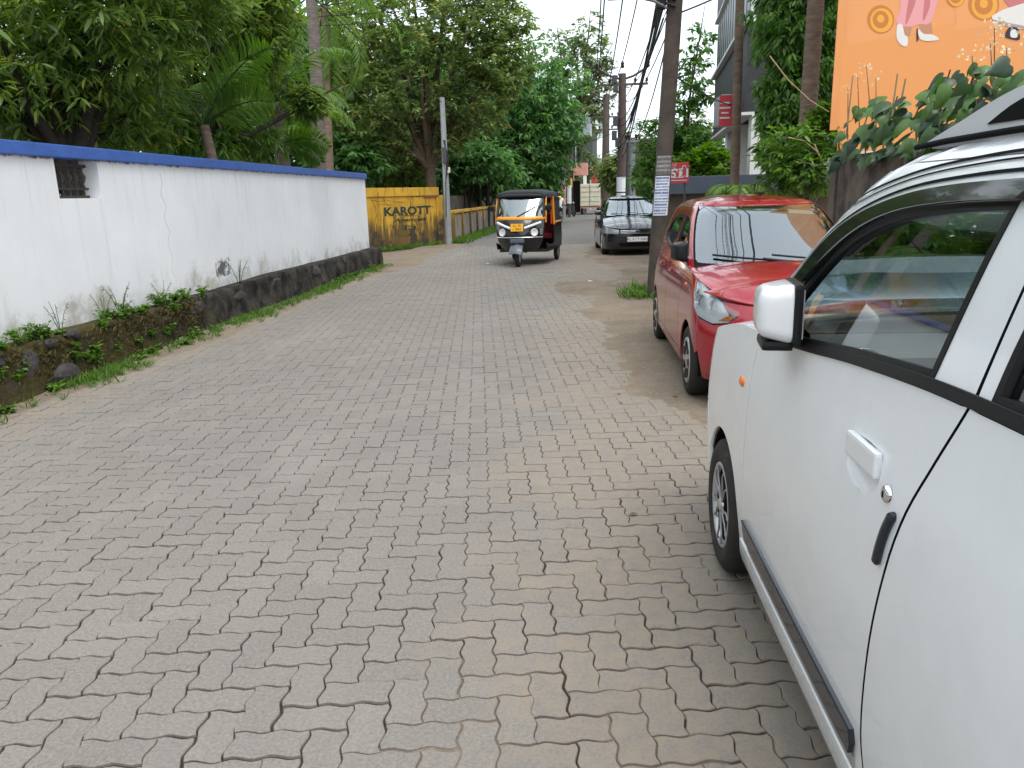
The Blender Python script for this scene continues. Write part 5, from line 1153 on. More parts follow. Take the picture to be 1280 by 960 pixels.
# ================================================================== scooter with rider
def scooter(name, loc, rz, label, body):
    s = empty(name, loc, rz, label, 'scooter')
    def rim(w, M, h):
        mb = MB(); mb.lathe([(.13, h*.7), (.12, h*.8), (.04, h*.6), (0, h*.6)], 20, M); mb.build('rim', M_SILVER, w)
    for x in (.62, -.62): wheel(s, (x, 0, .22), .22, .09, .13, 1, M_TYRE, rim)
    mb = MB()
    for i, (x, w_, z0, z1) in enumerate(((-.95, .10, .50, .68), (-.75, .17, .36, .74), (-.45, .19, .30, .74), (-.15, .17, .26, .70), (-.05, .14, .25, .55))):
        mb.add([(x, -w_, z0), (x, -w_*1.05, (z0+z1)/2), (x, -w_*.8, z1), (x, w_*.8, z1), (x, w_*1.05, (z0+z1)/2), (x, w_, z0)], [(0, 1, 2, 3, 4, 5)] if i in (0, 4) else [])
    n = 6; mb.f += [[i*n+j, i*n+(j+1) % n, (i+1)*n+(j+1) % n, (i+1)*n+j] for i in range(4) for j in range(6)]; mb.sm += [True]*24
    mb.build('rear_body', body, s)
    mb = MB(); mb.box((.12, 0, .26), (.40, .30, .05), bev=.015); mb.build('footboard', M_BLACKP, s)
    mb = MB(); mb.tube([(.36, 0, .27), (.45, 0, .6), (.40, 0, .95)], [.14, .17, .10], 10, sy=.35); mb.build('front_shield', body, s)
    mb = MB(); mb.tube([(.62, 0, .22), (.50, 0, .60), (.40, 0, .98)], .025, 8); mb.tube([(.30, .33, 1.02), (.40, .15, 1.04), (.40, -.15, 1.04), (.30, -.33, 1.02)], .018, 8); mb.build('handlebar', M_BLACKP, s)
    mb = MB(); mb.box((-.45, 0, .765), (.72, .28, .08), bev=.035); mb.build('seat', M_BLACKM, s)
    mb = MB(); mb.box((-.97, 0, .58), (.04, .16, .08), bev=.015); mb.build('tail_lamp', pmat('red_lens', (.45, .01, .01), .2), s)
    mb = MB(); mb.tube([(-.9, 0, .45), (-1.0, 0, .30)], [.07, .06], 8, sy=.4); mb.build('rear_mudguard', M_BLACKP, s)
    plate(s, [], frame((-1.0, 0, .42), (0, -1, 0), (0, 0, 1)), .18, .12, M_PLATEW, M_INK, .04)
    mb = MB(); mb.sphere((.47, 0, .92), (.07, .10, .08), 12, 8); mb.build('headlamp', M_LAMPW, s)
    return s
sp0 = gp(699, 284)
sc = scooter('scooter', (sp0.x, sp0.y, 0), R_(86), 'dark scooter ridden away along the road past the autorickshaw', M_ABLACK)
J = seated(.80, .62, .26, (.18, .29), .10, .28, 1.06); J = {k: (v[0]-.32, *v[1:]) for k, v in J.items()}
rd_ = empty('person', sc.location, R_(86), 'scooter rider in white shirt and dark helmet with yellow scarf', 'person')
figure('body', J, EDG, rd_, [(M_SKIN, is_hand(J)), (M_TROUS, lambda c: c.z < .93), (M_SHIRTW, None)], root='pel'); add_fingers(J, rd_, M_SKIN); head_bits(J, rd_, False)
h = Vector(J['hd'][:3]); mb = MB(); mb.sphere((h.x-.01, 0, h.z+.035), (.14, .125, .13), 16, 10); mb.build('helmet', M_HELM, rd_)
mb = MB(); mb.lathe([(.12, 0), (.16, .03), (.13, .09), (.09, .11)], 16, Matrix.Translation((h.x-.05, 0, h.z-.19))); mb.build('scarf', M_YCLOTH, rd_)
# ================================================================== far traffic and shops
M_CREAM = pmat('cream_container', (.58, .55, .42), .6, noise=.12, nscale=4); M_DGREY = pmat('dark_grey_metal', (.06, .06, .065), .5)
tp = gp(738, 268)
tk = empty('goods_truck', (tp.x, tp.y, 0), R_(90), 'small goods truck with cream box body seen from behind', 'truck')
mb = MB(); mb.box((.9, 0, 1.42), (2.4, 1.5, 1.62), bev=.02); mb.build('cargo_box', M_CREAM, tk)
for y in (.36, -.36):
    mb = MB(); mb.box((-.315, y, 1.42), (.03, .69, 1.54), bev=.008); d_ = mb.build('rear_door', M_CREAM, tk)
    for z in (.95, 1.3, 1.65, 2.0): mb = MB(); mb.box((-.337, y, z), (.02, .66, .035)); mb.build('rib', pmat('dull_cream_rib', (.30, .29, .20), .6) if 'dull_cream_rib' not in bpy.data.materials else bpy.data.materials['dull_cream_rib'], d_)
mb = MB(); mb.tube([(-.345, .06, .7), (-.345, .06, 2.15)], .018, 6); mb.build('lock_bar', M_DGREY, tk)
mb = MB(); mb.box((.9, 0, .52), (2.3, 1.3, .14)); mb.box((-.32, 0, .50), (.06, 1.5, .12)); mb.build('chassis', pmat('rusty_pink_sill', (.35, .20, .16), .7), tk)
mb = MB(); mb.box((2.7, 0, 1.1), (1.1, 1.45, 1.35), bev=.12); mb.build('cab', M_CREAM, tk)
def trim_rim(w, M, h): mb = MB(); mb.lathe([(.15, h*.7), (.05, h*.5), (0, h*.5)], 16, M); mb.build('rim', M_DGREY, w)
for x in (.2, 2.7):
    for y in (1, -1): wheel(tk, (x, .62*y, .27), .27, .16, .15, y, M_TYRE, trim_rim)
for y in (.62, -.62): mb = MB(); mb.box((-.36, y, .50), (.03, .14, .08), bev=.01); mb.build('tail_lamp', bpy.data.materials['red_lens'], tk)
mbp = gp(712, 271)
scooter('motor_scooter', (mbp.x, mbp.y, 0), R_(60), 'dark scooter parked by the shop front beside green plants', M_DGREY)
# shops at the far left
def building(name, loc, rz, label, parts):
    b = empty(name, loc, rz, label, 'building')
    for n, mat, boxes in parts:
        for c_, d_ in boxes: mb = MB(); mb.box(c_, d_, bev=.02); mb.build(n, mat, b)
    return b
M_PWHITE = pmat('white_plaster', (.66, .66, .66), .85, noise=.12, nscale=1.5, wear=(.30, .29, .27), wscale=1.5, wthr=.62); M_PINK = pmat('pink_plaster', (.58, .27, .23), .8, noise=.15, nscale=2)
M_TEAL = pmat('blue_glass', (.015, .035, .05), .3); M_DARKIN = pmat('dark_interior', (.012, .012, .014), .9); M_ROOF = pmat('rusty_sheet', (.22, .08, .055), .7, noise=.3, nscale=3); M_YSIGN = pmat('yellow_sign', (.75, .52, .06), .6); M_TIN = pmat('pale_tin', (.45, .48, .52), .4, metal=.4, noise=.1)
bq = yp(700, 262, 62.0)
building('corner_shop', (bq.x, 62, 0), R_(-4), 'two storey shop with pink balcony, blue glazing and grey rooftop box', [
    ('wall', M_PWHITE, [((-1.0, 3, 2.9), (3.4, 6, 5.8))]), ('balcony', M_PINK, [((.9, -.4, 3.35), (2.6, 1.0, .9))]), ('window', M_TEAL, [((.25, -.05, 4.6), (.8, .12, 1.7)), ((1.05, .3, 4.6), (.4, .8, 1.7))]),
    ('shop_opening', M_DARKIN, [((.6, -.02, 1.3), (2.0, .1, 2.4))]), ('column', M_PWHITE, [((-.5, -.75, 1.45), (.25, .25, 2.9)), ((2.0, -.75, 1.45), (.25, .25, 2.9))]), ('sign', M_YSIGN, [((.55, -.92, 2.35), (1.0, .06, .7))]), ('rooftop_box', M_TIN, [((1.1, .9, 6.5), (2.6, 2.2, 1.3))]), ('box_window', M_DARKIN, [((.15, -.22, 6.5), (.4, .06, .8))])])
sq = yp(690, 262, 52.0)
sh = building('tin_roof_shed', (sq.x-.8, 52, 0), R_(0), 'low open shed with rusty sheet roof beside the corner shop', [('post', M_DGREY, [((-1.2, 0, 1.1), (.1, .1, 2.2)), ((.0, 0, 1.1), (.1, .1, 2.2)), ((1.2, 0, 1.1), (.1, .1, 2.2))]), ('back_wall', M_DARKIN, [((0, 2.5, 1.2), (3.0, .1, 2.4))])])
mb = MB(); mb.box((0, 1.2, 2.45), (3.4, 3.4, .05), Matrix.Rotation(R_(9), 4, 'X')); mb.build('roof_sheet', M_ROOF, sh)
dq = yp(726, 262, 80.0)
building('dark_building', (dq.x, 84, 0), R_(-6), 'dark multi-storey building end far down the road', [('wall', pmat('dark_render', (.06, .065, .07), .8, noise=.2), [((0, 3, 4.2), (2.6, 6, 8.4))]), ('window', M_TEAL, [((-.6, -.02, 2.6), (.7, .1, 1.2)), ((.5, -.02, 2.6), (.7, .1, 1.2)), ((-.6, -.02, 5.4), (.7, .1, 1.2)), ((.5, -.02, 5.4), (.7, .1, 1.2))])])
rq = yp(742, 228, 78.0); so = empty('shop_sign', (rq.x, 78, 0), 0, 'red and white shop sign on a post down the road', 'sign'); mb = MB(); mb.box((0, 0, 3.3), (.7, .08, 1.6), bev=.01); mb.build('board', pmat('red_board', (.55, .06, .05), .5), so); mb = MB(); mb.tube([(-.3, 0, 0), (-.3, 0, 4.6)], .07, 8); mb.build('post', M_PWHITE, so)
# white van-like parked shape and gate near the sedan
gq = gp(764, 268); g2 = empty('gate_post', (gq.x+1.6, gq.y, 0), 0, 'white gate pier with round cap beside the far road', 'gate pier'); mb = MB(); mb.box((0, 0, .7), (.6, .6, 1.4), bev=.03); mb.build('shaft', M_PWHITE, g2); mb = MB(); mb.sphere((0, 0, 1.55), (.42, .42, .25)); mb.build('cap', M_TIN, g2)
# ================================================================== poles and wires
M_POLEC = pmat('old_pole', (.075, .058, .048), .9, noise=.35, nscale=5, bump=.6, bscale=20, wear=(.16, .13, .11), wscale=4, wthr=.62); M_POLEG = pmat('galvanised_pole', (.30, .32, .33), .5, metal=.3, noise=.15, nscale=4); M_POLEB = pmat('brown_steel_pole', (.09, .065, .055), .7, noise=.3, nscale=3)
M_PAPER = pmat('paper', (.70, .73, .78), .8, noise=.08, nscale=20); M_PRINT = pmat('blue_print', (.07, .10, .30), .8); M_INSUL = pmat('brown_insulator', (.05, .025, .02), .25, coat=.5); M_WIRE = pmat('black_cable', (.012, .012, .013), .6)
B0 = Vector((1.20, 11.8, 0)); T0 = yp(850, -90, 11.8); axis = (T0-B0); 
up_ = empty('utility_pole', B0, 0, 'thick leaning brown utility pole with paper notices beside the red car', 'utility pole')
mb = MB(); mb.tube([Vector((0, 0, -.1)), axis*.25, axis*.5, axis*.75, axis], [.128, .122, .116, .110, .104], 14); mb.build('shaft', M_POLEC, up_)
def on_pole(z, dx=0): k = z/axis.z; return axis*k
def pole_r(z): return .128-.024*z/axis.z
def notice(z0, z1, a0, a1, name, mat, lines, pmt):
    """curved paper pasted on the pole, facing the camera; angles measured from -Y"""
    vs = []; n = 8
    for z in (z0, z1):
        for i in range(n+1): a = R_(a0+(a1-a0)*i/n); c_ = on_pole(z); r = pole_r(z)+.004; vs.append(c_+Vector((r*math.sin(a), -r*math.cos(a), 0)))
    p = mesh_from(name, vs, [(i, i+1, n+2+i, n+1+i) for i in range(n)], mat, up_, True)
    rr = random.Random(int(z0*100))
    for k in range(lines):
        zc = z1-(k+.7)*(z1-z0)/lines*.97; hh = (z1-z0)/lines*rr.choice((.24, .34, .14, .18)); aa = a0+3+rr.uniform(0, 8); end = a1-3-rr.uniform(0, 14)
        while aa < end:
            wd = rr.uniform(3, 9); v = []
            for z in (zc-hh, zc+hh):
                for q in (aa, min(aa+wd, end)): a = R_(q); c_ = on_pole(z); r = pole_r(z)+.0062; v.append(c_+Vector((r*math.sin(a), -r*math.cos(a), 0)))
            mesh_from('print', v, [(0, 1, 3, 2)], pmt, p); aa += wd+rr.uniform(1.5, 3)
notice(1.22, 1.78, -62, 48, 'notice', M_PAPER, 13, M_PRINT); notice(1.80, 2.06, -60, 50, 'old_notice', pmat('grey_paper', (.30, .29, .28), .9, noise=.4, nscale=30), 4, pmat('faded_print', (.12, .11, .11), .9))
# street light arm
la = yp(838, 12, 11.8)-B0; lb = yp(795, -4, 11.0)-B0
mb = MB(); mb.tube([la+Vector((.1, 0, -.05)), la, (la+lb)/2+Vector((0, 0, .03)), lb], .018, 8); sl_ = mb.build('lamp_arm', M_POLEG, up_)
mb = MB(); mb.box(lb+Vector((-.12, -.05, .0)), (.5, .12, .07), bev=.025); mb.build('lamp_head', M_TIN, up_)
for k in range(5):
    c_ = on_pole(4.05+.09*k); mb = MB(); mb.tube([c_+Vector((-.20-.03*(k % 2), -.06, .0)), c_+Vector((-.12, -.12, .03)), c_+Vector((0, -.14, -.02))], .022, 6); mb.build('cable_coil', M_WIRE, up_)
mb = MB(); c_ = on_pole(4.15); mb.box(c_+Vector((-.2, -.03, 0)), (.14, .12, .26), bev=.02); mb.build('junction_box', M_BLACKP, up_)
# steel cross-arm poles further on
def cross_pole(px, pyb, pyt, Y, r, label, arms, vtop, mat, name='power_pole', posters=False):
    b = yp(px, pyb, Y); t = yp(px+1, pyt, Y); H_ = t.z
    p = empty(name, (b.x, Y, 0), 0, label, 'utility pole'); mb = MB(); mb.tube([(0, 0, -.1), (0, 0, H_*.5), (t.x-b.x, 0, H_)], [r*1.15, r, r*.8], 12); mb.build('shaft', mat, p)
    for z, w_ in arms:
        mb = MB(); mb.box((0, -.1, H_*z), (w_*2, .08, .09), bev=.01); ca = mb.build('cross_arm', mat, p)
        for x in (-w_*.95, -w_*.5, w_*.5, w_*.95): mb = MB(); mb.lathe([(.03, 0), (.03, .06), (.07, .08), (.05, .13), (.07, .15), (.045, .2), (0, .22)], 10, Matrix.Translation((x, -.1, H_*z+.045))); mb.build('insulator', M_INSUL, ca)
    if vtop:
        mb = MB(); mb.tube([(-vtop, 0, H_+.25), (-vtop*.45, 0, H_-.1), (0, 0, H_-.25), (vtop*.45, 0, H_-.1), (vtop, 0, H_+.25)], .05, 8); v_ = mb.build('v_arm', mat, p)
        for x in (-vtop, 0, vtop): mb = MB(); mb.lathe([(.03, 0), (.09, .05), (.06, .14), (.09, .18), (.05, .28), (0, .3)], 10, Matrix.Translation((x, 0, H_+.22))); mb.build('insulator', M_INSUL, v_)
    if posters:
        for z in (1.2, 1.9): mb = MB(); mb.lathe([(r*1.16, z-.32), (r*1.16, z+.32)], 14); mb.build('notice', M_PAPER, p)
    return p, H_
pA, hA = cross_pole(777, 252, 92, 36.0, .20, 'tall brown power pole with V-shaped top arm, cross arm and pale notices', [(.93, 1.1)], 1.1, M_POLEB, posters=True)
for z, dx in ((4.6, -.3), (4.0, -.35), (3.7, -.2), (6.3, -.35), (6.0, -.3)): mb = MB(); mb.box((dx, -.15, z), (.22, .18, .4), bev=.03); mb.build('meter_box', M_DGREY, pA)
pB, hB = cross_pole(757, 255, 118, 52.0, .24, 'farther dark power pole with two short cross arms and split top', [(.82, .8), (.72, .8)], 1.0, M_POLEB)
pC, hC = cross_pole(790, 252, 172, 30.0, .10, 'slim grey pole between the power pole and the concrete tank', [(.96, .25)], 0, M_POLEG, 'service_pole')
pF, hF = cross_pole(784.5, 252, 165, 33.0, .09, 'thin dark pole standing close behind the slim grey pole', [], 0, M_DGREY, 'thin_pole')
lp = gp(561, 307); ls = empty('street_pole', (lp.x, lp.y, 0), 0, 'grey galvanised pole in front of the yellow name wall with cables', 'utility pole')
tp_ = yp(552.5, 122, lp.y)-lp; mb = MB(); mb.tube([(0, 0, -.1), tp_*.5, tp_], [.115, .10, .08], 12); mb.build('shaft', M_POLEG, ls)
mb = MB(); mb.box(tp_*.62+Vector((.02, -.12, 0)), (.14, .10, .5), bev=.03); mb.build('cable_box', M_DGREY, ls); mb = MB(); mb.box(tp_*.52+Vector((.12, -.08, 0)), (.1, .1, .18), bev=.02); mb.build('meter_box', M_CREAM, ls)
for k in range(3): mb = MB(); mb.tube([tp_*.72+Vector((.02*k, -.11, 0)), tp_*.6+Vector((.16-.03*k, -.16, 0)), tp_*.45+Vector((.02, -.13, 0)), tp_*.2+Vector((-.02, -.12, 0))], .014, 6); mb.build('cable', M_WIRE, ls)
p3 = yp(633, 262, 44.); t3 = yp(632.5, 176, 44.); sg3 = empty('sign_pole', (p3.x, 44, 0), 0, 'slim steel pole with small blue and white sign behind the autorickshaw', 'pole'); mb = MB(); mb.tube([(0, 0, -.1), (0, 0, t3.z)], [.085, .07], 10); mb.build('shaft', M_POLEG, sg3)
zc = yp(633, 230, 44.).z; mb = MB(); mb.box((0, -.1, zc), (.34, .02, .52), bev=.005); s3 = mb.build('sign_board', M_PAPER, sg3); mb = MB(); mb.box((0, -.113, zc+.10), (.26, .006, .2)); mb.build('blue_field', M_PRINT, s3)
mb = MB(); mb.tube([(0, 0, t3.z-.3), (.5, 0, t3.z-.4), (.55, 0, t3.z-1.2)], .03, 6); mb.build('bracket', M_POLEG, sg3)
for i, (px, Y) in enumerate(((704.5, 50.), (711.5, 54.))):
    b = yp(px, 262, Y); t = yp(px, 196 if i else 208, Y); q = empty('shop_pole', (b.x, Y, 0), 0, ('grey pole with pink notice by the open shed', 'darker pole with white notices by the corner shop')[i], 'pole'); mb = MB(); mb.tube([(0, 0, -.1), (0, 0, t.z)], .14-.02*i, 10); mb.build('shaft', (M_POLEG, M_POLEB)[i], q); mb = MB(); mb.lathe([(.16, .9), (.16, 2.1)], 12); mb.build('notice', (M_PINK, M_PAPER)[i], q)
# wires
def wire(a, b, sag, r, label, group, n=14):
    a = Vector(a); b = Vector(b); mid = a; mb = MB(); mb.tube([a.lerp(b, t)-Vector((0, 0, sag*4*t*(1-t)))-a for t in np.linspace(0, 1, n+1)], r, 5)
    return tag(mb.build('power_line', M_WIRE, None, loc=a), label, 'cable', group)
PA = Vector((pA.location.x, 36, hA)); PB = Vector((pB.location.x, 52, hB))
GB = 'bare conductors strung along the road'
for dx, dz in ((-1.1, .5), (0, .5), (1.1, .5), (-1.05, -.25), (-.55, -.25), (.55, -.25), (1.05, -.25)):
    e = PA+Vector((dx, 0, dz)); st = Vector((1.4+dx*.9, 2.0, 8.2+dz*.7)); wire(st, e, .55, .021, 'thin bare power line running overhead to the V-topped power pole', GB)
    wire(e, PB+Vector((dx*.9, 0, dz)), .5, .02, 'thin bare power line between the two brown power poles', 'conductors between the brown poles')
    wire(PB+Vector((dx*.9, 0, dz)), Vector((7+dx, 95, 8)), .6, .016, 'thin bare power line going on past the farther power pole', 'conductors beyond the farther pole')
GC = 'thick black cables at the leaning pole'
for k in range(8):
    z = 3.9+.13*k; s0 = B0+on_pole(z)+Vector((-.15-.02*(k % 3), -.05, 0)); e = PA+Vector((-.1+.05*(k % 4), -.15, -1.9-.22*k)); wire(s0, e, .35+.12*(k % 3), .014+.005*(k % 2), 'black insulated cable from the leaning utility pole to the V-topped pole', GC)
    wire(s0, Vector((1.2+.22*k, -6, 5.4+.25*k)), .3+.1*k, .006+.002*(k % 2), 'black insulated cable from the leaning pole running back overhead', 'cables running back over the road')
wire(B0+on_pole(3.95), Vector((3.9, 13.0, 5.3)), .1, .012, 'black service cable from the leaning pole to the dark building', 'service')
wire(B0+on_pole(3.2), Vector((6, 26, 4.2)), .3, .012, 'dark cable slanting from the leaning pole behind the red sign', None)
wire(Vector((pC.location.x, 30, hC)), B0+on_pole(4.0), .5, .012, 'cable from the slim grey pole to the leaning pole', None)
wire(ls.location+tp_*.98, PA+Vector((-.2, 0, -3.1)), 1.0, .012, 'cable crossing from the galvanised pole to the V-topped pole', None)
wire(ls.location+tp_*.95, Vector((t3.x+p3.x*0, 44, t3.z-.4)), .5, .012, 'cable from the galvanised pole to the sign pole', None)
wire(yp(200, 24, 16.), yp(640, -2, 24.), .15, .009, 'pale wire crossing high before the coconut trunks', None)
wire(yp(290, 34, 17.), yp(640, 8, 26.), .15, .009, 'second thin wire crossing below the pale wire', None)
wire(yp(390, -4, 16.), ls.location+tp_*.97, .1, .011, 'wire slanting down through the leaves to the galvanised pole', None)
wire(yp(600, 190, 50.), PA+Vector((-.2, 0, -2.4)), .5, .012, 'cable from the left trees to the V-topped pole', None)
# ================================================================== right side: wall, billboard, dark building, low wall
M_CONC = pmat('weathered_concrete', (.13, .105, .085), .95, noise=.4, nscale=3, bump=.6, bscale=14, wear=(.05, .045, .042), wscale=2.2, wthr=.5)
cw = empty('concrete_wall', (2.95, 5, 0), 0, 'grey streaked concrete wall under the climbing plant', 'wall'); cw['kind'] = 'thing'
for i in range(6): mb = MB(); mb.box((.12, -7.6+i*1.98+1.0, .93), (.2, 1.975, 1.9+.02*(i % 2)), bev=.01); mb.build('slab', M_CONC, cw)
mb = MB(); mb.box((.12, 4.37, .93), (.26, .22, 1.93), bev=.015); mb.build('end_post', M_CONC, cw)
# billboard
BL = Vector((yp(1037, 163, 9.9).x, 9.9, 0)); BR = Vector((8.6, 8.3, 0)); bz0, bz1 = yp(1036, 163, 9.9).z, 6.2
ex = (BR-BL).normalized(); Mbb = frame((0, 0, 0), ex, (0, 0, 1)); Wb = (BR-BL).length
bb = empty('billboard', BL, 0, 'large orange billboard printed with loudspeakers and dancers feet in white shoes', 'billboard')
def mat_orange():
    mt, nt, b = nodes('orange_vinyl'); g = G(mt); p = g.pos(); x, y, z = g.sep(p)
    c = g.ramp(g.noise(p, .5, 3), .35, .65, (.72, .28, .085), (.79, .34, .115)); g.put(b.inputs['Base Color'], c); b.inputs['Roughness'].default_value = .45; g.bump(g.noise(p, 1.6, 3), .25, .03, b); return mt
M_ORV = mat_orange()
mb = MB(); mb.box((Wb/2, (bz0+bz1)/2, -.05), (Wb, bz1-bz0, .06), Mbb, bev=.006); mb.build('vinyl_face', M_ORV, bb)
def bbp(px, py):      # photo pixel -> billboard face coordinates
    d = ray(px, py); o_ = Vector((0, 0, CAM_H)); nn = Mbb.col[2].xyz; t = (BL-o_).dot(nn)/d.dot(nn); q = o_+d*t-BL; return (q.dot(ex), q.z)
def flat(name, pts, mat, lift, parent=None, smooth_n=4, closed=True):
    pl = spl([bbp(*p) for p in pts], smooth_n, True) if smooth_n else [bbp(*p) for p in pts]
    mb = MB(); mb.prism(pl, .0006, Mbb @ Matrix.Translation((0, 0, -.0195+lift*.28))); return mb.build(name, mat, parent or bb)
fl = lambda n, c_, r=.5: pmat(n, c_, r)
M_O1 = fl('print_orange_dark', (.55, .15, .03)); M_O2 = fl('print_orange_speaker', (.76, .325, .115)); M_O3 = fl('print_orange_ring', (.55, .19, .03)); M_O4 = fl('print_amber', (.80, .36, .05)); M_PK = fl('print_pink', (.75, .33, .33)); M_PK2 = fl('print_pink_dark', (.55, .17, .17)); M_SK = fl('print_skin', (.50, .23, .13)); M_SH = fl('print_white_shoe', (.72, .68, .64)); M_SH2 = fl('print_shoe_shade', (.40, .30, .27)); M_BLKp = fl('print_black', (.03, .025, .03))
flat('printed_floor', [(1052, 50), (1180, 30), (1290, 28), (1400, 40), (1400, 180), (1046, 190)], fl('print_floor', (.75, .305, .095)), .002, smooth_n=0)
flat('printed_speaker_box', [(1058, -70), (1130, -70), (1170, -2), (1170, 36), (1058, 56)], M_O2, .004, smooth_n=0)
flat('printed_speaker_box', [(1195, -70), (1275, -70), (1275, 28), (1195, 38)], M_O2, .004, smooth_n=0)
def ringp(cx, cy, rx, ry): return [(cx+rx*math.cos(t), cy+ry*math.sin(t)) for t in np.linspace(0, 2*math.pi, 12, endpoint=False)]
for cx, cy, k in ((1101, 24, 1.0), (1230, 5, 1.15), (1195, -4, .7)):
    flat('printed_cone', ringp(cx, cy, 17*k, 18*k), M_O3, .007); flat('printed_cone', ringp(cx+1, cy+1, 14*k, 15*k), M_O4, .010); flat('printed_cone', ringp(cx, cy, 10*k, 11*k), M_O3, .013); flat('printed_cone', ringp(cx, cy-1, 4.5*k, 5*k), M_O4, .016)
flat('printed_leg', [(1128, 25), (1140, 25), (1137, 45), (1127, 43)], M_SK, .010); flat('printed_leg', [(1150, 22), (1163, 25), (1165, 43), (1152, 40)], M_SK, .010)
flat('printed_skirt', [(1125, -40), (1178, -40), (1172, 2), (1163, 28), (1150, 30), (1140, 33), (1128, 32), (1120, 26), (1126, 8)], M_PK, .013)
flat('printed_fold', [(1140, -20), (1146, -5), (1138, 20), (1132, 30), (1135, 5)], M_PK2, .016); flat('printed_fold', [(1160, -20), (1163, 5), (1154, 26), (1156, 0)], M_PK2, .016)
flat('printed_shoe', [(1122, 31), (1128, 31), (1131, 43), (1135, 46), (1134, 57), (1127, 56), (1121, 47)], M_SH, .019); flat('printed_shoe', [(1148, 36), (1155, 42), (1166, 43), (1174, 49), (1160, 51), (1150, 48)], M_SH, .019); flat('printed_heel', [(1146, 36), (1149, 38), (1148, 50), (1146, 50)], M_BLKp, .018)
flat('printed_trainer', [(1240, 22), (1250, 14), (1266, 8), (1290, 4), (1300, 30), (1280, 36), (1256, 31)], M_SH, .019); flat('printed_sole', [(1240, 24), (1258, 31), (1284, 36), (1284, 33), (1260, 28)], M_SH2, .022)
flat('printed_trainer', [(1262, 34), (1272, 34), (1275, 49), (1262, 48), (1256, 44)], M_BLKp, .019); flat('printed_toe_cap', [(1264, 38), (1270, 37), (1272, 46), (1264, 46)], M_SH, .022)
flat('printed_trousers', [(1250, -30), (1300, -30), (1300, 6), (1262, 8)], M_PK2, .016)
for x in (.3, Wb/2, Wb-.3): mb = MB(); mb.box((x, bz1/2, -.16), (.12, bz1, .12), Mbb, bev=.01); mb.build('post', M_DGREY, bb)
for z in (bz0+.2, (bz0+bz1)/2, bz1-.2): mb = MB(); mb.box((Wb/2, z, -.10), (Wb, .06, .04), Mbb); mb.build('rear_bar', M_DGREY, bb)
# dark-clad building
M_CLAD = pmat('dark_corrugated', (.035, .036, .040), .55, noise=.2, nscale=3); M_FRAMEW = pmat('white_frame', (.62, .63, .64), .5); M_REDS = pmat('red_sign_face', (.50, .05, .06), .5); M_SLATE = pmat('blue_grey_paint', (.085, .11, .15), .6, noise=.1)
far = yp(889, 240, 25.0); fd_ = Vector((math.sin(R_(5.2)), math.cos(R_(5.2)), 0)); Lb = 8.0; near = Vector((far.x, 25, 0))-fd_*Lb
db = empty('office_building', (near.x, near.y, 0), 0, 'tall dark clad building with white framed window rows and a red sign', 'building')
Md = frame((0, 0, 0), fd_, (0, 0, 1)); out = Md.col[2].xyz; s_ = -1 if out.x > 0 else 1   # s_*z points to the road
# local: x along facade (0 near .. Lb far), y up, z*s_ outward
def bx(n, mat, x0, x1, y0, y1, z0, z1, par=None, bev=.0): mb = MB(); mb.box(((x0+x1)/2, (y0+y1)/2, s_*(z0+z1)/2), (x1-x0, y1-y0, abs(z1-z0)), Md, bev=bev); return mb.build(n, mat, par or db)
bx('core', M_PWHITE, 0, Lb-.2, 0, 3.1, -6, -1.6); 
for y0, y1 in ((3.1, 4.75), (6.35, 7.6), (9.0, 10.2), (11.6, 12.6)):
    for i in range(10): 
        st_ = bx('cladding_panel', M_CLAD, i*Lb/10+.01, (i+1)*Lb/10-.01, y0, y1, -6, 0)
    bx('sill', M_FRAMEW, 0, Lb, y1, y1+.07, -.2, .12); bx('band', M_FRAMEW, 0, Lb, y0-.06, y0, -.2, .06)
for y0, y1 in ((4.82, 6.29), (7.67, 8.94), (10.27, 11.54)):
    for i in range(14):
        x0 = i*Lb/14+.04; x1 = (i+1)*Lb/14-.04; wn = bx('window', M_FRAMEW, x0, x1, y0, y1, -.16, -.04); bx('pane', M_TEAL, x0+.07, x1-.07, y0+.08, y1-.08, -.05, -.025, wn)
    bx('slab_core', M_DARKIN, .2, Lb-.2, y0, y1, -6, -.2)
for x0 in (.0, 2.6, 5.2): bx('column', M_PWHITE, x0, x0+.5, 0, 3.04, -.7, -.15)
for i in range(12): bx('shutter_bar', M_DGREY, 3.4+i*.13, 3.44+i*.13, .1, 2.9, -1.5, -1.44)

ms_ = yp(903, 130, 19.); 
sgn = empty('projecting_sign', yp(906, 160, 18.6), 0, 'red and grey box sign hanging on the dark building', 'sign'); zt = yp(900, 122, 18.6).z-sgn.location.z
mb = MB(); mb.box((0, 0, zt*.55), (.34, .9, zt*.95), bev=.01); mb.build('sign_case', M_TIN, sgn); mb = MB(); mb.box((-.06, -.47, zt*.5), (.32, .03, zt*.98)); mb.build('red_face', M_REDS, sgn)
for k, wd_ in enumerate((.2, .24, .16, .22)): mb = MB(); mb.box((-.10, -.488, zt*(.75-.16*k)), (wd_, .004, zt*.05)); mb.build('lettering', M_FRAMEW, sgn)
# low slate wall and gate in front
lw = empty('low_wall', (2.2, 15.2, 0), R_(-6), 'low brown wall with a blue-grey rail in front of the dark building', 'wall'); lw['kind'] = 'thing'
mb = MB(); mb.box((1.6, 0, .75), (4.4, .18, 1.5), bev=.01); mb.build('wall_panel', pmat('brown_wall', (.09, .065, .05), .9, noise=.3, nscale=3), lw); mb = MB(); mb.box((1.6, -.03, 1.66), (4.5, .3, .32), bev=.015); mb.build('rail', M_SLATE, lw)
mb = MB(); mb.box((3.0, 1.2, 1.2), (1.6, .1, 2.0)); mb.build('rear_panel', M_PWHITE, lw)
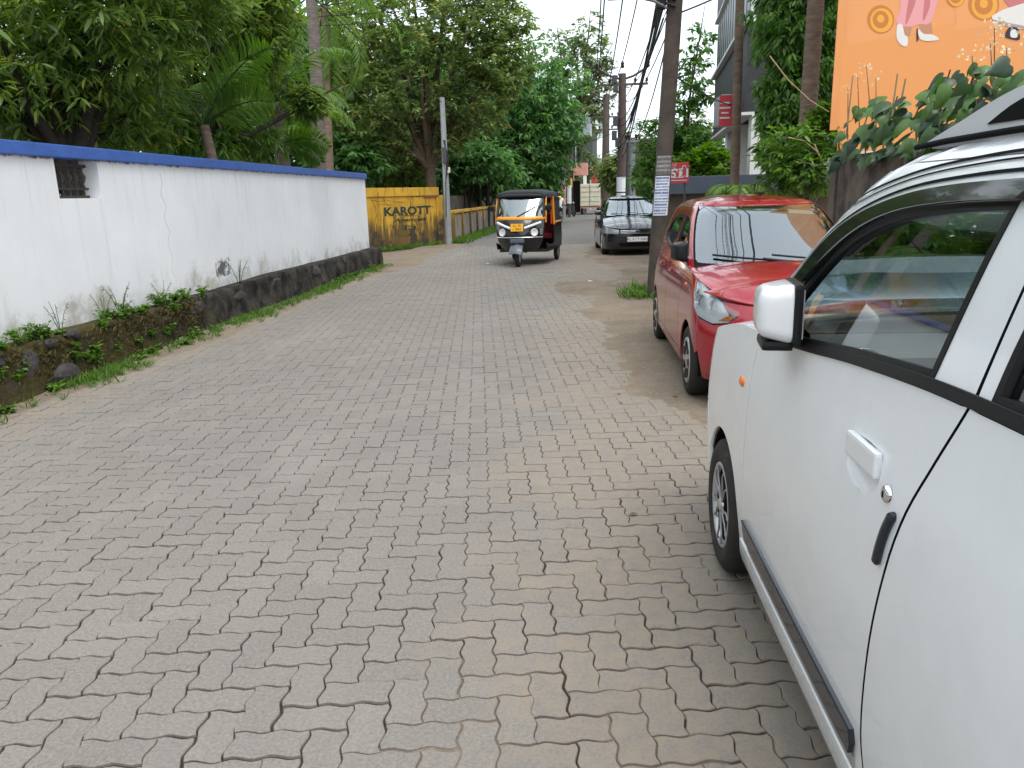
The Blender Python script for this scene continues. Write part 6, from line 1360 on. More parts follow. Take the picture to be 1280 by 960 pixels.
# red shop board with white letters
rp_ = yp(846, 232, 14.3); rs_ = empty('red_board_sign', (rp_.x, 14.3, 0), 0, 'red board with white Malayalam lettering partly behind the leaning pole', 'sign')
z0, z1 = yp(850, 229, 14.3).z, yp(850, 203, 14.3).z; x1_ = yp(861, 215, 14.3).x-rp_.x; x0_ = x1_-.47
mb = MB(); mb.box(((x0_+x1_)/2, 0, (z0+z1)/2), (x1_-x0_, .04, z1-z0), bev=.006); bd = mb.build('board', M_REDS, rs_)
for x in (x0_+.06, x1_-.06): mb = MB(); mb.tube([(x, .03, -.05), (x, .03, z1)], .02, 6); mb.build('leg', M_DGREY, rs_)
Fx = frame((0, -.024, 0), (1, 0, 0), (0, 0, 1))
mb = MB(); mb.tube([(x1_-.085+.03*math.cos(t), -.026, (z0+z1)/2+.085+.035*math.sin(t)) for t in np.linspace(-.4, 3.6, 9)], .008, 6); mb.build('lettering', M_FRAMEW, bd)
text_mesh('lettering', '\u0d2c', .26, Fx @ Matrix.Translation((x1_-.17, (z0+z1)/2+.0, 0)), M_FRAMEW, bd, .002, bold=.006); text_mesh('lettering', '\u0d7b', .10, Fx @ Matrix.Translation((x1_-.26, z1-.06, 0)), M_FRAMEW, bd, .002)
text_mesh('lettering', '\u0d30', .2, Fx @ Matrix.Translation((x1_-.40, (z0+z1)/2-.02, 0)), M_FRAMEW, bd, .002, bold=.002)
for k, wd_ in enumerate((.3, .40)): mb = MB(); mb.box(((x0_+x1_)/2, -.023, z0+.10-.05*k), (wd_, .003, .014)); mb.build('small_print', M_FRAMEW, bd)
# concrete tank on legs
tq = yp(803, 232, 40.); ct = empty('concrete_tank', (tq.x, 40, 0), 0, 'weathered concrete box tank raised behind the slim grey pole', 'tank'); zA, zB = yp(803, 200, 40.).z, yp(803, 176, 40.).z
mb = MB(); mb.box((0, 0, (zA+zB)/2), (1.1, 1.1, zB-zA), bev=.04); mb.build('tank', M_CONC, ct); mb = MB(); mb.box((0, 0, zB+.03), (1.3, 1.3, .1), bev=.02); mb.build('lid', M_CONC, ct)
for x in (-.4, .4):
    for y in (-.4, .4): mb = MB(); mb.box((x, y, zA/2), (.14, .14, zA)); mb.build('leg', M_CONC, ct)
for q in (ww, yw, lf, gw): q['kind'] = 'thing'
# ================================================================== vegetation
def leaf_mat(name, lo, hi, rough=.38, transl=.40, yellow=None):
    mt = bpy.data.materials.new(name); mt.use_nodes = True; g = G(mt); nt = mt.node_tree; b = nt.nodes['Principled BSDF']; out = nt.nodes['Material Output']
    at = g.n('ShaderNodeAttribute', attribute_name='tint'); c = g.ramp(at.outputs['Fac'], .05, .95, lo, hi)
    if yellow: c = g.mix(g.smooth(at.outputs['Fac'], .93, 1.0), c, yellow)
    g.put(b.inputs['Base Color'], c); b.inputs['Roughness'].default_value = rough; b.inputs['Specular IOR Level'].default_value = .5
    tr = g.n('ShaderNodeBsdfTranslucent'); hs = g.n('ShaderNodeHueSaturation'); hs.inputs['Value'].default_value = 1.9; hs.inputs['Saturation'].default_value = 1.15; hs.inputs['Hue'].default_value = .495; g.put(hs.inputs['Color'], c); g.put(tr.inputs['Color'], hs.outputs[0])
    mx = g.n('ShaderNodeMixShader'); mx.inputs[0].default_value = transl; nt.links.new(b.outputs[0], mx.inputs[1]); nt.links.new(tr.outputs[0], mx.inputs[2]); nt.links.new(mx.outputs[0], out.inputs['Surface']); return mt
L_MANGO = leaf_mat('mango_leaf', (0.045, 0.09, 0.022), (0.235, 0.335, 0.066), .38, yellow=(.22, .22, .03))
L_OLIVE = leaf_mat('olive_leaf', (0.072, 0.115, 0.032), (0.24, 0.315, 0.10), .5, yellow=(.24, .17, .04))
L_DARK = leaf_mat('dark_green_leaf', (0.034, 0.095, 0.028), (0.13, 0.27, 0.07), .5)
L_BRIGHT = leaf_mat('bright_leaf', (.035, .085, .012), (.140, .270, .035), .45)
L_PALE = leaf_mat('pale_far_leaf', (0.09, 0.135, 0.055), (0.24, 0.3, 0.13), .6)
L_PALM = leaf_mat('palm_leaf', (0.06, 0.13, 0.02), (0.18, 0.29, 0.055), .4, yellow=(.30, .22, .05))
L_WEED = leaf_mat('weed_leaf', (.040, .095, .014), (.150, .270, .045), .5)
L_MOSS = leaf_mat('moss_root', (.040, .032, .012), (.12, .10, .03), .9, .1)
L_BAM = leaf_mat('drooping_leaf', (0.045, 0.115, 0.022), (0.15, 0.29, 0.06), .45)
M_BARK = pmat('brown_bark', (.10, .070, .048), .95, noise=.4, nscale=6, bump=.8, bscale=25); M_BARKD = pmat('dark_bark', (.032, .025, .019), .95, noise=.35, nscale=6, bump=.8, bscale=22)
def mat_palmtrunk(name, c0, c1):
    mt, nt, b = nodes(name); g = G(mt); p = g.pos(); c = g.ramp(g.noise(g.scale(p, (2, 2, 9)), 2.2, 7, .7), .3, .7, c0, c1); g.put(b.inputs['Base Color'], c); b.inputs['Roughness'].default_value = .95; g.bump(g.noise(g.scale(p, (1, 1, 6)), 5, 6), .6, .03, b); return mt
M_PTRUNK = mat_palmtrunk('palm_trunk_grey', (.10, .085, .072), (.24, .20, .175)); M_PTRUNK2 = mat_palmtrunk('palm_trunk_brown', (.10, .068, .05), (.23, .165, .125))
def nrm_(v): return v/np.maximum(np.linalg.norm(v, axis=-1, keepdims=True), 1e-9)
def leaves_mesh(name, base, d, n, L, wd, tint, mat, parent, curl=.12, fold=.25):
    """one folded leaf of five points per row"""
    N = len(base); s = np.cross(n, d); L = L[:, None]; wd = wd[:, None]
    V = np.empty((N, 5, 3)); V[:, 0] = base; V[:, 1] = base+d*L*.45+s*wd+n*wd*fold; V[:, 2] = base+d*L*.5-n*L*curl*.15; V[:, 3] = base+d*L*.45-s*wd+n*wd*fold; V[:, 4] = base+d*L-n*L*curl
    F = np.array([[0, 2, 1], [0, 3, 2], [1, 2, 4], [2, 3, 4]]); T = (np.arange(N)[:, None, None]*5+F[None]).reshape(-1, 3)
    me = bpy.data.meshes.new(name); me.vertices.add(N*5); me.vertices.foreach_set('co', V.ravel()); nt_ = len(T)
    me.loops.add(nt_*3); me.loops.foreach_set('vertex_index', T.ravel()); me.polygons.add(nt_); me.polygons.foreach_set('loop_start', np.arange(0, nt_*3, 3)); me.polygons.foreach_set('loop_total', np.full(nt_, 3))
    me.update(); at = me.attributes.new('tint', 'FLOAT', 'POINT'); at.data.foreach_set('value', np.repeat(tint, 5).astype(np.float32)); me.materials.append(mat); me.validate()
    o = bpy.data.objects.new(name, me); return link(o, parent)
def fine_leaves(name, base, d, n, L, wd, tint, mat, parent, curl=.12, fold=.25):
    """smoother eight-point leaf for trees close to the camera"""
    N = len(base); s = np.cross(n, d); L = L[:, None]; wd = wd[:, None]; V = np.empty((N, 8, 3)); V[:, 0] = base
    for q, (f, w_) in enumerate(((.28, .85), (.66, .80))):
        m_ = base+d*L*f-n*L*curl*f*f; V[:, 1+3*q] = m_+s*wd*w_+n*wd*fold; V[:, 2+3*q] = m_; V[:, 3+3*q] = m_-s*wd*w_+n*wd*fold
    V[:, 7] = base+d*L-n*L*curl
    F = np.array([[0, 2, 1], [0, 3, 2], [1, 2, 5], [1, 5, 4], [2, 3, 6], [2, 6, 5], [4, 5, 7], [5, 6, 7]]); T = (np.arange(N)[:, None, None]*8+F[None]).reshape(-1, 3)
    me = bpy.data.meshes.new(name); me.vertices.add(N*8); me.vertices.foreach_set('co', V.ravel()); nt_ = len(T)
    me.loops.add(nt_*3); me.loops.foreach_set('vertex_index', T.ravel()); me.polygons.add(nt_); me.polygons.foreach_set('loop_start', np.arange(0, nt_*3, 3)); me.polygons.foreach_set('loop_total', np.full(nt_, 3)); me.polygons.foreach_set('use_smooth', np.ones(nt_, bool))
    me.update(); at = me.attributes.new('tint', 'FLOAT', 'POINT'); at.data.foreach_set('value', np.repeat(tint, 8).astype(np.float32)); me.materials.append(mat); me.validate()
    return link(bpy.data.objects.new(name, me), parent)
def clusters(blobs, per, rng):
    """points through lumpy ellipsoids, denser near the skin"""
    P = []; O_ = []
    for (c, r, k) in blobs:
        n = int(per*k); u = nrm_(rng.normal(size=(n, 3))); a, b, e = rng.uniform(0, 6.28, 3)
        lump = 1+.20*np.sin(3*u[:, 0]+a)*np.sin(4*u[:, 1]+b)+.16*np.sin(5*u[:, 2]+e+3*u[:, 0]); rad = (.35+.65*rng.random(n)**.45)*lump
        P.append(np.array(c)+u*rad[:, None]*np.array(r)); O_.append(nrm_(u+np.array([0, 0, .25])))
    return np.concatenate(P), np.concatenate(O_)
def foliage(name, blobs, per, k, L, wd, droop, mat, parent, origin, seed, out=.35, gap=0.0):
    rng = np.random.default_rng(seed); P, O_ = clusters(blobs, per, rng)
    if gap > 0:
        f = np.sin(P[:, 0]*2.1+seed)*np.sin(P[:, 1]*1.7+1)*np.sin(P[:, 2]*2.4+2); keep = f > gap-1+rng.random(len(P))*.3-.15; P, O_ = P[keep], O_[keep]
    N = len(P); th = rng.uniform(0, 6.283, (N, k)); rd = np.stack([np.cos(th), np.sin(th), rng.normal(0, .35, (N, k))], -1)
    d = nrm_(O_[:, None]*out+rd*.8+np.array([0, 0, -droop])+rng.normal(0, .15, (N, k, 3))); upv = np.array([0, 0, 1.0])+rng.normal(0, .35, (N, k, 3))
    n = nrm_(upv-(upv*d).sum(-1, keepdims=True)*d); base = P[:, None]-np.array(origin)+rd*L*.10+rng.normal(0, L*.15, (N, k, 3))
    t = np.clip(rng.random((N, 1))**1.6*.75+rng.random((N, k))*.45-.08, 0, 1); sc = rng.uniform(.7, 1.25, N*k)
    return (fine_leaves if origin[1] < 20 else leaves_mesh)(name, base.reshape(-1, 3), d.reshape(-1, 3), n.reshape(-1, 3), L*sc, wd*sc, t.ravel(), mat, parent, .10+.2*droop)
def limb(parent, pts, r0, r1, mat, name='limb', n=7):
    mb = MB(); k = len(pts); mb.tube(pts, [r0+(r1-r0)*i/(k-1) for i in range(k)], n); return mb.build(name, mat, parent)
def tree(name, base, label, cat, blobs, per, k, L, wd, droop, lmat, bark, r0, seed, fork=.35, group=None, gap=0.0, top=None):
    t = empty(name, base, 0, label, cat, group); rr = random.Random(seed); B = Vector(base); zt = max(b[0][2] for b in blobs); mean = sum((Vector(b[0]) for b in blobs), Vector())/len(blobs)-B
    f = Vector((mean.x*.25, mean.y*.25, zt*fork)); limb(t, [Vector((0, 0, -.15)), Vector((f.x*.3+rr.uniform(-.05, .05), f.y*.3, f.z*.5)), f, Vector((mean.x*.8, mean.y*.8, (f.z+zt)*.5))], r0, r0*.35, bark, 'trunk', 10)
    for b in blobs:
        e = Vector(b[0])-B; mid = f.lerp(e, .5)+Vector((rr.uniform(-.2, .2), rr.uniform(-.2, .2), rr.uniform(0, .3)))*r0*4; limb(t, [f*.96, f.lerp(mid, .5)+Vector((0, 0, .1)), mid, e, e+(e-mid)*.6], r0*.5, r0*.06, bark)
    foliage('crown', blobs, per, k, L, wd, droop, lmat, t, base, seed, gap=gap); return t
def pb(px, py, Y, r, k=1.0, sq=(1, 1, .85)): p = yp(px, py, Y); return ((p.x, p.y, p.z), (r*sq[0], r*sq[1], r*sq[2]), k)
# -- near mango trees behind the white wall
g0_ = 'mango trees behind the white wall'
def ground_at(px, Y): p = yp(px, 200, Y); return (p.x, Y, 0)
tree('mango_tree', ground_at(78, 9.6), 'mango tree with dark trunk and glossy hanging leaves above the window grille', 'tree',
     [pb(-90, 40, 9, 1.1), pb(20, -60, 9.5, 1.3), pb(10, 70, 9.2, 1.0), pb(110, -10, 9.5, 1.1), pb(90, 100, 10.2, .9, .8), pb(150, 50, 9.8, .85), pb(180, -70, 9.8, 1.2), pb(150, 150, 10.6, .7, .7), pb(-40, 140, 9.8, .9), pb(50, 10, 11, 1.2), pb(230, -10, 10.8, .7)], 190, 9, .20, .022, .35, L_MANGO, M_BARKD, .20, 101, .42)
tree('mango_tree', ground_at(245, 13.2), 'bushy mango tree between the window grille and the young palm', 'tree',
     [pb(220, 110, 13.0, 1.0), pb(280, 30, 13.2, 1.1), pb(285, -70, 12.8, 1.2), pb(230, 20, 13.2, 1.1), pb(310, 70, 13.8, .7), pb(190, 140, 13.2, .8), pb(262, 160, 13.8, .8, .8), pb(386, 128, 14.2, .28, .7), pb(330, 10, 13.6, .6)], 190, 9, .19, .022, .35, L_MANGO, M_BARKD, .18, 102, .4)
tree('mango_tree', ground_at(30, 14.5), 'mango tree deep in the garden behind the dark trunk', 'tree',
     [pb(20, 80, 14, 1.5), pb(120, 60, 15, 1.6), pb(-80, 60, 14, 1.6), pb(60, 150, 15, 1.3), pb(200, 90, 16, 1.5), pb(150, 170, 16, 1.2), pb(100, -40, 15, 1.8), pb(300, 150, 17, 1.2), pb(260, 80, 17, 1.6)], 170, 8, .22, .027, .35, L_MANGO, M_BARKD, .2, 103, .4)
for i, (px, Y, lab) in enumerate(((-250, 6.0, 'mango tree beside the near stretch of white wall'), (-700, 2.0, 'spreading mango tree overhanging the white wall'), (-2000, -4, 'leafy mango tree at the back of the garden'))):
    b = (-7.6-.3*i, (5.2, 1.0, -4.2)[i], 0); tree('mango_tree', b, lab, 'tree', [((b[0]+dx, b[1]+dy, z), (1.5, 1.5, 1.2), 1) for dx, dy, z in ((0, 0, 5.6), (1.0, .8, 4.4), (-1, .5, 4.6), (.3, -1.2, 4.6), (.6, 1.6, 3.6), (.8, -1.6, 3.4), (-.5, 0, 3.4))], 130, 8, .24, .03, .35, L_MANGO, M_BARKD, .2, 110+i, .4)
# -- palms
def frond(parent, base, az, el, L, lmat, seed, nl=34, ll=.55, droop=1.0, w_=.022, stalk=.16, name='frond', twist=0.0):
    """a rachis that arches over, with paired leaflets; one mesh"""
    rng = np.random.default_rng(seed); pts = []; p = np.array(base, float); a = el; h = np.array([math.cos(az), math.sin(az), 0]); n = 14
    for i in range(n+1):
        pts.append(p.copy()); p = p+(h*math.cos(a)+np.array([0, 0, math.sin(a)]))*L/n; a -= droop*(.4+1.4*i/n)/n*1.3
    pts = np.array(pts); mb = MB(); mb.tube([tuple(q) for q in pts], [.022*(1-i/n)+.004 for i in range(n+1)], 5); rc_ = mb.build(name, lmat, parent)
    N = nl*2; t = np.repeat(np.linspace(stalk, .99, nl), 2); sd_ = np.tile([1., -1.], nl); f = t*n; i0 = np.minimum(f.astype(int), n-1); q = pts[i0]+(pts[i0+1]-pts[i0])*(f-i0)[:, None]
    tg = nrm_(pts[i0+1]-pts[i0]); sv = nrm_(np.cross(tg, np.array([0, 0, 1.]))); upn = nrm_(np.cross(sv, tg))
    sv, upn = sv*math.cos(twist)+upn*math.sin(twist), upn*math.cos(twist)-sv*math.sin(twist)
    d = nrm_(sv*sd_[:, None]*.8+tg*.55+np.array([0, 0, -.28 if twist == 0 else -.06])+upn*.1+rng.normal(0, .06, (N, 3))); nn = nrm_(upn+rng.normal(0, .15, (N, 3))); nn = nrm_(nn-(nn*d).sum(-1, keepdims=True)*d)
    LL = ll*np.sin(np.pi*(.12+.85*t))**.6*rng.uniform(.85, 1.1, N); lv = leaves_mesh('leaflets', q, d, nn, LL, np.full(N, w_), np.clip(rng.random()*.5+rng.random(N)*.4, 0, 1), lmat, rc_, curl=.22, fold=.2)
    return rc_
def palm(name, base, top, label, r0, r1, tmat, nf, L, seed, lmat=L_PALM, ll=.6, elr=(-.5, 1.2), nl=34, droop=1.1, bow=.0, group=None):
    p = empty(name, base, 0, label, 'palm tree', group); T = Vector(top)-Vector(base); k = 26; mb = MB(); pts = []; rad = []
    for i in range(k+1):
        t = i/k; pts.append(T*t+Vector((bow*math.sin(math.pi*t), 0, 0))); rad.append((r0+(r1-r0)*t)*(1+.035*(i % 2))*(1+.35*max(0, .06-t)/.06))
    mb.tube(pts, rad, 12); mb.build('trunk', tmat, p); rr = random.Random(seed)
    for i in range(nf): frond(p, T, i*2.399+rr.uniform(-.2, .2), elr[0]+(elr[1]-elr[0])*rr.random(), L*rr.uniform(.85, 1.1), lmat, seed*50+i, nl, ll, droop)
    return p
b = yp(389, 215, 18.5); t = yp(380, -120, 18.5); palm('coconut_palm', (b.x, 18.5, 0), t, 'tall coconut palm with pale ringed trunk rising behind the white wall end', .17, .12, M_PTRUNK, 12, 3.0, 201, bow=.12)
b = yp(408, 215, 24.); t = yp(405, 8, 24.5); palm('coconut_palm', (b.x, 24, 0), t, 'coconut palm with thinner trunk and drooping fronds beside the tall palm', .13, .10, M_PTRUNK2, 16, 3.2, 202, elr=(-1.1, .9), droop=1.5)
b = yp(362, 215, 16.5); t = yp(345, 128, 16.5); palm('young_coconut_palm', (b.x, 16.5, 0), t, 'short leaning coconut palm with grey trunk just over the blue coping', .13, .12, M_PTRUNK, 11, 2.1, 203, elr=(0, 1.2))
yb_ = empty('areca_palm', (yp(285, 210, 11.2).x, 11.2, 0), 0, 'young palm with big bright frond over the white wall', 'palm tree'); bz = yp(258, 152, 11.2).z
limb(yb_, [(0, 0, -.1), (-.1, 0, 1.2), (-.28, 0, bz-.05)], .10, .07, M_PTRUNK2, 'trunk')
for i, (az, el, L) in enumerate(((-.25, .95, 1.55), (-.2, .50, 1.2), (2.6, .9, 1.3), (1.9, .9, 1.3), (1.2, 1.1, 1.4), (3.0, .5, 1.2))): frond(yb_, (-.28, 0, bz-.05), az, el, L, L_PALM if i > 1 else L_BRIGHT, 900+i, 44, .46, .6, .018, twist=1.25 if i < 2 else 0)
p0 = yp(345, 182, 15.5); y2 = empty('palm_sapling', (p0.x, 15.5, 0), 0, 'palm sapling with one arching frond above the blue coping', 'palm tree'); limb(y2, [(0, 0, -.1), (0, 0, p0.z)], .06, .04, M_PTRUNK2, 'stem')
for i, (az, el, L) in enumerate(((-.05, .35, 1.15), (.25, .05, .95), (2.9, .6, .9), (1.4, .9, 1.0))): frond(y2, (0, 0, p0.z), az, el, L, L_BRIGHT if i < 2 else L_PALM, 950+i, 36, .42, .9, .018, twist=1.1 if i < 2 else 0)
# young bright mango sprays over the coping
for i, (px, py, Y) in enumerate(((225, 195, 13.0), (290, 180, 14.2))):
    tree('sapling', ground_at(px, Y), ('sapling with lime green new leaves over the blue coping', 'small sapling with hanging yellow-green leaves beside the palm sapling')[i], 'sapling', [pb(px, py-8, Y, .42, 1), pb(px+40, py-12, Y, .40, 1)], 34, 8, .24, .022, .6, L_BRIGHT, M_BARK, .04, 300+i, .6)
# -- the olive-leaved tree over the yellow wall
tree('almond_tree', ground_at(537, 29.5), 'spreading olive green tree with forked brown trunk behind the yellow wall', 'tree',
     [pb(450, 50, 29, 1.7), pb(520, 20, 29, 1.8), pb(585, 40, 29, 1.7), pb(625, 85, 29.5, 1.2), pb(455, 125, 28.5, 1.6), pb(525, 100, 29, 1.9), pb(595, 130, 29.5, 1.4, .9), pb(470, 180, 29, 1.3, .8), pb(550, 165, 30, 1.2, .7), pb(560, -40, 30, 2.0), pb(450, -30, 30, 2.0), pb(620, 20, 30, 1.3), pb(505, 205, 30.5, .9, .6)], 300, 8, .23, .052, .15, L_OLIVE, M_BARK, .30, 401, .28, gap=.10)
# -- dense dark tree
tree('jackfruit_tree', ground_at(662, 44), 'dense dark green tree with drooping leaf clumps behind the autorickshaw', 'tree',
     [pb(640, 110, 43, 2.6), pb(685, 110, 43, 2.3), pb(660, 160, 42, 2.8), pb(690, 165, 43, 1.7), pb(676, 208, 43, 1.8), pb(640, 205, 42, 2.3), pb(608, 170, 43, 2.2), pb(600, 215, 42, 1.7), pb(665, 225, 42.5, 1.6)], 260, 7, .36, .070, .45, L_DARK, M_BARKD, .4, 402, .3)
tree('tall_tree', ground_at(712, 62), 'tall thin-crowned tree standing above the dense dark tree', 'tree',
     [pb(700, 62, 61, 2.0, .8), pb(735, 48, 62, 1.9, .8), pb(722, 85, 62, 1.9, .8), pb(745, 110, 62, 1.3, .6), pb(690, 95, 62, 1.6, .7), pb(715, 130, 62, 2.0, .8), pb(752, 80, 62, 1.0, .5), pb(750, 135, 63, 1.2, .5)], 90, 8, .42, .11, .2, L_PALE, M_BARK, .35, 403, .45, gap=.2)
b = yp(722, 250, 72.); t = yp(730, 120, 72.); palm('coconut_palm', (b.x, 72, 0), t, 'coconut palm with wide fronds below the tall thin-crowned tree', .2, .15, M_PTRUNK, 18, 4.4, 204, elr=(-.8, 1.0), ll=1.1, droop=1.3)
# -- right side
tree('roadside_tree', ground_at(772, 47), 'rounded light green tree behind the V-topped power pole', 'tree', [pb(772, 218, 46, .9), pb(785, 205, 46, 1.2), pb(805, 212, 46, 1.2), pb(790, 228, 46, 1.2), pb(818, 205, 45, 1.2)], 220, 7, .36, .085, .3, L_OLIVE, M_BARK, .2, 404, .3)
tree('garden_tree', ground_at(858, 27), 'loose green tree between the leaning pole and the dark building', 'tree', [pb(852, 160, 27, .9, .6), pb(835, 185, 27, 1.2), pb(866, 118, 27, .6, .3), pb(872, 190, 27, 1.0), pb(874, 50, 28, .6, .2), pb(866, 84, 28, .6, .2), pb(822, 215, 28, 1.0), pb(850, 218, 27, 1.0)], 170, 8, .24, .05, .3, L_BAM, M_BARK, .14, 405, .35, gap=.15)
tree('ornamental_shrub', ground_at(874, 17.2), 'bright yellow-green shrub behind the red Malayalam board', 'shrub', [pb(868, 212, 17.2, .5), pb(888, 205, 17.2, .45), pb(880, 222, 17.0, .5), pb(855, 220, 17.2, .4)], 150, 8, .15, .035, .1, L_BRIGHT, M_BARK, .05, 406, .4)
tree('neem_tree', ground_at(1000, 12.9), 'leafy tree with drooping sprays between the two ringed palm trunks', 'tree', [pb(990, 50, 12.8, .5), pb(1000, 20, 13, .7), pb(990, 105, 12.8, .48), pb(1015, 95, 13, .6), pb(978, 140, 12.6, .30), pb(1000, 150, 13, .55), pb(1028, 50, 13.2, .6), pb(995, -20, 13, .55), pb(985, 185, 12.8, .38, .7), pb(970, 185, 12.5, .26, .6), pb(1022, 165, 12.9, .4)], 190, 9, .15, .024, .7, L_BAM, M_BARKD, .12, 407, .35)
b = yp(919, 243, 13.6); t = yp(930, -160, 13.6); palm('areca_trunk_palm', (b.x, 13.6, 0), t, 'slim ringed palm trunk in front of the dark building', .08, .065, M_PTRUNK2, 9, 1.8, 205)
b = yp(1002, 240, 11.0); t = yp(1034, -200, 11.0); palm('ringed_palm', (b.x, 11.0, 0), t, 'thicker brown ringed palm trunk beside the orange billboard', .118, .10, M_PTRUNK2, 10, 2.2, 206)
# scrub and dry sticks at the foot of the ringed palm
tree('scrub_bush', (yp(1010, 240, 10.2).x, 10.2, 0), 'tangled light green bush at the foot of the ringed palm', 'bush', [pb(990, 190, 10.2, .38), pb(1022, 178, 10.2, .33), pb(1020, 215, 10.0, .3), pb(975, 210, 10.4, .28), pb(1030, 150, 10.4, .2)], 80, 7, .11, .020, .2, L_WEED, M_BARK, .03, 408, .5)
st = empty('dry_branches', (yp(1000, 240, 10.1).x, 10.1, 0), 0, 'bare straw coloured branches arching beside the concrete wall', 'branches'); M_STRAW = pmat('straw', (.30, .22, .12), .9, noise=.2)
for i, pxs in enumerate((((985, 172), (1005, 176), (1022, 190), (1030, 205)), ((995, 203), (1012, 204), (1026, 222)), ((1018, 180), (1026, 200), (1034, 225)), ((962, 70), (985, 100), (1012, 125), (1036, 140)))):
    Yq = 9.9; limb(st, [yp(a_, c_, Yq)-st.location for a_, c_ in pxs]+([Vector((.1, 0, 1.2))] if i < 3 else []), .009, .005, M_STRAW, 'stick', 5)
for i in range(2):
    pz = yp((925, 1015)[i], 242, 10.6); d_ = empty('dry_palm_frond', pz, 0, ('heap of dry yellow-green fronds behind the red car roof', 'dry fronds hanging at the foot of the concrete wall')[i], 'dry fronds')
    for k in range(7): frond(d_, (0, 0, 0), k*.9, .7, .55, L_PALM, 970+i*9+k, 20, .22, 1.6, .010)
# -- dark understorey behind the yellow wall and backdrop trees
for i, (px, py, Y, r, lab) in enumerate(((470, 205, 33, 1.5, 'dark shrub behind the left end of the yellow wall'), (512, 212, 34, 1.2, 'low dark shrub under the forked tree'), (585, 195, 35, 1.6, 'dark shrub behind the galvanised pole'), (610, 215, 37, 1.5, 'dark leafy shrub above the rubble wall'), (430, 195, 28, 1.3, 'dark shrub behind the far end of the blue coping'))):
    tree('understorey_shrub', ground_at(px, Y), lab, 'shrub', [pb(px, py, Y, r*.8), pb(px-18, py+12, Y, r*.7), pb(px+20, py+8, Y, r*.7)], 130, 7, .32, .07, .4, L_DARK, M_BARKD, .08, 500+i, .4)
for i, (px, Y, h_) in enumerate(((420, 36, 9), (500, 42, 10), (570, 46, 10), (330, 30, 9), (230, 30, 5), (120, 30, 5), (20, 27, 6), (625, 58, 10), (690, 72, 9), (728, 95, 7.0), (768, 88, 5.0), (800, 70, 4.2), (838, 55, 5.2), (872, 48, 5.5), (760, 120, 6.5))):
    g_ = ground_at(px, Y); labs = ('backdrop tree filling the gap behind the palms', 'tall backdrop tree behind the forked tree', 'backdrop tree left of the dense dark tree', 'garden tree behind the young palm', 'garden tree seen between mango leaves', 'deep garden tree behind the mango trunk', 'garden tree behind the window grille', 'backdrop tree just behind the dense dark tree', 'hazy tree beyond the corner shop', 'far hazy tree closing the end of the road', 'far tree behind the farther power pole', 'far tree behind the concrete tank', 'far tree behind the leaning pole', 'far tree beside the dark building', 'most distant tree at the bend of the road')
    rr = random.Random(600+i); sc = h_/9; bl_ = [((g_[0]+rr.uniform(-2.6, 2.6)*sc, Y+rr.uniform(-1.5, 1.5), h_*z_), (2.1*sc, 2.1*sc, 1.7*sc), 1) for z_ in (.28, .36, .45, .55, .62, .70, .80, .90)]
    tree('backdrop_tree', g_, labs[i], 'tree', bl_, 100, 7, .55*sc, .13*sc, .35, L_DARK if i in (1, 2, 3, 4, 5, 6, 7) else (L_PALE if i > 7 else L_OLIVE), M_BARKD, .25, 600+i, .4, 'trees in the background')
bn = empty('banana_plant', ground_at(522, 31.5), 0, 'banana plant with pale green leaf showing under the forked tree', 'plant')
limb(bn, [(0, 0, 0), (0, 0, 1.8)], .12, .08, L_BRIGHT, 'stem')
for k in range(6):
    az = k*1.05+.3; pts = [Vector((math.cos(az)*r_, math.sin(az)*r_, 1.8+.9*math.sin(r_*1.5))) for r_ in np.linspace(0, 1.6, 8)]; sv = Vector((-math.sin(az), math.cos(az), 0)); vs = []
    for i, p in enumerate(pts): w_ = .28*math.sin(math.pi*(.08+.9*i/7)); vs += [p+sv*w_-Vector((0, 0, .05)), p, p-sv*w_-Vector((0, 0, .05))]
    mesh_from('leaf', vs, [(i*3+j, i*3+j+1, i*3+3+j+1, i*3+3+j) for i in range(7) for j in range(2)], L_BRIGHT, bn, True)
for i, px in enumerate((478, 497, 515, 576, 597, 607)):
    g_ = ground_at(px, 34+i*.4); q = empty('bare_trunk', g_, 0, ('thin dark trunk behind the left part of the yellow wall', 'slender trunk left of the forked tree', 'straight slim trunk close to the forked tree', 'dark trunk just past the galvanised pole', 'paired dark trunk over the rubble wall', 'leaning dark trunk beside the paired trunk')[i], 'tree trunk'); limb(q, [(0, 0, 0), (.05, 0, 2), (-.05+.1*(i % 3), 0, 4.5), (0, 0, 7)], .11, .07, M_BARKD if i != 2 else M_BARK, 'trunk')
# -- climbing plant with heart leaves on the concrete wall
cl = empty('climbing_plant', (2.95, 7.2, 1.8), 0, 'climbing plant with big heart shaped leaves and white flowers on the concrete wall', 'plant'); rr = random.Random(77)
def heart():
    half = [(0, 0), (-.15, .15), (-.13, .33), (.03, .45), (.27, .43), (.56, .29), (.82, .12), (1.12, 0)]
    vs = [(x, y, -.30*y-.22*max(0, x-.3)**2+.03*math.sin(x*9)*y) for x, y in half]; ce = [(.0, 0, 0), (.16, 0, .03), (.42, 0, .03), (.70, 0, .0)]
    V = vs[:]+[(x, -y, z) for x, y, z in vs[1:-1]]+ce[1:]; n = len(half); m = n-2; c0 = n+m
    F = [(0, c0, 2, 1), (c0, c0+1, 4, 3), (c0, 3, 2), (c0+1, c0+2, 5, 4), (c0+2, 7, 6, 5)]
    def mr(i): return i if i in (0, 7) or i >= c0 else n+i-1
    F += [tuple(mr(i) for i in f[::-1]) for f in F[:5]]
    return V, F
hv, hf = heart(); hm = []
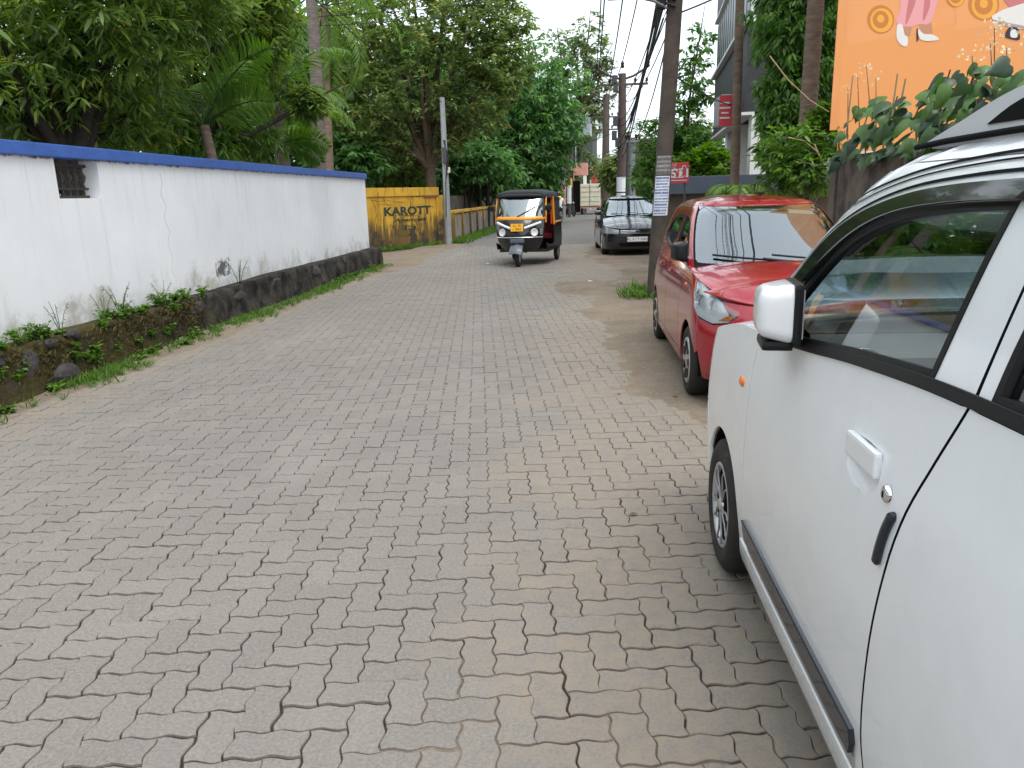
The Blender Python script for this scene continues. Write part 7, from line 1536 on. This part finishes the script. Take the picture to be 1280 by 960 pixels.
for i in range(4):
    me = bpy.data.meshes.new('leaf'); me.from_pydata([(x, y*(1+.1*i), z*(1+.4*i)) for x, y, z in hv], [], hf); mt_ = L_VINE = leaf_mat('vine_leaf_%d' % i, (.012+.007*i, .036+.014*i, .016+.004*i), (.035+.015*i, .085+.028*i, .03), .38, .25)
    me.materials.append(mt_); me.polygons.foreach_set('use_smooth', [True]*len(me.polygons)); at = me.attributes.new('tint', 'FLOAT', 'POINT'); at.data.foreach_set('value', [.2+.2*i]*len(me.vertices)); hm.append(me)
def vine_leaf(px, py, X, s):
    p = xp(px, py, X)-cl.location; o = bpy.data.objects.new('leaf', rr.choice(hm)); o.location = p
    d = Vector((-.5+rr.uniform(-.5, .4), -.2+rr.uniform(-.9, .9), -.75+rr.uniform(-.3, .4))).normalized(); n = (Vector((-.7, -.6, .6))+Vector((rr.gauss(0, .55), rr.gauss(0, .55), rr.gauss(0, .4)))); n = (n-d*n.dot(d)).normalized(); y = n.cross(d)
    o.rotation_euler = frame((0, 0, 0), d, y, n).to_euler(); o.scale = (s, s, s); link(o, cl)
prof = pchip([1040, 1060, 1100, 1125, 1150, 1175, 1200, 1240, 1285, 1330], [190, 150, 118, 112, 112, 92, 72, 78, 82, 90])
for i in range(250):
    px = rr.uniform(1044, 1330); t_ = prof(px); bot = 205-(px-1040)*.16; py = t_+(bot-t_)*rr.random()**.8; vine_leaf(px, py, rr.uniform(2.82, 3.0), rr.uniform(.095, .175))
for i in range(9):
    a0 = xp(1050+i*32, 195-i*5, 2.98)-cl.location; a1 = xp(1056+i*33, prof(1056+i*33)+8, 2.95)-cl.location; limb(cl, [a0-Vector((0, 0, .5)), a0, (a0+a1)/2+Vector((-.03, .04, .03)), a1], .009, .006, M_BARK, 'stem', 5)
for px, py0, py1 in ((1066, 170, 95), (1122, 150, 92), (1132, 140, 98)): limb(cl, [xp(px-8, py0, 2.9)-cl.location, xp(px, py1, 2.9)-cl.location], .010, .007, M_STRAW, 'cut_stem', 6)
M_FLOW = pmat('white_flower', (.72, .72, .52), .7); fm = MB()
for k in range(5): a_ = k*1.256; fm.add([(0, 0, 0), (.5*math.cos(a_-.4), .5*math.sin(a_-.4), .2), (math.cos(a_), math.sin(a_), .1), (.5*math.cos(a_+.4), .5*math.sin(a_+.4), .2)], [(0, 1, 2, 3)])
f0 = fm.build('flower', M_FLOW, cl); fme = f0.data; bpy.data.objects.remove(f0)
for (cx, cy, n_, sp) in ((1243, 35, 26, 16), (1238, 55, 20, 18), (1215, 70, 14, 12), (1258, 60, 14, 12), (1083, 82, 16, 12), (1072, 95, 10, 12), (1095, 98, 12, 10), (1060, 110, 8, 10), (1285, 50, 10, 14)):
    sx_, sy_ = cx+rr.uniform(-6, 6), cy+45; limb(cl, [xp(sx_, sy_+20, 2.9)-cl.location, xp(cx, cy, 2.9)-cl.location], .006, .003, M_BRST if False else M_BARK, 'flower_stalk', 4)
    for k in range(n_):
        o = bpy.data.objects.new('flower', fme); o.location = xp(cx+rr.gauss(0, sp*.55), cy+rr.gauss(0, sp*.45), 2.9+rr.uniform(-.06, .06))-cl.location; o.rotation_euler = (rr.uniform(0, 3), rr.uniform(0, 3), rr.uniform(0, 6)); s = rr.uniform(.010, .017); o.scale = (s, s, s); link(o, cl)
# -- weeds and grass
def grass(name, pts, L, wd, mat, label, seed, k=7):
    rng = np.random.default_rng(seed); P = np.array(pts); N = len(P); th = rng.uniform(0, 6.283, (N, k)); d = nrm_(np.stack([np.cos(th)*.55, np.sin(th)*.55, rng.uniform(.35, 1.1, (N, k))], -1)); u = rng.normal(0, 1, (N, k, 3)); n = nrm_(u-(u*d).sum(-1, keepdims=True)*d)
    base = P[:, None]+rng.normal(0, .012, (N, k, 3)); base[..., 2] = P[:, None, 2]-.005; sc = rng.uniform(.5, 1.3, N*k)
    o = leaves_mesh(name, base.reshape(-1, 3), d.reshape(-1, 3), n.reshape(-1, 3), L*sc, wd*sc, rng.random(N*k), mat, None, curl=.3); return tag(o, label, 'grass', kind='stuff')
rr = random.Random(9); pts = []
for i in range(2300):
    y = rr.uniform(5.0, 18.2); den = max(.25, math.sin(y*1.9+1)+.3*math.sin(y*5.3)) if y > 8.3 else max(.05, .35+.6*math.sin(y*3))
    if rr.random() < den: pts.append((-4.58+abs(rr.gauss(0, .13)), y, .0))
grass('wall_foot_grass', pts, .10, .0055, L_WEED, 'short green grass growing along the foot of the white wall', 21)
pts = [(-4.2+rr.gauss(0, .25)+(y-26)*.03, y, 0) for y in [rr.uniform(26.3, 37) for _ in range(800)]]; grass('fence_grass', pts, .22, .014, L_WEED, 'grass strip along the low panel fence', 22)
pts = [(1.0+rr.gauss(0, .12), 11.9+rr.gauss(0, .25), .0) for _ in range(60)]; grass('pole_foot_grass', pts, .22, .008, L_WEED, 'tuft of green grass at the foot of the leaning pole', 23)
pts = []
for i in range(260): q = gp(rr.uniform(465, 556), 312); a_ = rr.random(); p = Vector((ya.x, ya.y, 0)).lerp(Vector((yb.x, yb.y, 0)), a_)+Vector((0, -.15-abs(rr.gauss(0, .2)), 0)); pts.append(tuple(p))
grass('name_wall_grass', pts, .16, .012, L_WEED, 'grass growing against the foot of the yellow name wall', 24)
pts = [(-4.62-.05*rr.random(), rr.uniform(5.0, 9.2), rr.uniform(.05, .42)) for _ in range(1500)]
grass('plinth_moss', pts, .055, .007, L_MOSS, 'brown moss and dry roots covering the stone base', 25)
def weed(seed, h_, leafs, L, wd):
    rng = np.random.default_rng(seed); w_ = empty('weed', (0, 0, 0)); rq = random.Random(seed); ns = 4
    for s in range(ns):
        az = s*1.57+rq.uniform(-.5, .5); tip = Vector((math.cos(az)*h_*.5, math.sin(az)*h_*.5, h_*rq.uniform(.6, 1.1))); limb(w_, [(0, 0, -.02), tip*.5+Vector((0, 0, h_*.12)), tip], .004, .002, L_WEED, 'stem', 4)
        t = rng.uniform(.25, 1, leafs); base = np.array(tip)[None]*t[:, None]; th = rng.uniform(0, 6.28, leafs); d = nrm_(np.stack([np.cos(th), np.sin(th), rng.normal(.1, .3, leafs)], -1)); u = np.array([0, 0, 1.])+rng.normal(0, .3, (leafs, 3)); n = nrm_(u-(u*d).sum(-1, keepdims=True)*d)
        leaves_mesh('leaf_spray', base, d, n, L*rng.uniform(.7, 1.2, leafs), wd*rng.uniform(.8, 1.2, leafs), rng.random(leafs), L_WEED, w_)
    return w_
WV = [weed(700, .09, 16, .050, .016), weed(701, .13, 18, .042, .012), weed(702, .26, 12, .026, .007), weed(703, .07, 14, .055, .019)]
spots = []
for i in range(40): spots.append((-4.70+rr.uniform(-.06, .06), rr.uniform(5.2, 9.4), .44, rr.choice((0, 1, 0, 3)), 'leafy green weed rooted on top of the stone base', 'weeds on top of the stone base'))
for i in range(30): spots.append((-4.56+rr.uniform(-.03, .10), rr.choice((rr.uniform(5.2, 10.5), rr.uniform(14, 18.2))), .0, rr.choice((0, 1, 3)), 'green weed growing at the foot of the stone base', 'weeds at the foot of the stone base'))
for i in range(22): z = rr.uniform(.1, .4); spots.append((-4.60-.05*z, rr.uniform(5.0, 8.6), z, rr.choice((0, 3, 0)), 'small weed sprouting from the face of the mossy base', 'weeds on the face of the mossy base'))
for px, py in ((130, 372), (75, 395), (152, 380), (205, 372), (300, 345)): p = xp(px, py+14, -4.74); spots.append((p.x, p.y, .45, 2, 'tall thin stalked weed standing against the white wall', 'stalked weeds against the white wall'))
seen = set()
for (x, y, z, v, lab, grp) in spots:
    w_ = copy_tree(WV[v]) if v in seen else WV[v]; seen.add(v); w_.location = (x, y, z); w_.rotation_euler = (0, 0, rr.uniform(0, 6)); s = rr.uniform(.7, 1.25); w_.scale = (s, s, s*1.1); tag(w_, lab, 'weed', grp)
# fallen dry leaves on the pavers
me = bpy.data.meshes.new('fallen_leaf'); me.from_pydata([(0, 0, .003), (.03, .014, .010), (.035, 0, .004), (.03, -.014, .010), (.07, 0, .008)], [], [(0, 2, 1), (0, 3, 2), (1, 2, 4), (2, 3, 4)]); me.materials.append(pmat('dry_leaf', (.11, .075, .045), .8, noise=.3, nscale=20))
for i in range(26):
    o = bpy.data.objects.new('fallen_leaf', me); X, Y = rr.choice(((rr.uniform(-4.3, -3.6), rr.uniform(5, 16)), (rr.uniform(.2, .9), rr.uniform(4.5, 12)), (rr.uniform(-2.5, .5), rr.uniform(2.2, 9)))); o.location = (X, Y, .004); o.rotation_euler = (0, 0, rr.uniform(0, 6)); s = rr.uniform(.4, 1.0); o.scale = (s, s, s); link(o); tag(o, 'small dry brown leaf lying on the ground', 'leaf', 'dry leaves on the ground')

# litter
M_SCRAP = pmat('white_scrap', (.65, .66, .66), .6)
for i, (px, py) in enumerate(((331, 393), (738, 352), (610, 330))):
    p = gp(px, py); v, f = rock((.05, .035, .012), 900+i); o = mesh_from('paper_scrap', v, f, M_SCRAP, None, loc=(p.x, p.y, .012)); tag(o, ('crumpled white scrap lying in the grass by the stone base', 'small white scrap on the sandy right verge', 'tiny white scrap on the pavers ahead of the autorickshaw')[i], 'litter')
